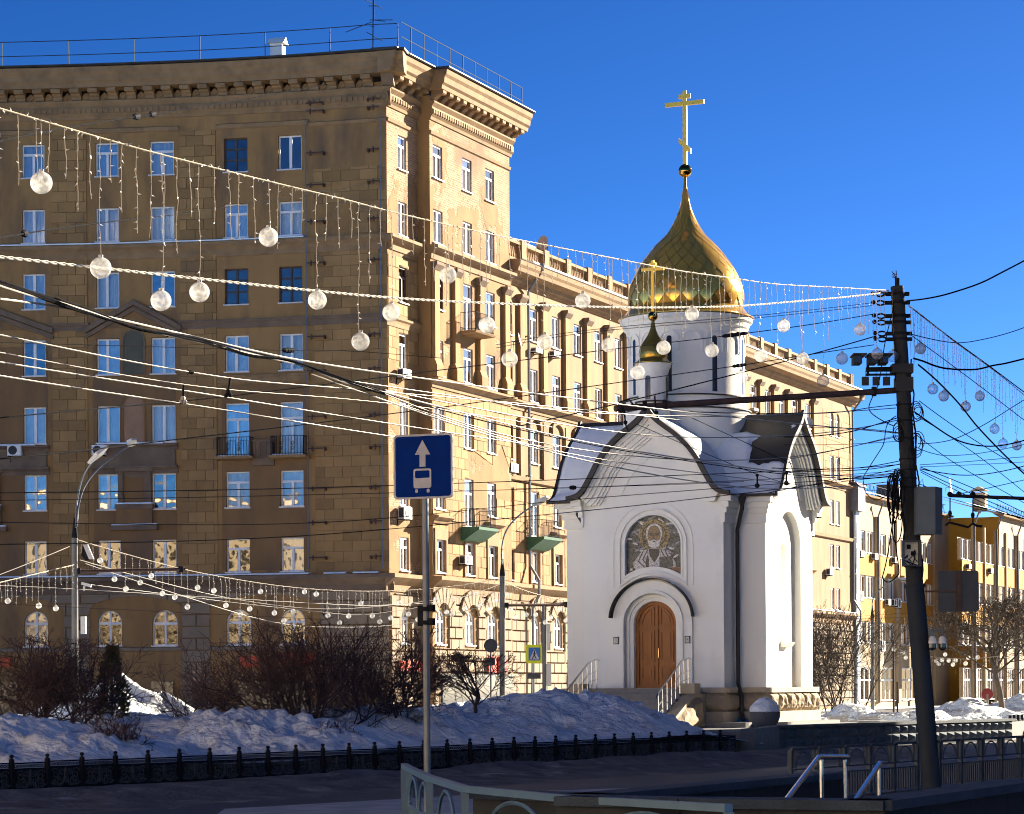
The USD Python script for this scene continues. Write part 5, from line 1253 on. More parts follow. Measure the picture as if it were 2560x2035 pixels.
# ================================================================ bus lane sign
m_signblue = M('sign_blue', (0.001, 0.026, 0.20), (0.001, 0.02, 0.16), scale=8, rough=.7, spec=.05)
m_signwhite = M('sign_white', (0.5, 0.5, 0.54), (0.42, 0.42, 0.46), scale=9, rough=.6, spec=.1)
m_signback = M('sign_back_grey', (0.06, 0.068, 0.078), (0.045, 0.05, 0.058), scale=6, rough=.5, metal=.3)
YS = 31.0; sc = P(1058, 1166, YS)
sg = thing('bus_lane_sign', 'blue square road sign with white arrow and bus on a grey pole', 'road sign', loc=(sc[0], sc[1], 0), rz=-math.radians(22))
SZ = sc[2]
MB().tube([(0.0, .06, 0), (-.002, .06, SZ + .36)], .041, 12).build('pole', m_steelblue, sg)
def rrect(x0, x1, z0, z1, r): return rect(x0 + r, x1 - r, z0 + r, z1 - r).buffer(r, 8)
fc = lambda x, y: ((x - 733) * .00075, SZ + (800 - y) * .000685)
def sp_(pg): return [pg]
h = .38
MB().poly(rrect(-h, h, SZ - h, SZ + h, .05), 0, .012).build('plate', m_signback, sg)
plate = rrect(-h, h, SZ - h, SZ + h, .05); inn = rrect(-h + .024, h - .024, SZ - h + .024, SZ + h - .024, .035)
MB().poly(plate.difference(inn), -.006, -.001).build('border', m_signwhite, sg)
MB().poly(inn, -.004, -.001).build('face', m_signblue, sg)
arrow = Polygon([fc(725, 345), fc(858, 600), fc(775, 600), fc(775, 805), fc(675, 805), fc(675, 600), fc(595, 600)])
MB().poly(arrow, -.008, -.0045).build('arrow', m_signwhite, sg)
x0, z1 = fc(570, 838); x1, z0 = fc(872, 1172); a0, w1 = fc(597, 870); a1, w0 = fc(845, 998)
MB().poly(rrect(x0, x1, z0, z1, .025).difference(rrect(a0, a1, w0, w1, .018)), -.008, -.0045).build('bus_symbol', m_signwhite, sg)
for xa, xb in ((597, 645), (795, 845)):
    x0, z1 = fc(xa, 1188); x1, z0 = fc(xb, 1250); MB().poly(rrect(x0, x1, z0, z1, .015), -.008, -.0045).build('bus_wheel', m_signwhite, sg)
for zz in (SZ - .22, SZ + .22): MB().box(-.06, .06, .012, .11, zz - .02, zz + .02).build('clamp', m_steelblue, sg)
zc = P(1062, 1522, YS)[2]
b = MB()
for dz_ in (0, -.16): b.lathe([(.043, -.025), (.062, -.025), (.062, .025), (.043, .025)], (0, .06, zc + dz_), 12); b.box(.03, .1, .02, .1, zc + dz_ - .03, zc + dz_ + .05)
b.box(-.1, -.03, .03, .09, zc - .2, zc + .04); b.build('pole_clamp', m_iron, sg)

# ================================================================ low iron fence
fence = thing('iron_fence', 'low black cast iron fence of scrolled panels along the snow bank', 'fence')
FF = Flat((FA[0], FA[1]), math.atan2(fd[0], fd[1]))
PW = .93; n = int(fL / PW)
def fbot(s): return .02
scroll = []; m_ironworn = M('worn_iron_scroll', (0.075, 0.08, 0.09), (0.03, 0.033, 0.04), scale=9, rough=.5)
def spiral(cx, cz, r0, turns, sgn, a0=0.0, k=16):
    t_ = np.linspace(0, 1, k); a = a0 + sgn * turns * 2 * np.pi * t_; r = r0 * (1 - .8 * t_); return np.c_[cx + r * np.cos(a), np.zeros(k), cz + r * np.sin(a)]
for i in range(n):
    s0 = i * PW; far_ = s0 > 24
    if G(0, 1)[0] and (FF(np.array([[s0 + PW, 0, 0]]))[0] @ np.array([1, 0, 0])) < -.205 * FF(np.array([[s0 + PW, 0, 0]]))[0, 1]: continue
    tilt = rng.uniform(-.012, .012)
    b = MB(FF); sc_ = MB(FF); w0, w1 = s0 + .06, s0 + PW - .06; zb, zt = .05 + tilt, .55 + tilt
    for z0, z1 in ((zb, zb + .025), (zt - .025, zt), (zt - .115, zt - .1)): b.box(w0, w1, -.015, .015, z0, z1)
    for x in (w0, w1 - .02): b.box(x, x + .02, -.012, .012, zb + .025, zt - .115)
    m = 11
    for j in range(m):
        c = w0 + (w1 - w0) * (j + .5) / m; r = (w1 - w0) / m * .46
        b.poly(Point(c, zt - .0625).buffer(r * .92, 4).difference(Point(c, zt - .0625).buffer(r * .55, 4)), -.008, .008)
    if not far_ or True:
        c = (w0 + w1) / 2; zm = (zb + zt - .1) / 2
        for sg2 in (-1, 1):
            for cx, cz, r0, tn, a0 in ((.27, .06, .11, 1.4, .5), (.15, -.08, .1, 1.3, 2.4), (.1, .1, .07, 1.2, 4.0), (.32, -.1, .075, 1.3, 1.2), (.2, .0, .05, 1.1, 3.0)):
                p = spiral(0, 0, r0, tn, 1, a0, 12 if not far_ else 8); p[:, 0] = c + sg2 * (cx + p[:, 0]); p[:, 2] += zm + cz
                sc_.tube(p + [0, .02, 0], .0135, 4, cap=False)
        p = np.array([[w0, 0, zb + .1], [c - .2, 0, zb + .05], [c, 0, zb + .16], [c + .2, 0, zb + .05], [w1, 0, zb + .1]]); sc_.tube(p + [0, .02, 0], .014, 4, cap=False)
        sc_.poly(shapely.affinity.scale(Point(c, zm + .03).buffer(1, 4), .035, .15), .005, .03)
    hl = [Point(w0 + .035 + x + .012 * math.sin(7 * z + 3 * x), zb + .05 + z).buffer(.021, 2) for x in np.arange(.02, w1 - w0 - .06, .062) for z in np.arange(.02, .33, .062)]
    b.poly(rect(w0, w1, zb, zt - .1).difference(unary_union(hl)), -.004, -.004)
    pn = b.build('panel', m_iron, fence); sc_.build('scrollwork', m_ironworn, pn)
    b = MB(FF); b.box(s0 - .034, s0 + .034, -.035, .035, 0, .61); o = FF(np.array([[s0, 0, 0]]))[0]
    bb = MB(); bb.add(*b.mesh()); bb.lathe([(.028, .61), (.018, .62), (.036, .64), (.042, .66), (.034, .68), (.0, .695)], (o[0], o[1], 0), 8)
    bb.build('post', m_iron, fence)

# ================================================================ foreground railing, parapets, stair rails of the underpass
rail = thing('street_railing', 'curving grey painted steel railing with arches in the near foreground', 'railing')
RP = [np.r_[G(u, Y)[:2]] for u, Y in ((1009, 28.7), (1021, 27.6), (1072, 24.6), (1160, 21.9), (1424, 19.75), (1820, 18.1))]
RZ = 1.0
for i in range(len(RP) - 1):
    p, q = RP[i], RP[i + 1]; d_ = q - p; L = np.linalg.norm(d_); R_ = Flat((p[0], p[1]), math.atan2(d_[0], d_[1]))
    MB(R_).box(0, L, -.035, .035, RZ - .055, RZ).build('top_rail', m_greypaint, rail)
    if L > 1.6:
        b = MB(R_); b.box(0, L, -.015, .015, RZ - .42, RZ - .385); b.box(0, L, -.015, .015, .16, .19); b.build('rail', m_greypaint, rail)
        m = max(1, int(round(L / 2.0)))
        for k in range(m):
            c = L * (k + .5) / m; r = min(.5, L / m * .36)
            t_ = np.linspace(0, np.pi, 18)
            b = MB(R_); b.tube(np.c_[c + r * 1.25 * np.cos(t_), np.zeros(18), RZ - .40 + .30 * np.sin(t_)], .018, 5); b.build('arch', m_greypaint, rail)
        b = MB(R_)
        for x in np.arange(.12, L - .05, .14): b.tube([(x, 0, .18), (x, 0, RZ - .39)], .008, 5)
        b.build('bars', m_greypaint, rail)
for i, p in enumerate(RP[:]):
    MB().box(p[0] - .035, p[0] + .035, p[1] - .035, p[1] + .035, 0, RZ - .056).build('post', m_greypaint, rail)
m_par = M('dark_granite_cladding', (0.013, 0.019, 0.028), (0.008, 0.011, 0.016), scale=6, rough=.55, bump=.15, spec=.25)
m_cope = M('frosted_stone_coping', (0.04, 0.06, 0.088), (0.022, 0.032, 0.048), scale=2.2, rough=.8, bump=.4)
def parapet(name_label, pts, h, th=.32):
    w = thing('parapet', name_label, 'wall')
    for i in range(len(pts) - 1):
        p, q = np.array(pts[i]), np.array(pts[i + 1]); d_ = q - p; L = np.linalg.norm(d_); R_ = Flat((p[0], p[1]), math.atan2(d_[0], d_[1]))
        m = max(1, int(L / .9))
        for k in range(m): MB(R_).box(L * k / m + .004, L * (k + 1) / m - .004, -th * .8, 0, -.1, h - .07).build('cladding_slab', m_par, w)
        for k in range(max(1, m // 2)):
            mm = max(1, m // 2); MB(R_).box(L * k / mm + .003, L * (k + 1) / mm - .003, -th, .05, h - .07, h).build('coping', m_cope, w)
    return w
g2 = lambda u, Y: tuple(G(u, Y)[:2])
parapet('near dark granite parapet of the underpass with frosted coping, bent at the pole', [g2(1390, 19.6), g2(1700, 19.1), g2(2211, 18.5), g2(2600, 22.4)], 1.0)
parapet('far dark granite parapet of the underpass behind the steel handrails', [g2(1180, 23.4), g2(1492, 22.4), g2(2113, 27.9)], .90)
hr2 = thing('stair_handrail', 'polished steel handrail with a level top bar over the underpass steps', 'handrail')
a_, b__, c_ = P(1958, 2010, 22.0), P(2047, 1893, 23.4), P(2119, 1893, 23.8)
MB().tube([a_, b__, c_], .024, 8).build('rail', m_steel, hr2)
for u, Y in ((2053, 23.45), (2113, 23.78)): t_ = P(u, 1897, Y); MB().tube([t_ - [0, 0, 1.0], t_], .02, 8).build('post', m_steel, hr2)
hr3 = thing('stair_handrail', 'short slanted polished steel handrail left of the big grey pole', 'handrail')
MB().tube([P(2132, 2010, 22.4), P(2200, 1908, 23.6)], .024, 8).build('rail', m_steel, hr3); t_ = P(2197, 1914, 23.6); MB().tube([t_ - [0, 0, 1.0], t_], .018, 8).build('post', m_steel, hr3)
# green-grey fence of arches and slats behind the underpass
m_fence2 = M('blue_grey_fence_paint', (0.055, 0.078, 0.1), (0.036, 0.05, 0.065), scale=4, rough=.5)
gf = thing('arched_fence', 'blue grey steel fence with arches over close slats behind the underpass', 'fence')
GA, GB = np.array(g2(1975, 42.0)), np.array(g2(2640, 53.0)); d_ = GB - GA; GL = np.linalg.norm(d_); GFm = Flat((GA[0], GA[1]), math.atan2(d_[0], d_[1]))
m = int(GL / 1.03); gw_ = GL / m
for i in range(m + 1): MB(GFm).box(i * gw_ - .035, i * gw_ + .035, -.035, .035, -.02, .8).build('post', m_fence2, gf)
for i in range(m):
    s = i * gw_ + .04; w_ = gw_ - .08
    b = MB(GFm); b.box(s, s + w_, -.025, .025, .79, .83); b.box(s, s + w_, -.015, .015, .47, .495); b.box(s, s + w_, -.015, .015, .38, .4); b.build('rail', m_fence2, gf)
    t_ = np.linspace(0, np.pi, 14); c = s + w_ / 2
    b = MB(GFm); b.tube(np.c_[c + .33 * np.cos(t_), np.zeros(14), .495 + .26 * np.sin(t_)], .016, 4); b.build('arch', m_fence2, gf)
    b = MB(GFm)
    for sx in (-.42, -.36, .36, .42): MB(GFm).box(c + sx - .01, c + sx + .01, -.012, .012, .5, .79).build('upright', m_fence2, gf) if i < 14 else None
    for k in range(9):
        x = s + w_ * (k + .3) / 9; MB(GFm).box(x, x + w_ / 9 * .45, -.01, .01, .02, .38).build('slat', m_fence2, gf) if i < 14 else None
# iron fence piece at the far right beyond the pointed wall
fr = thing('iron_fence', 'short stretch of black scrolled iron fence past the end of the pointed wall', 'fence')
p0, p1 = np.array(g2(2525, 89)), np.array(g2(2600, 96)); d_ = p1 - p0; R_ = Flat((p0[0], p0[1]), math.atan2(d_[0], d_[1])); L = np.linalg.norm(d_)
for i in range(int(L / .93)):
    s0 = i * .93; b = MB(R_)
    for z0, z1 in ((.12, .15), (.58, .62), (.49, .51)): b.box(s0, s0 + .93, -.015, .015, z0, z1)
    for cx, cz in ((.25, .3), (.5, .36), (.7, .3), (.4, .22), (.6, .22)):
        q = spiral(s0 + cx, cz, .1, 1.3, 1, cx * 9, 10); b.tube(q, .012, 3, cap=False)
    b.build('panel', m_iron, fr); MB(R_).box(s0 - .05, s0 + .05, -.05, .05, 0, .8).build('post', m_iron, fr)

# ================================================================ big grey pole with its fittings
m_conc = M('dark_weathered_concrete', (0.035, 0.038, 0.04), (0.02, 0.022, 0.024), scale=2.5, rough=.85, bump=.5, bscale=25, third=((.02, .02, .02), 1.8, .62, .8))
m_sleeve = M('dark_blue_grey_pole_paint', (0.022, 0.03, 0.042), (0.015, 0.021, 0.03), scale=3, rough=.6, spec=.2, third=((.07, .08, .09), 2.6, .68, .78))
YP = 38.0
pole = thing('utility_pole', 'leaning dark concrete tram wire pole with steel sleeve and many cable brackets', 'pole')
pb_, pm, pt = P(2334, 2028, YP), P(2287, 1466, YP), P(2243, 716, YP)
pb_[2] = 0
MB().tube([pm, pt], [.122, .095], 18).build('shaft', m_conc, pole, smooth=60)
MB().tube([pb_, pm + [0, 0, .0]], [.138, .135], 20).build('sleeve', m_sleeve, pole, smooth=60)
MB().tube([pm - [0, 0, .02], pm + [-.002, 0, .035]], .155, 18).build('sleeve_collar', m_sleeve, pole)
ax = lambda v: pt + (pm - pt) * ((v - 716) / (1466 - 716)) if v < 1466 else pm + (pb_ - pm) * ((v - 1466) / (2028 - 1466))
rad = lambda v: np.interp(v, [716, 1466, 2028], [.095, .122, .137])
for i, v in enumerate((735, 757, 790, 806, 834, 848)):
    c = ax(v); r = rad(v); b = MB(); b.lathe([(r, -.02), (r + .014, -.02), (r + .014, .02), (r, .02)], c, 14)
    for sx, ln in ((-1, .1), (1, .07)): b.box(c[0] + min(sx * r, sx * (r + ln)), c[0] + max(sx * r, sx * (r + ln)), c[1] - .03, c[1] + .03, c[2] - .025, c[2] + .025)
    x = c[0] - r - .16; t_ = np.linspace(0, 2 * np.pi, 9)
    b.tube(np.c_[x + .06 * np.cos(t_), np.full(9, c[1]), c[2] + .035 * np.sin(t_)], .014, 5, cap=False)
    b.ball((x - .1, c[1], c[2] + .01), .035, 8); b.build('cable_clamp', m_iron, pole)
c = ax(922); b = MB(); b.box(c[0] - .155, c[0] + .145, c[1] - .14, c[1] + .14, c[2] - .07, c[2] + .06); b.build('clamp_plate', m_dark, pole)
c = ax(960); b = MB(); b.box(c[0] - .115, c[0] + .135, c[1] - .12, c[1] + .12, c[2] - .11, c[2] + .09); b.build('control_box', m_dark, pole)
c = ax(700); b = MB(); b.tube([ax(716), ax(716) + [0, 0, .12]], .035, 6)
for k in range(9): a = rng.uniform(0, 6.28); b.tube([c + [0, 0, -.02 + .03 * k % .1], c + [.05 * math.cos(a) - .03, .05 * math.sin(a), .02 + rng.uniform(0, .12)]], .006, 4)
b.build('pole_top_fitting', m_iron, pole)
for v0, v1, dx in ((1005, 1100, -.1), (1060, 1200, .11), (1120, 1260, .02), (760, 960, -.105), (1180, 1400, -.125), (900, 1250, .115), (1260, 1450, .1)):
    b = MB(); k = 9; vs = np.linspace(v0, v1, k); b.tube([ax(v) + [dx + .02 * math.sin(v / 17), -.1, 0] for v in vs], .012, 5); b.build('cable_run', m_cable, pole)
for v, dx in ((1034, .1), (1110, .08), (1200, -.1), (1232, .12), (1085, -.1), (1290, .1)):
    b = MB(); c = ax(v)
    for k in range(4):
        t_ = np.linspace(0, 2 * np.pi, 14); a, bb_ = rng.uniform(.04, .1), rng.uniform(.06, .16); ox, oz_ = rng.uniform(-.05, .05, 2)
        b.tube(np.c_[c[0] + dx * 1.5 + ox + a * np.cos(t_), np.full(14, c[1] - .1), c[2] + oz_ + bb_ * np.sin(t_)], .006, 4, cap=False)
    b.build('cable_loop', m_cable, pole)
for v in (1012, 1052, 1096, 1148, 1175, 1196, 1219):
    c = ax(v); r = rad(v); MB().lathe([(r, -.012), (r + .01, -.012), (r + .01, .012), (r, .012)], c, 14).build('band', m_iron, pole)
coil = thing('cable_coil', 'hanging bundle of coiled black cables on the left of the grey pole', 'cable coil')
for k in range(11):
    x0 = rng.uniform(2226, 2250); v0, v1 = rng.uniform(1172, 1190), rng.uniform(1270, 1320); w_ = rng.uniform(6, 13)
    t_ = np.linspace(0, 2 * np.pi, 26); ya = YP - rng.uniform(.15, .3)
    MB().tube([P(x0 + w_ * math.cos(a) * (1 + .15 * math.sin(3 * a + k)), (v0 + v1) / 2 + (v1 - v0) / 2 * math.sin(a), ya) for a in t_], .009, 5, cap=False).build('cable_turn', m_cable, coil)
for pts in ([(2233, 1290), (2212, 1420), (2207, 1445), (2222, 1455), (2243, 1440), (2247, 1420), (2238, 1350), (2240, 1300)], [(2236, 1250), (2232, 1340), (2243, 1355), (2253, 1330), (2256, 1260)]):
    pts = np.array([P(u, v, YP - .25) for u, v in pts]); t_ = np.linspace(0, len(pts) - 1, 40)
    from scipy.interpolate import CubicSpline
    MB().tube(CubicSpline(np.arange(len(pts)), pts)(t_), .009, 5).build('cable_turn', m_cable, coil)
m_cab = M('grey_cabinet_paint', (0.13, 0.155, 0.165), (0.1, 0.12, 0.13), scale=4, rough=.45)
c0, c1 = P(2286, 1220, YP - .2), P(2332, 1338, YP - .2)
cb = thing('cable_cabinet', 'tall grey steel cabinet strapped to the right of the grey pole', 'cabinet')
MB().box(c0[0], c1[0], YP - .45, YP - .12, c1[2], c0[2]).build('box', m_cab, cb); MB().box(c0[0] + .01, c1[0] - .01, YP - .465, YP - .451, c1[2] + .02, c0[2] - .02).build('door', m_cab, cb)
MB().add([(c1[0], YP - .45, c1[2]), (c1[0] + .14, YP - .2, c1[2]), (c1[0] + .14, YP - .2, c0[2]), (c1[0], YP - .45, c0[2])], [(0, 1, 2, 3)]).build('side', m_cab, cb)
MB().tube([(c0[0] + .12, YP - .3, c0[2]), (c0[0] + .1, YP - .3, c0[2] + .12), (c0[0] + .04, YP - .28, c0[2] + .02)], .006, 5).build('hook', m_iron, cb)
c0, c1 = P(2256, 1351, YP - .22), P(2302, 1416, YP - .22)
mbx = thing('open_meter_box', 'small open meter box full of wires low on the grey pole', 'meter box')
MB().poly(rect(c0[0], c1[0], c1[2], c0[2]).difference(rect(c0[0] + .02, c1[0] - .03, c1[2] + .02, c0[2] - .02)), YP - .3, YP - .16).build('case', m_signback, mbx)
MB().box(c0[0], c1[0], YP - .16, YP - .14, c1[2], c0[2]).build('back', m_white, mbx)
b = MB()
for k in range(7): x, z = rng.uniform(c0[0] + .06, c1[0] - .07), rng.uniform(c1[2] + .08, c0[2] - .08); b.tube([(x, YP - .2, z), (x + rng.uniform(-.08, .08), YP - .22, z - .06), (x + rng.uniform(-.08, .08), YP - .2, z - .12)], .008, 4)
b.box(c0[0] + .13, c0[0] + .19, YP - .22, YP - .17, c1[2] + .16, c1[2] + .22); b.box(c0[0] + .07, c0[0] + .12, YP - .22, YP - .17, c0[2] - .12, c0[2] - .06); b.build('wires', m_cable, mbx)
# back of a road sign on the pole
c0, c1 = P(2345, 1427, YP - .1), P(2447, 1529, YP - .1)
sb = thing('road_sign', 'grey back of a square road sign held out right of the grey pole', 'road sign')
MB().poly(rrect(c0[0], c1[0], c1[2], c0[2], .04), YP - .11, YP - .1).build('plate', m_signback, sb)
mx = (c0[0] + c1[0]) / 2; b = MB(); b.box(mx - .03, mx + .03, YP - .15, YP - .112, c1[2] + .02, c0[2] - .02); b.box(ax(1480)[0] + .12, mx - .03, YP - .14, YP - .11, ax(1480)[2] - .01, ax(1480)[2] + .015); b.build('bracket', m_rustiron, sb)
# cameras
dc = thing('dome_camera', 'pair of white dome cameras with dark glass on the grey pole', 'camera')
for u in (2331, 2356):
    c = P(u, 1605, YP - .15); b = MB(); b.lathe([(.0, .085), (.03, .08), (.05, .05), (.06, 0.0), (.06, -.02)], c, 14); b.build('housing', m_white, dc); MB().lathe([(.058, -.02), (.058, -.08), (.04, -.11), (0, -.125)], c, 14).build('dome_glass', m_glassdark, dc)
c = P(2331, 1580, YP - .15); b = MB(); b.box(c[0] - .05, c[0] + .04, c[1], c[1] + .06, c[2] - .08, c[2] + .04); b.tube([c + [0, 0, .03], c + [.1, 0, .03], c + [.145, 0, 0], c + [.145, 0, -.06]], .02, 7); b.build('arm', m_cab, dc)
tc = thing('traffic_camera', 'row of boxy traffic cameras pointing left from the grey pole', 'camera')
for u, w_ in ((2140, 15), (2178, 15), (2205, 12)):
    c = P(u, 902, YP - .1); b = MB(); b.box(c[0] - .075, c[0] + .12, c[1] - .3, c[1] + .12, c[2] + .055, c[2] + .075); b.build('hood', m_signback, tc)
    b = MB(); b.box(c[0] - .055, c[0] + .06, c[1] - .22, c[1] + .1, c[2] - .06, c[2] + .05); b.build('housing', m_dark, tc)
    MB().box(c[0] - .045, c[0] + .05, c[1] - .226, c[1] - .222, c[2] - .045, c[2] + .04).build('lens_glass', m_glassdark, tc)
c0, c1 = P(2165, 926, YP), P(2255, 918, YP); b = MB(); b.box(c0[0], c1[0], YP - .04, YP + .04, c1[2] - .06, c1[2]); b.box(c0[0] + .01, c0[0] + .04, YP - .03, YP + .03, c1[2] - .12, c1[2] + .1); b.box(c0[0], c1[0], YP - .02, YP + .02, c1[2] - .12, c1[2] - .09); b.build('mount', m_iron, tc)
il = thing('infrared_lamp', 'three square lamps hanging in a row below the traffic cameras', 'lamp')
for u in (2163, 2190, 2216):
    c = P(u, 953, YP - .1); MB().box(c[0] - .047, c[0] + .047, c[1] - .05, c[1] + .03, c[2] - .06, c[2] + .06).build('lamp_box', m_dark, il); MB().box(c[0] - .003, c[0] + .003, c[1] - .02, c[1] - .01, c[2] + .06, c[2] + .14).build('hanger', m_iron, il)
# trolley bracket arm across to the chapel side
br = thing('bracket_arm', 'long rusty tube arm reaching left from the grey pole towards the chapel gable', 'bracket')
pa, pz = P(2238, 976, YP), P(1538, 1021, YP - 2.2)
MB().tube([pa, pz], .045, 10).build('tube', m_rustiron, br)
b = MB()
for t__ in (.08, .98, .83, .9):
    c = pz + (pa - pz) * (1 - t__ if t__ < .5 else 1 - t__); b.box(c[0] - .03, c[0] + .03, c[1] - .05, c[1] + .05, c[2] - .06, c[2] + .07)
b.build('clamp', m_iron, br)
for u, v in ((1560, 1060), (1637, 1035)): c = P(u, v, YP - 2.1); b = MB(); b.tube([c + [0, 0, .25], c + [.02, 0, 0], c + [.05, 0, -.08]], .012, 5); b.ball(c + [.02, 0, .02], .03, 8); b.build('hanger', m_iron, br)
b = MB()
b.tube([P(1549, 1006, YP - 2.2), P(1572, 998, YP - 2.2), P(1586, 1016, YP - 2.2)], .015, 5); b.build('hanger', m_iron, br)
br2 = thing('bracket_arm', 'dark tube arm entering from the right edge with hanging trolley insulators', 'bracket')
MB().tube([P(2375, 1239, 44), P(2640, 1249, 45.5)], .03, 8).build('tube', m_rustiron, br2)
b = MB()
for u in (2375, 2397, 2432): b.ball(P(u, 1236, 44), .05, 8)
for u, v0, v1 in ((2375, 1245, 1302), (2432, 1248, 1308)): b.tube([P(u, v0, 44), P(u, v1, 44)], .012, 5); b.ball(P(u, (v0 + v1) / 2 + 10, 44), .035, 8, 1.6)
b.tube([P(2364, 1313, 44), P(2373, 1306, 44), P(2385, 1309, 44), P(2420, 1318, 44), P(2432, 1309, 44), P(2443, 1315, 44), P(2456, 1316, 44)], .022, 6); b.build('insulator', m_iron, br2)

# ================================================================ lamp posts across the street
m_postgrey = M('pale_concrete_post', (0.17, 0.17, 0.165), (0.12, 0.12, 0.117), scale=2, rough=.8)
m_lamp = M('lamp_housing', (0.5, 0.5, 0.5), (0.4, 0.4, 0.4), rough=.35, metal=.2)
def lamphead(b, p, d_, L=.75):
    d_ = np.array(d_, float); d_ /= np.linalg.norm(d_); s = np.cross(d_, [0, 0, 1]); s /= np.linalg.norm(s); u_ = np.cross(s, d_)
    V = [p + d_ * a + s * w_ + u_ * h_ for a, w_, h_ in ((0, .06, .04), (0, -.06, .04), (0, -.06, -.03), (0, .06, -.03), (L * .45, .15, .07), (L * .45, -.15, .07), (L * .45, -.15, -.05), (L * .45, .15, -.05), (L, .08, .03), (L, -.08, .03), (L, -.08, -.03), (L, .08, -.03))]
    b.add(V, [(0, 1, 2, 3), (8, 9, 10, 11)] + [(i + j, i + (j + 1) % 4, i + 4 + (j + 1) % 4, i + 4 + j) for i in (0, 4) for j in range(4)])
def lamppost(label, u, Y, vtop, r, arms, extra=None):
    t_ = thing('lamp_post', label, 'street lamp'); base = G(u, Y); top = P(u, vtop, Y); base[0] = P(u, 1740, Y)[0]
    MB().tube([base, top], [r * 1.05, r * .9], 12).build('post', m_postgrey, t_, smooth=60)
    MB().lathe([(r * .9, 0), (r * .95, .05), (r * .35, .55), (r * .3, .6)], top, 10).build('post_cap', m_iron, t_)
    for pts in arms:
        pp = np.array([top + [0, 0, .4]] + [P(*q) for q in pts]); cs = CubicSpline(np.arange(len(pp)), pp)(np.linspace(0, len(pp) - 1, 24))
        MB().tube(cs, .028, 6).build('arm', m_steelblue, t_)
        b = MB(); lamphead(b, cs[-1] - (cs[-1] - cs[-2]) * .2, cs[-1] - cs[-2] + np.array([0, 0, 0.0])); b.build('lamp_head', m_lamp, t_)
    return t_
lp1 = lamppost('pale round lamp post with two bent arms before the curved front', 187, 78, 1345, .1, [[(190, 1290, 78), (205, 1200, 78), (250, 1132, 77.5), (268, 1117, 77.2)], [(194, 1290, 78), (215, 1210, 78.3), (285, 1140, 78.8), (325, 1114, 79)]])
lp2 = lamppost('pale lamp post with one swan-neck arm right of the bus lane sign', 1256, 92, 1440, .105, [[(1254, 1385, 92), (1264, 1330, 92), (1300, 1287, 91.5), (1334, 1264, 91)]])
lp3 = lamppost('thin dark lamp post with curved arm before the yellow panels', 2181, 122, 1545, .09, [[(2182, 1500, 122), (2196, 1478, 122), (2225, 1455, 121.5), (2250, 1446, 121)]])
for lab, u0, u1, v0, v1, Y, m_ in (('white slim equipment box on the left lamp post', 203, 216, 1541, 1585, 77.6, m_white), ('white flood lamp tilted on the left lamp post', 209, 236, 1362, 1398, 77.5, m_lamp)):
    c0, c1 = P(u0, v0, Y), P(u1, v1, Y); t_ = thing('equipment_box' if 'box' in lab else 'flood_lamp', lab, 'box' if 'box' in lab else 'lamp')
    if 'box' in lab: MB().box(c0[0], c1[0], Y - .12, Y, c1[2], c0[2]).build('case', m_, t_); MB().box(c0[0] - .06, c0[0], Y - .1, Y - .05, c1[2] + .1, c0[2] - .1).build('bracket', m_iron, t_)
    else:
        b = MB(); w_ = c1[0] - c0[0]; b.add([(c0[0] + w_ * x, y, c1[2] + (c0[2] - c1[2]) * z) for x, z in ((.0, 1), (.45, 1), (1, 0), (.55, 0)) for y in (Y - .15, Y)], [(0, 2, 4, 6), (1, 3, 5, 7), (0, 1, 3, 2), (2, 3, 5, 4), (4, 5, 7, 6), (6, 7, 1, 0)]); b.build('case', m_, t_)
        b = MB(); b.add([(c0[0] + w_ * x, y, c1[2] + (c0[2] - c1[2]) * z) for x, z in ((-.2, .3), (.0, 1), (.5, .0), (.2, -.1)) for y in (Y - .1, Y + .1)], [(0, 2, 4, 6), (1, 3, 5, 7)]); b.build('shroud', m_iron, t_)
tcam = thing('bullet_camera', 'small pale camera on the left lamp post pointing right', 'camera')
c = P(205, 1460, 77.6); b = MB(); b.add([c + [x, y, z] for x, z in ((0, .06), (.28, -.02), (.26, -.1), (-.02, -.02)) for y in (-.06, .06)], [(0, 2, 4, 6), (1, 3, 5, 7), (0, 1, 3, 2), (2, 3, 5, 4), (4, 5, 7, 6), (6, 7, 1, 0)]); b.build('housing', m_white, tcam); MB().tube([c + [.06, 0, -.06], c + [.06, 0, -.2]], .03, 6).build('mount', m_lamp, tcam)
for lab, u, Y, v0, r, m_ in (('grey square post with top arm left of the chapel', 1361, 100, 1512, .09, m_postgrey), ('thin grey pole standing beside the yellow window bays', 2234, 118, 1600, .05, m_rustiron), ('dark thin pole with loop before the tall office windows', 2243, 112, 1705, .03, m_iron)):
    t_ = thing('post', lab, 'post'); MB().tube([G(u, Y), P(u, v0, Y)], r, 8).build('shaft', m_, t_)
    if 'square' in lab:
        MB().tube([P(u, 1514, Y), P(u + 80, 1505, Y)], .06, 6).build('arm', m_steelblue, t_)
        for z0, z1, dx in ((1560, 1626, 10), (1660, 1715, 12)): c0, c1 = P(u + 5, z0, Y), P(u + 5 + dx, z1, Y); MB().box(c0[0], c1[0], Y - .2, Y - .05, c1[2], c0[2]).build('panel', m_lamp, t_)
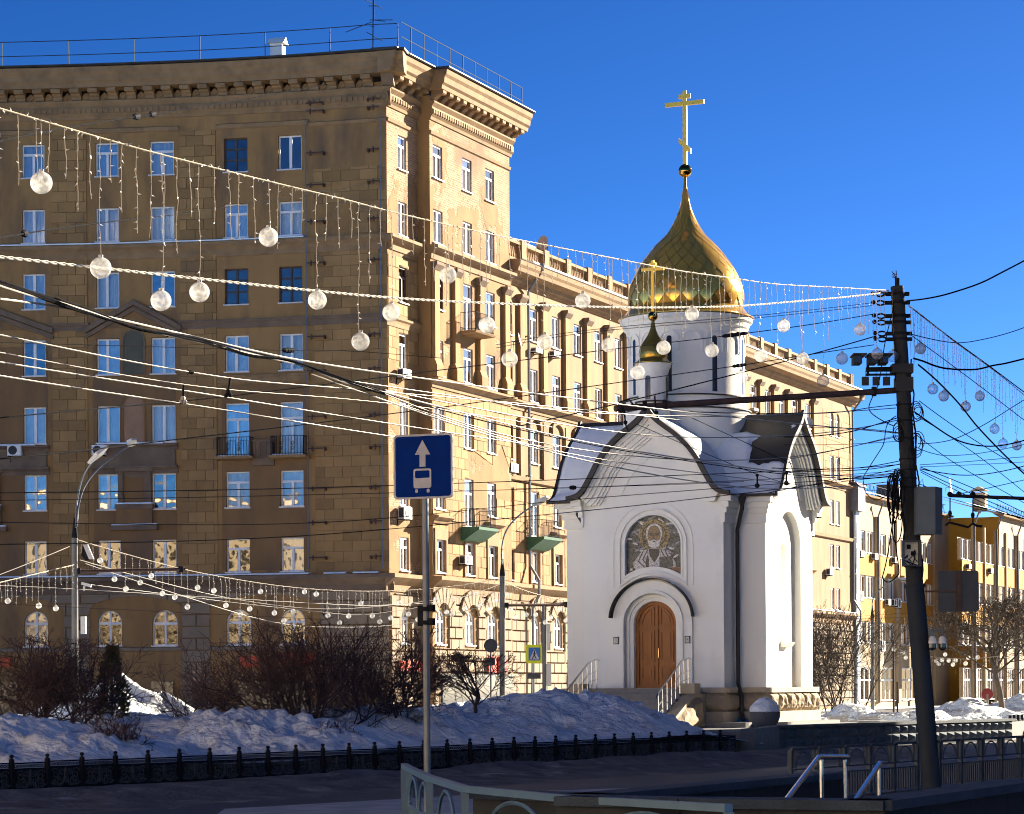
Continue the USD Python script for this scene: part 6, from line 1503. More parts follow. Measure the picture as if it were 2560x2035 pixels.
# pedestrian crossing sign
m_signyel = M('sign_yellow_green', (0.62, 0.66, 0.01), (0.58, 0.62, 0.01), rough=.4); m_signbl2 = M('sign_mid_blue', (0.015, 0.13, 0.42), (0.012, 0.11, 0.38), rough=.4); m_blk = m_black
YX = 105.0; c0, c1 = P(1315, 1612, YX), P(1357, 1658, YX); w_ = c1[0] - c0[0]; h_ = c0[2] - c1[2]
cs_ = thing('crossing_sign', 'yellow bordered blue pedestrian crossing sign on a thin pole', 'road sign')
MB().tube([G(1328, YX, 0), P(1331, 1618, YX)], .035, 8).build('pole', m_postgrey, cs_)
X_ = lambda a: c0[0] + a * w_; Z_ = lambda a: c1[2] + a * h_
MB().poly(rrect(X_(0), X_(1), Z_(0), Z_(1), .05), YX - .06, YX - .04).build('plate', m_signyel, cs_)
MB().poly(rect(X_(.15), X_(.85), Z_(.15), Z_(.85)), YX - .068, YX - .062).build('face', m_signbl2, cs_)
MB().poly(Polygon([(X_(.2), Z_(.2)), (X_(.8), Z_(.2)), (X_(.5), Z_(.78))]), YX - .074, YX - .07).build('triangle', m_signwhite, cs_)
wk = [Point(X_(.5), Z_(.66)).buffer(.03 * w_ / .7), LineString([(X_(.5), Z_(.6)), (X_(.49), Z_(.45))]).buffer(.035 * w_), LineString([(X_(.49), Z_(.45)), (X_(.56), Z_(.34)), (X_(.6), Z_(.25))]).buffer(.026 * w_), LineString([(X_(.49), Z_(.45)), (X_(.43), Z_(.34)), (X_(.36), Z_(.25))]).buffer(.026 * w_),
      LineString([(X_(.5), Z_(.57)), (X_(.58), Z_(.49))]).buffer(.018 * w_), LineString([(X_(.5), Z_(.57)), (X_(.42), Z_(.48))]).buffer(.018 * w_)] + [rect(X_(a), X_(a + .06), Z_(.21), Z_(.235)) for a in (.24, .34, .46, .68)]
MB().poly(unary_union(wk), YX - .08, YX - .076).build('walking_figure', m_blk, cs_)
c0, c1 = P(1318, 1683, YX), P(1352, 1697, YX); MB().box(c0[0], c1[0], YX - .05, YX - .03, c1[2], c0[2]).build('lower_plate', m_signback, cs_)
rs = thing('round_sign', 'grey back of a round road sign before the lamp post', 'road sign'); c = P(1227, 1614, 88)
MB().poly(Point(c[0], c[2]).buffer(.23, 10), 88 - .03, 88 - .01).build('disc', m_signback, rs); c1 = P(1227, 1652, 88); MB().box(c1[0] - .14, c1[0] + .14, 87.97, 87.99, c1[2] - .16, c1[2] + .1).build('lower_plate', m_signback, rs); MB().tube([G(1227, 88), c + [0, 0, .2]], .03, 8).build('pole', m_postgrey, rs)
m_dullred = M('dull_red_sign', (0.2, 0.02, 0.02), (0.15, 0.015, 0.015), rough=.5)
rs = thing('round_sign', 'dull red round road sign half hidden by the bare tree', 'road sign'); c = P(2468, 1735, 100)
MB().poly(Point(c[0], c[2]).buffer(.22, 10), 99.97, 99.99).build('disc', m_dullred, rs); MB().tube([G(2470, 100), c], .05, 8).build('pole', m_postgrey, rs)
# round planter with a snow cap, blue bag, benches
YB = 77.2; c = G(1912, YB)
pl = thing('round_planter', 'round grey concrete planter heaped with snow before the chapel corner', 'planter', loc=(c[0], YB, .585))
m_planter = M('grey_planter_concrete', (0.1, 0.108, 0.115), (0.075, 0.08, 0.086), scale=4, bump=.3, bscale=30)
MB().lathe([(.0, 0), (.16, 0), (.16, .04), (.28, .06), (.38, .17), (.44, .33), (.455, .5), (.42, .5), (.40, .46), (0, .46)], (0, 0, 0), 28).build('bowl', m_planter, pl, smooth=40)
t_ = np.linspace(0, 1, 12); b = MB(); b.lathe([(.435 * (1 - x ** 2.2) ** .6 if x < 1 else 0, .47 + .46 * x) for x in t_], (0, 0, 0), 24); V, F = b.mesh(); V[:, :2] *= 1 + .18 * (meshkit.noise(V * 5 + 3, 2)[:, None] - .5); MB().add(V, F).build('snow_cap', m_dirtsnow, pl, smooth=True)
m_bluebag = M('blue_plastic', (0.01, 0.13, 0.3), (0.008, 0.09, 0.22), rough=.3, spec=.5)
bag = MB(); c = P(1856, 1802, 80.6); bag.ball((c[0], c[1], .74), .2, 14, .85); V, F = bag.mesh(); V += .07 * (meshkit.noise(V * 9, 3)[:, None] - .5); bag = MB(); bag.add(V, F); bag.build('plastic_bag', m_bluebag, None, smooth=True, label='crumpled blue plastic bag in the corner by the chapel downpipe', cat='bag')
m_bench = M('pale_bench_slat', (0.5, 0.48, 0.45), (0.4, 0.38, 0.35), rough=.6)
bench = None
for lab, u, Y in (('slatted bench half in snow nearest the chapel plinth', 2090, 91), ('slatted bench with curled end left of the grey pole', 2168, 89)):
    c = G(u, Y, .02)
    if bench is None:
        bench = thing('park_bench', lab, 'bench', loc=c, rz=.5)
        for k in range(6): MB().box(-.42, .42, -.05 - .012 * k * (k > 2), -.02 - .012 * k * (k > 2), .34 + .075 * k, .395 + .075 * k).build('slat', m_bench, bench)
        for k in range(3): MB().box(-.42, .42, -.45 + .14 * k, -.35 + .14 * k, .3, .33).build('slat', m_bench, bench)
        for x in (-.38, .34): MB().box(x, x + .05, -.5, .0, 0, .3).build('leg', m_iron, bench)
    else: copy_of(bench, lab, c, .35, None)
# ================================================================ air conditioners, dishes, aerial
def ac(F, u0, u1, v0, v1, d, label, group=None, depth=.34):
    a, z1 = F.inv(u0, v0, d + .1 + depth * (F is RF)); b2, z0 = F.inv(u1, v1, d + .1 + depth * (F is RF))
    if F is RF: b2 = a + max(.75, min(1.0, b2 - a))
    t_ = thing('air_conditioner', label, 'air conditioner', group)
    MB(F).box(a, b2, d + .1, d + .1 + depth, z0, z1).build('case', m_white, t_)
    c = a + (b2 - a) * .4; r = min((z1 - z0) * .42, (b2 - a) * .33); zc = (z0 + z1) / 2
    MB(F).poly(Point(c, zc).buffer(r, 8), d + .1 + depth, d + .115 + depth).build('fan_grille', m_dark if F is LF else m_signback, t_)
    b = MB(F); b.box(a + .06, a + .1, d, d + .1 + depth, z0 - .06, z0); b.box(b2 - .1, b2 - .06, d, d + .1 + depth, z0 - .06, z0); b.box(a + .06, a + .1, d, d + .05, z0 - .35, z0); b.build('bracket', m_iron, t_)
    MB(F).box(a - .002 if F is RF else a, a + (0 if F is RF else 0.001), d + .13, d + .07 + depth, z0 + .05, z1 - .05).build('side_grille', m_dark, t_)
ac(LF, 22, 56, 1114, 1140, 0.1, 'white air conditioner with snow on it at the left edge of the curved front')
ac(LF, 233, 266, 1114, 1138, 0.1, 'white air conditioner behind the street lamp heads on the curved front')
ac(RF, 1008, 1030, 920, 948, 0, 'air conditioner under a corner strip window high on the sunlit wall')
ac(RF, 1010, 1040, 1266, 1300, 0, 'air conditioner just below and left of the bus lane sign edge')
ac(RF, 1163, 1184, 1388, 1412, D2, 'air conditioner hanging before a window below the green balcony')
ac(RF, 1279, 1297, 1157, 1182, D3, 'air conditioner on the wall just right of the sunlit tall block end')
ac(RF, 1340, 1360, 868, 885, D3, 'left of two air conditioners under the glass baubles beside the drainpipe')
ac(RF, 1386, 1408, 876, 896, D3, 'right of two air conditioners under the glass baubles beside the drainpipe')
ac(RF, 1886, 1901, 1019, 1030, D3, 'air conditioner peeking above the chapel side roof')
ac(RF, 2046, 2064, 1274, 1295, D3, 'air conditioner beside the foot of the chapel side gable')
ac(RF, 2028, 2040, 1327, 1341, D3, 'small air conditioner just below the chapel side gable')
ac(RF, 2075, 2089, 1421, 1439, D3, 'air conditioner on the wall right of the chapel between window pairs')
for u0, u1, v0, v1, lab in ((2153, 2167, 1376, 1394, 'air conditioner above the first yellow panel of the office'), (2188, 2200, 1383, 1400, 'air conditioner over the drainpipe of the office top row'), (2238, 2250, 1392, 1409, 'air conditioner left of the open meter box'),
        (2152, 2163, 1478, 1502, 'air conditioner at the left end of the office middle row'), (2222, 2234, 1497, 1514, 'first of three air conditioners in a row above a yellow panel'), (2236, 2245, 1498, 1515, 'middle of three air conditioners in a row above a yellow panel'), (2246, 2258, 1496, 1520, 'largest of three air conditioners in a row above a yellow panel'), (2206, 2224, 1602, 1629, 'air conditioner with a white cover over the tall office windows')):
    ac(RF, u0, u1, v0, v1, D4, lab)
for u0, u1, v0, v1, lab in ((2423, 2438, 1409, 1424, 'air conditioner above the yellow panel right of the cabinet'), (2478, 2491, 1420, 1435, 'air conditioner on the second bay of the projecting office part'), (2513, 2523, 1522, 1540, 'air conditioner above the bare tree on the office front'), (2549, 2560, 1526, 1542, 'air conditioner at the right edge above the bare tree')):
    ac(RF, u0, u1, v0, v1, DW, lab)
for i, (s_, z0) in enumerate(((OW - 2.4, .5), (OW - 1.2, .5), (OW - 2.4, 1.55), (OW - 1.2, 1.55))):
    t_ = thing('air_conditioner', ('lower left', 'lower right', 'upper left', 'upper right')[i] + ' of four condensers stacked in the dark cage', 'air conditioner')
    MB(RF).box(s_, s_ + 1.0, DW - 1.0, DW - .62, z0, z0 + .85).build('case', m_white, t_); MB(RF).poly(Point(s_ + .4, z0 + .43).buffer(.33, 8), DW - .62, DW - .6).build('fan_grille', m_dark, t_)
    # the cage faces the eye along its near end
    o = MB(RF); o.box(s_ * 0 + OW - 2.72, OW - 2.70, DW - 3.0 + (i % 2) * 1.25, DW - 2.0 + (i % 2) * 1.25, z0, z0 + .85); o.build('case_end', m_white, t_)
m_dish = M('grey_dish', (0.42, 0.42, 0.4), (0.34, 0.34, 0.33), rough=.5)
def dish(u, v, F, d, r, label, face):
    q, z = F.inv(u, v, d); c = F(np.array([[q, d, z]]))[0]; t_ = thing('satellite_dish', label, 'satellite dish')
    b = MB(); n_ = np.array(face, float); n_ /= np.linalg.norm(n_); a = np.cross(n_, [0, 0, 1]); a /= np.linalg.norm(a); e = np.cross(a, n_)
    V = [c]; 
    for k, rr in ((1, .5), (2, 1.0)):
        for th in np.arange(16) * np.pi / 8: V.append(c + r * rr * (a * math.cos(th) + e * math.sin(th)) + n_ * .18 * r * rr ** 2)
    F_ = [(0, 1 + i, 1 + (i + 1) % 16) for i in range(16)] + [(1 + i, 17 + i, 17 + (i + 1) % 16) for i in range(16)] + [(1 + i, 17 + (i + 1) % 16, 1 + (i + 1) % 16) for i in range(16)]
    b.add(V, F_); b.build('reflector', m_dish, t_); b = MB(); b.tube([c - e * r, c + n_ * r * .9, ], .015, 5); b.tube([c, c - n_ * .3, c - n_ * .3 + [0, 0, -.6]], .03, 6); b.build('arm', m_iron, t_)
dish(1359, 615, RF, -1.0, .62, 'round grey satellite dish standing on the roof balustrade', (-.75, -.5, .1))
dish(1297, 852, RF, D3 + .6, .45, 'satellite dish on the wall beside the drainpipe', (.9, -.1, .2))
dish(2022, 1056, RF, D3 + .5, .4, 'small satellite dish on the wall above the chapel side gable', (.5, -.8, .2))
dish(2373, 1218, RF, DW - 2, .9, 'large pale dish seen edge-on above the office roof', (.95, -.25, .1))
at_ = thing('tv_aerial', 'tall thin television aerial on the roof near the corner', 'aerial')
q, z = LF.inv(932, 118, -1.5); c = LF(np.array([[q, -1.5, 34.4]]))[0]; zz = lambda v: P(932, v, c[1])[2]
MB().tube([c, [c[0] + .05, c[1], zz(-4)]], .045, 6).build('mast', m_bluerail, at_)
b = MB()
for v, x0, x1, dy in ((50, -.15, 1.05, 0), (8, -.85, .5, .8), (15, -.2, .3, 0), (95, -.3, .5, .2), (66, -.1, .1, 0)): b.tube([[c[0] + x0, c[1] - dy, zz(v) + (.25 if dy else 0)], [c[0] + x1, c[1] + dy, zz(v) - (.1 if dy else 0)]], .02, 4)
b.tube([[c[0] - 1.4, c[1], zz(80)], [c[0] - .05, c[1], zz(55)]], .02, 4); b.tube([[c[0], c[1], zz(50)], [c[0] + .7, c[1] - .6, zz(61)]], .018, 4)
b.build('aerial_rod', m_bluerail, at_)
# ================================================================ bare bushes and trees
m_bark = M('dark_red_brown_bark', (0.075, 0.042, 0.034), (0.04, 0.024, 0.022), scale=6, rough=.85)
m_twig = M('red_brown_twig', (0.095, 0.05, 0.038), (0.05, 0.028, 0.026), scale=3, rough=.8)
m_bark2 = M('grey_brown_bark', (0.1, 0.075, 0.055), (0.055, 0.042, 0.033), scale=6, rough=.9)
def unit(v): return v / (np.linalg.norm(v) + 1e-9)
def grow(r_, p, d, L, rad, level, out, up=.25, wig=.35, nseg=4, kids=(7, 5, 3), fit=None):
    pts = [p]; dd = d
    for i in range(nseg):
        dd = unit(dd + r_.normal(0, wig * .35, 3) + np.array([0, 0, up * .22]))
        pts.append(pts[-1] + dd * L / nseg)
    pts = np.array(pts)
    if fit is not None:
        c, w, zt = fit
        over = max(np.hypot(*((pts[-1] - c)[:2])) / w, 0.0)
        if pts[-1, 2] > zt: pts = p + (pts - p) * max(.3, (zt - p[2]) / (pts[-1, 2] - p[2] + 1e-6))
        if over > 1: pts = p + (pts - p) * max(.35, 1 / over)
    out.append((pts, np.linspace(rad, rad * .45, nseg + 1), level))
    if level < len(kids):
        for k in range(kids[level]):
            t_ = r_.uniform(.3, 1.0) if k else 1.0
            q = t_ * nseg; i = min(int(q), nseg - 1); f = q - i; b0 = pts[i] * (1 - f) + pts[i + 1] * f
            nd = unit(unit(pts[i + 1] - pts[i]) + r_.normal(0, .62, 3))
            grow(r_, b0, nd, L * r_.uniform(.42, .68), max(rad * .5, .0055), level + 1, out, up, wig, 3 if level else 4, kids, fit)
def shrub(label, u, Y, z0, z1, w, stems, seed, kids=(7, 5, 3), lean=.75, rad=.03, name='bare_bush', cat='bush', mats=None, base_r=.18, up=.25, trunk=None, thin=.0055):
    r_ = np.random.default_rng(seed); c = G(u, Y, z0); t_ = thing(name, label, cat); out = []
    fit = (c, w / 2, z1)
    if trunk is None: starts = [(c + [r_.normal(0, base_r), r_.normal(0, base_r), -.15], None) for _ in range(stems)]
    else:
        tp = np.array(trunk); MB().tube(tp, np.linspace(rad * 2.1, rad * 1.3, len(tp)), 8).build('trunk', (mats or (m_bark,))[0], t_, smooth=60)
        starts = [(tp[min(len(tp) - 1, len(tp) // 2 + i % (len(tp) - len(tp) // 2))], None) for i in range(stems)]
    for p, _ in starts:
        a = r_.uniform(0, 2 * np.pi); k = r_.uniform(.1, lean)
        d = unit(np.array([math.cos(a) * k, math.sin(a) * k, 1 - .45 * k])); 
        grow(r_, np.array(p, float), d, (z1 - z0) * r_.uniform(.55, .8), rad * r_.uniform(.7, 1.1), 0, out, up, .35, 5, kids, fit)
    bs, tw = MB(), MB()
    for pts, rr, lv in out:
        if lv <= 1: bs.tube(pts, np.maximum(rr, thin), 5 if lv == 0 else 4, cap=False)
        else: tw.tube(pts[::1], np.maximum(rr, thin), 3, cap=False)
    mm = mats or (m_bark, m_twig)
    bs.build('stems', mm[0], t_); tw.build('twigs', mm[1], t_, kind='stuff')
    return t_
shrub('dense rounded bare bush with reddish tips at the left edge', 125, 57, .75, 2.95, 3.9, 19, 101, kids=(7, 6, 4), rad=.034, base_r=.45)
shrub('low spreading bare bush drooping over the snow by the fence', 280, 51.5, .55, 1.35, 1.5, 9, 102, kids=(6, 5, 3), lean=1.3, rad=.014)
shrub('sparse fan-shaped bare bush before the sunlit snow heap', 470, 62, .75, 1.95, 2.0, 9, 103, kids=(5, 3, 2), lean=1.15, rad=.016)
shrub('largest dark bare bush left of the bus lane sign', 735, 60, .5, 3.3, 4.3, 18, 104, kids=(7, 6, 4), rad=.04, base_r=.3, lean=.9)
shrub('tall dense bare bush directly behind the bus lane sign pole', 965, 63, .5, 3.2, 2.9, 14, 105, kids=(7, 6, 4), rad=.038, base_r=.35)
e0 = G(1178, 67, .95)
shrub('crooked little bare tree right of the bus lane sign pole', 1185, 67, 1.0, 2.65, 2.1, 11, 106, kids=(7, 5, 3), rad=.028, lean=1.1, name='crooked_bush', cat='bush', trunk=[e0, e0 + [.12, 0, .2], e0 + [.1, 0, .42], e0 + [.2, 0, .62], e0 + [.16, .02, .85]])
shrub('low tangled bare bush under the largest bush', 830, 57.5, .5, 1.2, 1.6, 9, 107, kids=(6, 5, 3), lean=1.35, rad=.013)
shrub('small dark bare bush behind the fan-shaped one', 500, 70, .9, 2.55, 2.2, 9, 108, kids=(7, 5, 3), rad=.02)
shrub('bare bush between the two large ones, behind the sign', 870, 69, .8, 2.7, 2.3, 9, 109, kids=(7, 5, 3), rad=.022)
# evergreen
def evergreen(label, u, Y, z0, z1, w, seed):
    r_ = np.random.default_rng(seed); c = G(u, Y, z0); t_ = thing('evergreen_bush', label, 'bush')
    MB().tube([c - [0, 0, .2], c + [0, 0, (z1 - z0) * .9]], [.05, .015], 6).build('trunk', m_bark, t_)
    b = MB(); n = 3200; h = r_.random(n) ** .85; a = r_.uniform(0, 2 * np.pi, n); rr = (w / 2) * (1 - h * .82) * np.sqrt(r_.uniform(.25, 1, n)) * (1 + .25 * np.sin(a * 3 + h * 14))
    P_ = np.c_[c[0] + rr * np.cos(a), c[1] + rr * np.sin(a), c[2] + h * (z1 - z0)]
    d = np.c_[np.cos(a), np.sin(a), r_.uniform(.2, 1.4, n)]; d /= np.linalg.norm(d, axis=1, keepdims=True)
    s = np.cross(d, r_.normal(size=(n, 3))); s /= np.linalg.norm(s, axis=1, keepdims=True); L = r_.uniform(.05, .12, n)[:, None]
    V = np.stack([P_ - s * L * .3, P_ + s * L * .3, P_ + d * L], 1).reshape(-1, 3); b.add(V, np.arange(3 * n).reshape(-1, 3))
    m_ = M('olive_evergreen_spray', (0.15, 0.105, 0.025), (0.06, 0.055, 0.018), scale=4, rough=.7); b.build('foliage', m_, t_, kind='stuff')
evergreen('olive green evergreen tucked against the left bush', 280, 59.0, .7, 2.8, 1.05, 7)
tb = G(2508, 100, .6); T_ = lambda u, v, Y=100: P(u, v, Y)
shrub('bare tree with forked leaning trunk before the office at the right edge', 2480, 100, 1.4, 4.9, 4.2, 16, 120, kids=(7, 6, 3), rad=.055, lean=1.25, name='bare_tree', cat='tree', trunk=[tb, T_(2500, 1730), T_(2489, 1686), T_(2478, 1640), T_(2474, 1612)], mats=(m_bark2, m_bark2), thin=.008)
tb2 = G(2590, 108, .6)
shrub('bare tree partly cut off by the right edge of the view', 2590, 108, 1.2, 4.6, 3.6, 12, 121, kids=(7, 6, 3), rad=.05, lean=1.1, name='bare_tree', cat='tree', trunk=[tb2, tb2 + [.1, 0, 1], tb2 + [0, 0, 1.8], tb2 + [.1, 0, 2.4]], mats=(m_bark2, m_bark2), thin=.009)
for i, (tt, qq) in enumerate(((-19, -22), (-18, -10), (-20, 2), (-18, 13), (-20, 24), (-18.5, 35), (-20, 46), (-18, 57), (-19, 70))):
    x_, y_ = tq(tt, qq)
    if i == 0: tproto = None
    if tproto is None:
        YT = 1.0; r_ = np.random.default_rng(77); tproto = thing('bare_tree', 'bare tree in the row before the square houses behind the viewpoint', 'tree', 'bare trees before the square houses', loc=(x_, y_, 0)); out = []
        MB().tube([(0, 0, -.2), (.05, 0, 2.2), (0, .05, 4)], [.16, .13, .1], 7).build('trunk', m_bark2, tproto)
        for k in range(9): grow(r_, np.array([0, 0, 2.6 + .2 * k]), unit(np.array([math.cos(k * 2.4), math.sin(k * 2.4), 1.1])), 4.2, .06, 0, out, .3, .35, 5, (6, 5, 3))
        tw_ = MB()
        for pts, rr, lv in out: tw_.tube(pts, np.maximum(rr, .02), 3, cap=False)
        tw_.build('crown', m_bark2, tproto)
    else: copy_of(tproto, 'bare tree in the row before the square houses behind the viewpoint', (x_, y_, 0), i * 1.3)
tb3 = G(2085, 106, .3)
shrub('dense brown bare tree behind the right corner of the chapel', 2085, 106, .3, 4.9, 4.6, 15, 122, kids=(7, 6, 3), rad=.035, lean=.55, name='bare_tree', cat='tree', base_r=.5, mats=(m_bark2, m_bark2), thin=.009)
# ================================================================ overhead wires
def spline(pts, n=40):
    pts = np.array([P(*q) for q in pts])
    if len(pts) == 2: 
        t_ = np.linspace(0, 1, n)[:, None]; return pts[0] * (1 - t_) + pts[1] * t_
    s = np.r_[0, np.cumsum(np.linalg.norm(np.diff(pts, axis=0), axis=1))]
    from scipy.interpolate import Akima1DInterpolator
    return Akima1DInterpolator(s, pts)(np.linspace(0, s[-1], n))
def wire(label, pts, r=.008, mat=None, n=40, group='overhead wires', extras=()):
    w = MB(); w.tube(spline(pts, n), r * .78, 6)
    if not extras: return w.build('overhead_wire', mat or m_cable, None, label=label, cat='wire', group=group)
    t_ = thing('overhead_wire', label, 'wire', group); w.build('strand', mat or m_cable, t_)
    for (u, v, Y, L, rr) in extras:
        c = P(u, v, Y); sp = spline(pts, 200); i = int(np.argmin(np.linalg.norm(sp - c, axis=1))); i = min(max(i, 1), 198); d = unit(sp[i + 1] - sp[i - 1])
        a = np.linspace(-1, 1, 9); MB().tube([sp[i] + d * L * x for x in a], [rr * (.5 + .5 * math.cos(x * 1.5) ** .5) * (1 if j % 2 else .7) for j, x in enumerate(a)], 8).build('insulator', m_iron, t_)
    return t_
lw, dk = m_wirelight, m_cable
YL = lambda u: np.interp(u, [-40, 2240], [20, 38])
def auto(pts, f=YL): return [(u, v, f(u)) for u, v in pts]
# thick cable bundle at the left that fans out to the right
bundle = thing('cable_bundle', 'thick bundle of black cables sagging across the curved front from the left edge', 'cable bundle')
bp = [(-60, 670), (0, 705), (240, 785), (340, 818), (500, 850), (620, 883), (738, 905), (860, 950), (963, 981)]
for k in range(9):
    r_ = np.random.default_rng(40 + k); off = r_.uniform(-1, 1); ph = r_.uniform(0, 6)
    pts = [(u, v + off * np.interp(u, [-60, 300, 620, 963], [11, 3, 5, 3]) + 3.5 * math.sin(u / 60 + ph), YL(u) - .02 * k) for u, v in bp]
    MB().tube(spline(pts, 90), .0072, 5).build('cable', dk if k % 3 else m_twist, bundle)
for u in (95, 200, 260, 345, 415, 530, 600, 700, 850):
    v = np.interp(u, [q[0] for q in bp], [q[1] for q in bp]); MB().tube([P(u - 4, v - 7, YL(u) - .08), P(u + 4, v + 9, YL(u) - .08)], .008, 5).build('cable_tie', dk, bundle)
fan_w = [
 ('pale cable from the upper left passing the turret foot to the grey pole', [(0, 747), (240, 785), (500, 845), (738, 898), (1100, 952), (1465, 1000), (1860, 1046), (2140, 1073), (2245, 1083)], .011, m_twist),
 ('pale cable leaving the bundle and ending high on the pole below the bracket', [(860, 950), (1100, 985), (1380, 1024), (1625, 1038), (1860, 1040), (2140, 1027), (2240, 1020)], .009, lw),
 ('pale cable crossing the middle of the chapel gable', [(900, 962), (1100, 1003), (1380, 1056), (1625, 1088), (1860, 1093), (2015, 1086), (2140, 1071), (2245, 1050)], .009, lw),
 ('pair-like thick cable dropping across the chapel gable to its right eave', [(963, 981), (1100, 1017), (1380, 1087), (1860, 1168), (2120, 1190), (2255, 1180)], .011, m_twist),
 ('thin dark cable just under the thick pale one across the gable', [(963, 984), (1100, 1024), (1380, 1092), (1860, 1173), (2120, 1196), (2255, 1186)], .008, dk),
 ('pale cable low across the gable rising to the pole', [(940, 975), (1200, 1070), (1380, 1112), (1670, 1147), (1860, 1150), (2025, 1136), (2140, 1114), (2250, 1090)], .008, lw),
 ('thin pale cable over the lower gable falling to the right', [(1000, 1010), (1200, 1075), (1380, 1125), (1860, 1196), (2100, 1222), (2255, 1225)], .007, lw),
 ('pale cable from the sign top to the right side eave', [(780, 935), (960, 1000), (1180, 1075), (1380, 1131), (1860, 1219), (1960, 1222), (2120, 1215), (2255, 1200)], .010, m_twist),
]
for lab, pts, r, m_ in fan_w: wire(lab, auto(pts), r, m_, 60)
trol = [
 ('upper trolley wire from the left edge with a small clamp', [(-40, 828), (0, 837), (574, 945), (860, 971), (1200, 1000), (1700, 1050)], .0085, lw, ((528, 935, 24, .05, .02),)),
 ('second trolley wire carrying the hanger links', [(-40, 873), (0, 881), (459, 961), (860, 997), (1100, 1024), (1380, 1068)], .006, lw, ()),
 ('third trolley wire, pale, from the left edge', [(-40, 898), (0, 905), (430, 972), (860, 1041), (1100, 1078), (1380, 1120)], .0085, lw, ()),
 ('lowest trolley wire, pale, ending behind the bus lane sign', [(-40, 932), (0, 939), (430, 1005), (860, 1073), (985, 1092)], .0085, lw, ()),
]
for lab, pts, r, m_, ex in trol: wire(lab, auto(pts), r, m_, 50, extras=ex)
for lab, u0, v0, u1, v1 in (('small trolley hanger on the left of the curved front', 459, 961, 457, 1005), ('small trolley hanger beside the lit trolley clamp', 575, 945, 570, 988)):
    t_ = thing('trolley_hanger', lab, 'wire hanger'); a_, b_ = P(u0, v0, YL(u0) - .02), P(u1, v1, YL(u1) - .02)
    MB().tube([a_, b_], .01, 6).build('link', m_iron, t_); b = MB(); b.ball(a_ + (b_ - a_) * .8, .025, 8); b.ball(b_ + [-.015, 0, 0], .022, 8); b.ball(b_ + [.02, 0, 0], .022, 8); b.build('clamp', m_twist if u0 < 500 else m_iron, t_)
for lab, u, va, vb in (('trolley hanger over the left part of the chapel side eave', 1893, 1187, 1216), ('trolley hanger before the sunlit chapel side', 1966, 1182, 1210)):
    t_ = thing('trolley_hanger', lab, 'wire hanger'); MB().tube([P(u, va, 35), P(u, vb, 35)], .012, 6).build('link', m_iron, t_); b = MB(); b.ball(P(u, vb - 2, 35), .035, 8); b.ball(P(u, va + 1, 35), .025, 8); b.build('clamp', m_iron, t_)
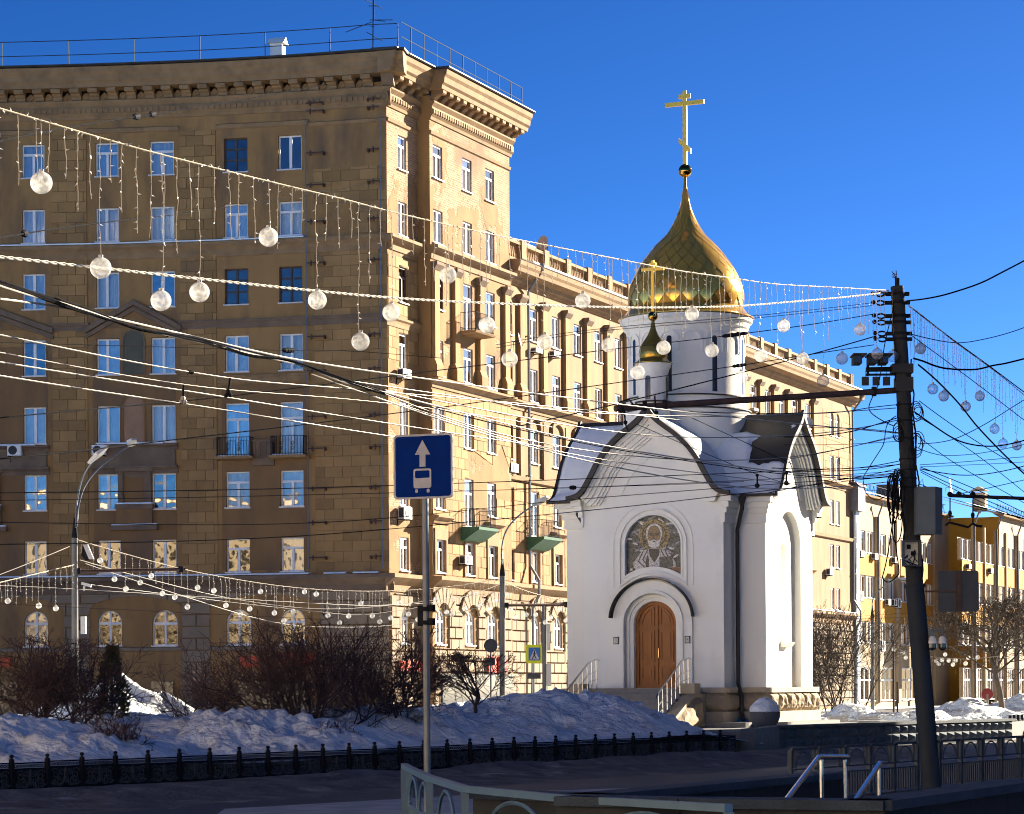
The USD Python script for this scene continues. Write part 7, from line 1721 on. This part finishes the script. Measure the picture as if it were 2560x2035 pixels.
dark_w = [
 ('black span wire with two long insulators rising to the frieze of the curved front', [(-40, 364, 42), (0, 353, 45), (285, 300, 70), (400, 283, 82), (640, 243, 112), (818, 211, 133)], .02, ((345, 292, 76, .55, .1), (385, 286, 80, .5, .1))),
 ('black span wire with one insulator rising to the corner of the block', [(-40, 603, 34), (0, 594, 36), (60, 584, 40), (400, 541, 75), (860, 471, 125), (960, 456, 135)], .016, ((58, 584, 40, .22, .06),)),
 ('thin grey wire level across the curved front with a dark insulator', [(-40, 853, 32), (0, 856, 33), (430, 868, 36), (680, 875, 38), (860, 877, 40), (1100, 895, 40)], .006, ((718, 876, 38.4, .16, .045),)),
 ('dark wire rising from the left edge to the drum of the chapel', [(-40, 1050, 26), (0, 1044, 26), (430, 1005, 29), (860, 955, 31), (1200, 913, 33), (1540, 872, 35), (1770, 845, 36.5), (1928, 825, 37), (2185, 785, 38)], .009, ((1850, 835, 36.7, .2, .035),)),
 ('dark wire rising under the balconies to the turret and the pole', [(-40, 1151, 26), (0, 1147, 26), (430, 1100, 29), (860, 1049, 31), (1200, 1005, 33), (1540, 957, 35), (1846, 914, 36.8), (2000, 890, 37.3), (2185, 862, 38)], .009, ((1850, 913, 36.8, .13, .03),)),
 ('dark wire crossing low before the turret up to the pole clamps', [(1300, 1065, 33), (1540, 1010, 35), (1671, 978, 36), (1940, 909, 37.3), (2100, 866, 37.7), (2190, 840, 38)], .012, ()),
 ('upper of two thin wires across the drum rim to the pole top', [(1240, 862, 34), (1559, 816, 36), (1940, 784, 37.3), (2180, 757, 38)], .006, ()),
 ('lower of two thin wires across the drum rim to the pole top', [(1240, 870, 34.2), (1559, 822, 36.2), (1940, 790, 37.5), (2180, 764, 38.1)], .006, ()),
 ('dark wire level across the sixth window row and the chapel arch', [(-40, 1233, 30), (0, 1232, 30), (860, 1217, 33), (1380, 1200, 35), (1860, 1182, 37), (2140, 1170, 38), (2260, 1160, 38.2)], .008, ()),
 ('thinner dark wire just under the level one', [(-40, 1252, 30.3), (0, 1251, 30.3), (860, 1235, 33.2), (1380, 1221, 35.2), (1860, 1201, 37.2), (2140, 1185, 38), (2260, 1176, 38.3)], .006, ()),
 ('dark wire over the lowest square windows to the chapel gable foot', [(-40, 1307, 31), (0, 1306, 31), (860, 1303, 34), (1436, 1249, 36), (1830, 1218, 37.4), (2140, 1195, 38), (2262, 1183, 38.3)], .007, ()),
 ('dark wire rising behind the lamp post across the chapel front', [(-40, 1362, 31.5), (0, 1361, 31.5), (860, 1332, 34), (1380, 1285, 36), (1634, 1259, 36.6), (1860, 1233, 37.5), (2140, 1200, 38), (2262, 1190, 38.4)], .008, ()),
 ('thin dark stay running diagonally down across the gable', [(1591, 1060, 36), (1720, 1115, 36.5), (1847, 1168, 37), (2000, 1220, 37.5)], .006, ()),
 ('thin dark stay from the turret falling over the right roof', [(1730, 1045, 36.2), (1850, 1100, 36.8), (1980, 1160, 37.4)], .006, ()),
 ('thin eye-bolted wire over the left chapel roof snow', [(1290, 1222, 35), (1433, 1219, 35.6), (1600, 1214, 36), (1860, 1204, 37)], .006, ((1433, 1219, 35.6, .05, .035),)),
]
for lab, pts, r, ex in dark_w: wire(lab, pts, r, dk, 60, extras=ex)
right_w = [
 ('thick black cable sweeping up to the right from the pole top', [(2268, 752, 38), (2330, 744, 38.8), (2405, 724, 40), (2480, 694, 41), (2560, 652, 42), (2620, 615, 43)], .016),
 ('black cable sagging gently right from the upper pole', [(2280, 836, 38), (2330, 848, 38.5), (2378, 856, 39), (2450, 850, 40), (2560, 819, 41.5), (2620, 795, 42)], .009),
 ('thick wavy taped cable right of the pole', [(2284, 896, 38), (2308, 903, 38.2), (2330, 912, 38.4), (2365, 921, 38.8), (2405, 924, 39.2), (2450, 922, 39.7), (2481, 914, 40), (2520, 907, 40.5), (2560, 897, 41), (2620, 880, 42)], .018),
 ('straight black wire falling steeply right from the upper pole', [(2272, 764, 38), (2378, 846, 41), (2480, 920, 43.5), (2560, 980, 46), (2640, 1040, 48)], .012),
 ('black wire falling right below the garland', [(2278, 838, 38), (2400, 928, 40), (2560, 1050, 43), (2640, 1110, 44.5)], .008),
 ('heavy black cable falling from the camera bracket to the right edge', [(2296, 912, 38), (2400, 1012, 39.5), (2443, 1066, 40), (2560, 1184, 41.5), (2640, 1260, 43)], .016),
 ('black wire dipping and rising again to the right edge', [(2295, 1109, 38), (2340, 1107, 38.3), (2400, 1092, 39), (2480, 1050, 40), (2560, 1000, 41), (2620, 960, 42)], .008),
 ('heavy twisted cable sagging in a bow right of the pole', [(2287, 1030, 38), (2340, 1068, 38.5), (2386, 1097, 39), (2440, 1113, 39.5), (2500, 1114, 40), (2560, 1101, 40.5), (2620, 1080, 41)], .014),
 ('dark wire from the hook straight down to the right edge', [(2298, 1002, 38), (2400, 1076, 39.5), (2560, 1177, 42), (2640, 1226, 43)], .008),
 ('dark wire parallel below the hook wire', [(2292, 1040, 38), (2400, 1108, 39.5), (2560, 1230, 42), (2640, 1290, 43)], .007),
 ('dark wire from the mid pole down to the office roof', [(2285, 1082, 38), (2400, 1166, 40), (2560, 1257, 43), (2640, 1300, 44.5)], .007),
 ('dark wire dipping low right of the pole', [(2295, 1120, 38), (2330, 1133, 38.4), (2370, 1139, 39), (2450, 1133, 40), (2560, 1111, 41.5), (2620, 1096, 42)], .007),
 ('upper of three nearly level thin wires right of the pole', [(2300, 1162, 38), (2430, 1153, 40), (2560, 1142, 42), (2640, 1136, 43)], .007),
 ('middle of three nearly level thin wires right of the pole', [(2300, 1167, 38.1), (2430, 1162, 40.1), (2560, 1155, 42.1), (2640, 1150, 43)], .006),
 ('lowest and thickest of the nearly level wires right of the pole', [(2300, 1172, 38.2), (2360, 1183, 39), (2420, 1188, 40), (2490, 1181, 41), (2560, 1165, 42), (2640, 1140, 43)], .010),
 ('first of three close wires running down over the office roof', [(2300, 1175, 38), (2420, 1230, 40), (2560, 1292, 43), (2640, 1325, 44.5)], .008),
 ('second of three close wires running down over the office roof', [(2302, 1168, 38), (2420, 1215, 40), (2560, 1281, 43), (2640, 1316, 44.5)], .008),
 ('third and lowest of three close wires over the office roof', [(2302, 1180, 38), (2420, 1240, 40), (2560, 1302, 43), (2640, 1338, 44.5)], .007),
 ('dark wire rising right above the second bracket arm', [(2402, 1234, 41), (2480, 1218, 42), (2560, 1200, 43), (2620, 1188, 44)], .008),
 ('thin wire left of the pole tied with a loop', [(1700, 1028, 36), (1976, 1034, 36.8), (2102, 1030, 37.2), (2184, 1018, 37.6), (2240, 1012, 38)], .009),
 ('dark strap wire from the pole down left to the gable peak', [(1960, 1092, 37), (2060, 1088, 37.2), (2166, 1069, 37.7), (2220, 1052, 37.9), (2245, 1044, 38)], .011),
 ('thin wire from the gable peak level to the pole', [(2005, 1070, 37), (2105, 1070, 37.3), (2168, 1073, 37.6), (2250, 1082, 38)], .007),
 ('thin flat wire in front of the arched twin windows', [(1960, 1112, 37), (2100, 1111, 37.4), (2245, 1103, 38)], .006),
 ('thin rising wire under the flat one', [(1960, 1150, 37), (2105, 1122, 37.4), (2180, 1104, 37.8), (2248, 1087, 38)], .006),
 ('upper of the close dark wires tied to the mid pole', [(1930, 1170, 36.6), (2100, 1172, 37.3), (2160, 1168, 37.6), (2200, 1162, 37.8), (2250, 1152, 38)], .009),
 ('lower of the close dark wires tied to the mid pole', [(1930, 1178, 36.6), (2100, 1177, 37.3), (2170, 1173, 37.6), (2250, 1160, 38)], .009),
 ('thin slanting wire below the close dark wires', [(1920, 1232, 36.6), (2050, 1208, 37.2), (2160, 1190, 37.7), (2250, 1170, 38)], .007),
]
for lab, pts, r in right_w: wire(lab, pts, r, dk, 40)
# slack black cable looping left of the pole
wire('slack black cable curling left of the grey pole in a long S', [(2234, 770, 37.8), (2214, 850, 37.7), (2196, 960, 37.6), (2178, 1000, 37.6), (2173, 1024, 37.6), (2195, 1045, 37.6), (2236, 1065, 37.7)], .010, dk, 60, group=None)
wire('long loose cable hanging in a wide loop left of the coil', [(2240, 1040, 37.8), (2218, 1062, 37.7), (2204, 1120, 37.6), (2175, 1165, 37.6), (2160, 1190, 37.6), (2159, 1210, 37.6), (2164, 1230, 37.6), (2180, 1246, 37.6), (2196, 1249, 37.6), (2214, 1240, 37.6), (2226, 1222, 37.7)], .009, dk, 80, group=None)

# ================================================================ light garlands with glass baubles
def bulbmat():
    n = {"t": ("transparent_bsdf", {"color": (.96, .97, .98)}), "d": ("diffuse_bsdf", {"color": (.66, .645, .61)}), "tl": ("translucent_bsdf", {"color": (.7, .69, .66)}), "g": ("glossy_bsdf", {"roughness": .04, "color": (1, 1, 1)}), "f": ("layer_weight", {"blend": .5}), "fp": ("math", {"math_type": "power", "value2": 4.0}), "fm": ("math", {"math_type": "multiply_add", "value2": .5, "value3": .05}),
         "m1": ("mix_closure", {"fac": .5}), "m2": ("mix_closure", {}), "m3": ("mix_closure", {}), "ge": ("geometry", {}), "no": ("noise_texture", {"scale": 14.0, "detail": 3.0, "distortion": 1.5}), "rr": ("rgb_ramp", {"ramp": [(.35, (.12, .12, .12)), (.6, (.46, .46, .46))]}),
         "lw": ("layer_weight", {"blend": .35}), "ad": ("math", {"math_type": "multiply_add", "value2": .45, "use_clamp": True}), "oi": ("object_info", {}), "sc": ("math", {"math_type": "multiply_add", "value2": .9, "value3": .55}), "mu": ("math", {"math_type": "multiply"})}
    l = [("d.BSDF", "m1.closure1"), ("tl.BSDF", "m1.closure2"), ("ge.position", "no.vector"), ("no.fac", "rr.fac"), ("lw.facing", "ad.value1"), ("rr.color", "ad.value3"), ("oi.random", "sc.value1"), ("ad.value", "mu.value1"), ("sc.value", "mu.value2"), ("mu.value", "m2.fac"),
         ("t.BSDF", "m2.closure1"), ("m1.BSDF", "m2.closure2") if False else ("m1.closure", "m2.closure2"), ("f.facing", "fp.value1"), ("fp.value", "fm.value1"), ("fm.value", "m3.fac"), ("m2.closure", "m3.closure1"), ("g.BSDF", "m3.closure2")]
    return usdkit.material(stage, '/World/Looks/misty_glass_bauble', n, l, surface="m3.closure")
m_bulb = bulbmat()
m_cap = M('bauble_cap', (0.42, 0.4, 0.38), (0.3, 0.29, 0.28), rough=.35, metal=.6)
m_led = M('cream_led_lamp', (0.8, 0.77, 0.7), (0.72, 0.68, 0.6), rough=.4)
m_string = M('tan_light_string', (0.42, 0.35, 0.25), (0.34, 0.28, 0.2), rough=.6)
def led_mesh(b, p, r_, s):
    d = unit(r_.normal(0, 1, 3) + [0, 0, -.2]); a = unit(np.cross(d, [.3, .2, 1])); e = np.cross(d, a); q = p + d * s * .4
    V = [q + a * s * .45, q + e * s * .45, q - a * s * .45, q - e * s * .45, q + d * s * 2.0]; b.add(V, [(0, 1, 4), (1, 2, 4), (2, 3, 4), (3, 0, 4), (0, 1, 2), (0, 2, 3)])
def bauble(parent, c, R, near=True):
    bb = part_xform('bauble', parent)
    MB().ball(c, R, 24 if near else 14).build('glass', m_bulb, bb, smooth=True)
    b = MB(); b.lathe([(R * .22, 0), (R * .24, .02), (R * .2, R * .22), (R * .08, R * .3)], c + [0, 0, R * .95], 10); b.build('cap', m_cap, bb)
def garland(label, pts, bulbs, R, step, lens, seed, tr=.0028, led=.0145, lstep=.075, near=True, cable=.006, yoff=0.0, uend=None, mat=None):
    t_ = thing('light_garland', label, 'light garland'); r_ = np.random.default_rng(seed); sp = spline(pts, 240); MB().tube(sp, cable, 5).build('cable', mat or m_string, t_)
    uv = np.array([1280 + FPX * p[0] / p[1] for p in sp]); s = np.r_[0, np.cumsum(np.linalg.norm(np.diff(sp, axis=0), axis=1))]
    b = MB(); q = 0.0
    while q < s[-1]:
        p = np.array([np.interp(q, s, sp[:, k]) for k in range(3)]); led_mesh(b, p, r_, led); q += lstep * r_.uniform(.5, 1.3)
    b.build('lamp', m_led, t_, kind='stuff')
    def drop(p, L):
        b = MB(); lb = MB(); k = max(3, int(L / .06)); z = np.linspace(0, L, k); x = np.cumsum(r_.normal(0, .004, k)); y = np.cumsum(r_.normal(0, .004, k)); w = p + np.c_[x, y, -z]; b.tube(w, tr, 4, cap=False)
        q = lstep
        while q < L: led_mesh(lb, np.array([np.interp(q, z, w[:, j]) for j in range(3)]), r_, led); q += lstep * r_.uniform(.6, 2.0)
        st = b.build('hanging_string', mat or m_string, t_); lb.build('lamp', m_led, st, kind='stuff'); return w[-1]
    taken = []
    for (u, v) in bulbs:
        a, bb_ = ideal(u, v); i = int(np.argmin(abs(uv - a))); p = sp[i]; zc = CAM_H + (HV - bb_) / FPX * p[1]; L = p[2] - (zc + R * 1.2)
        x = (a - 1280) / FPX * p[1]; p = np.array([x, p[1], p[2]])
        if L > .03: drop(p, L)
        bauble(t_, np.array([x, p[1], zc]), R, near); taken.append(s[i])
    q = step * .4
    while q < s[-1]:
        if not taken or min(abs(np.array(taken) - q)) > step * .3: drop(np.array([np.interp(q, s, sp[:, k]) for k in range(3)]), r_.uniform(*lens))
        q += step * r_.uniform(.8, 1.2)
    return t_
PA, PB = G(2228, 38)[:2], G(100, 19.6)[:2]
def gline(u):
    t_ = (u - 1280) / FPX; d = PB - PA; k = (t_ * PA[1] - PA[0]) / (d[0] - t_ * d[1]); return PA[1] + k * d[1]
g1 = [(-120, 236), (0, 271), (199, 329), (399, 385), (558, 425), (700, 460), (860, 498), (958, 524), (1275, 595), (1500, 639), (1689, 675), (1822, 694), (1950, 711), (2100, 719), (2222, 726)]
bl = [(87, 385), (212, 564), (339, 633), (420, 615), (565, 499), (668, 632), (759, 719), (824, 658), (943, 579), (1025, 684), (1073, 756), (1147, 720), (1227, 633), (1282, 726), (1342, 784), (1397, 732), (1457, 661), (1499, 738), (1560, 795), (1602, 749), (1650, 686), (1690, 755), (1733, 802), (1773, 755), (1811, 694), (1847, 745), (1879, 750)]
garland('long garland of icicle lights and glass baubles from the left edge to the pole top', [(u, v, gline(u)) for u, v in g1], [(u * K, v * K) for u, v in bl], .083, .2, (.28, .8), 5)
tw = thing('twisted_cable', 'pale twisted cable running just below the long garland to the pole top', 'cable')
tpth = spline([(u, v, gline(u) + .12) for u, v in ((-100, 632), (0, 642), (225, 667), (510, 698), (860, 734), (1159, 755), (1418, 765), (1600, 769), (1715, 768), (1846, 765), (1950, 757), (2100, 744), (2223, 730))], 1400)
for k in range(2):
    a = np.arange(1400) * 2 * np.pi / 14 + k * np.pi; MB().tube(tpth + .0065 * np.c_[np.zeros(1400), np.cos(a), np.sin(a)], .0065, 5).build('strand', m_twist, tw)
g2p = [(2272, 764, 37.9), (2330, 808, 39.4), (2378, 848, 40.6), (2440, 893, 42.2), (2500, 938, 43.6), (2560, 987, 45), (2640, 1052, 46.8)]
garland('garland of lights and glass baubles falling from the pole to the right edge', g2p, [(u * K, v * K) for u, v in ((1938, 734), (1964, 819), (1987, 834), (2033, 856), (2063, 834), (2094, 903), (2112, 934), (2141, 938))], .083, .165, (.3, .85), 6)
s_ = 1 / 2.331; o_ = lambda x, y: (x * s_, 1300 + y * s_)
p_ = 1 / 2.052; o2 = lambda x, y: (740 + x * p_, 1200 + y * p_)
YF = lambda u: np.interp(u, [187, 1256], [77.8, 91.8])
fb = [o_(*q) for q in ((583, 236), (667, 345), (733, 402), (817, 364), (881, 326), (946, 428), (1018, 450), (1092, 507), (1151, 394), (1246, 412), (1316, 498), (1401, 550), (1455, 518), (1518, 417), (1599, 542), (1654, 588), (1709, 534), (1774, 418), (1842, 432), (1910, 556), (1978, 599))] + \
     [o2(*q) for q in ((332, 634), (163, 695), (223, 732), (270, 698), (391, 697), (430, 727), (528, 628), (486, 708), (577, 688), (625, 715), (718, 610), (773, 678), (800, 690), (865, 660), (918, 582), (945, 645), (990, 662), (1020, 620))]
garland('garland with many small glass baubles between the two pale lamp posts', [(u, v, YF(u)) for u, v in ((195, 1350), (300, 1381), (429, 1416), (600, 1450), (729, 1468), (860, 1477), (984, 1477), (1130, 1466), (1247, 1446))], fb, .085, .3, (.3, .8), 8, near=False, tr=.0055, led=.02, cable=.012, lstep=.09)
garland('short garland running left from the left lamp post', [(u, v, 77.8 - (187 - u) * .02) for u, v in ((-40, 1466), (0, 1456), (73, 1439), (134, 1424), (185, 1412))], [o_(*q) for q in ((45, 472), (226, 500), (325, 515))], .085, .3, (.4, .85), 9, near=False, tr=.0055, led=.02, cable=.012, lstep=.09)
q3 = 1 / 3.296; o3 = lambda x, y: (960 + x * q3, 1240 + y * q3)
garland('garland with baubles from the swan-neck lamp post behind the chapel', [(1263, 1455, 92), (1324, 1480, 93.2), (1420, 1502, 95), (1520, 1510, 97)], [o3(*q) for q in ((1008, 810), (1040, 933), (1087, 998), (1172, 978), (1250, 978), (1372, 1003), (1441, 930), (1327, 1040), (1498, 1025))], .085, .34, (.3, .7), 10, near=False, tr=.0055, led=.02, cable=.012, lstep=.09)
q4 = 1 / 3.81; o4 = lambda x, y: (2200 + x * q4, 1450 + y * q4)
garland('garland with tiny baubles right of the grey pole before the office', [(2180, 1610, 121), (2250, 1625, 112), (2320, 1640, 106), (2400, 1647, 102), (2500, 1640, 99)], [o4(*q) for q in ((535, 770), (590, 762), (655, 767), (558, 800), (695, 805), (620, 710), (720, 765), (840, 740), (930, 735), (815, 795), (130, 660), (220, 690), (245, 740))], .085, .5, (.1, .4), 12, near=False, tr=.006, led=.014, cable=.012, lstep=.12)
far_l = [
 ('pale support wire sagging low between the two pale lamp posts', [(214, 1409, 78), (470, 1494, 81), (712, 1560, 84.5), (860, 1568, 86.5), (969, 1564, 88), (1247, 1503, 91.8)]),
 ('pale middle support wire under the far garland', [(206, 1459, 78), (430, 1487, 81), (643, 1513, 84), (860, 1536, 86.5), (985, 1528, 88), (1130, 1500, 90), (1247, 1462, 91.8)]),
 ('pale upper support wire through the far baubles', [(200, 1400, 78), (400, 1455, 80.5), (600, 1500, 83.5), (860, 1522, 86.5), (1050, 1505, 89), (1247, 1480, 91.8)]),
 ('pale straight wire across behind the far baubles', [(0, 1464, 76), (195, 1473, 78), (420, 1487, 80.5), (643, 1500, 83), (860, 1512, 86), (1100, 1505, 90)]),
 ('pale wire dropping left from the left lamp post top', [(-20, 1444, 75), (80, 1405, 76.3), (174, 1366, 77.7)]),
]
for lab, pts in far_l: wire(lab, pts, .013, m_twist, 40)
for lab, pts in (('rusty bracket arm on the left lamp post reaching right', [(187, 1428, 78), (462, 1423, 79.5)]), ('dark bracket arm on the swan-neck lamp post reaching right', [(1262, 1513, 92), (1420, 1512, 93.5)])):
    a_, b_ = P(*pts[0]), P(*pts[1]); t_ = thing('bracket_arm', lab, 'bracket'); MB().tube([a_, b_], .05, 8).build('tube', m_rustiron, t_); b = MB()
    for k in (.03, .97): c = a_ + (b_ - a_) * k; b.box(c[0] - .07, c[0] + .07, c[1] - .07, c[1] + .07, c[2] - .09, c[2] + .09)
    b.build('clamp', m_iron, t_)
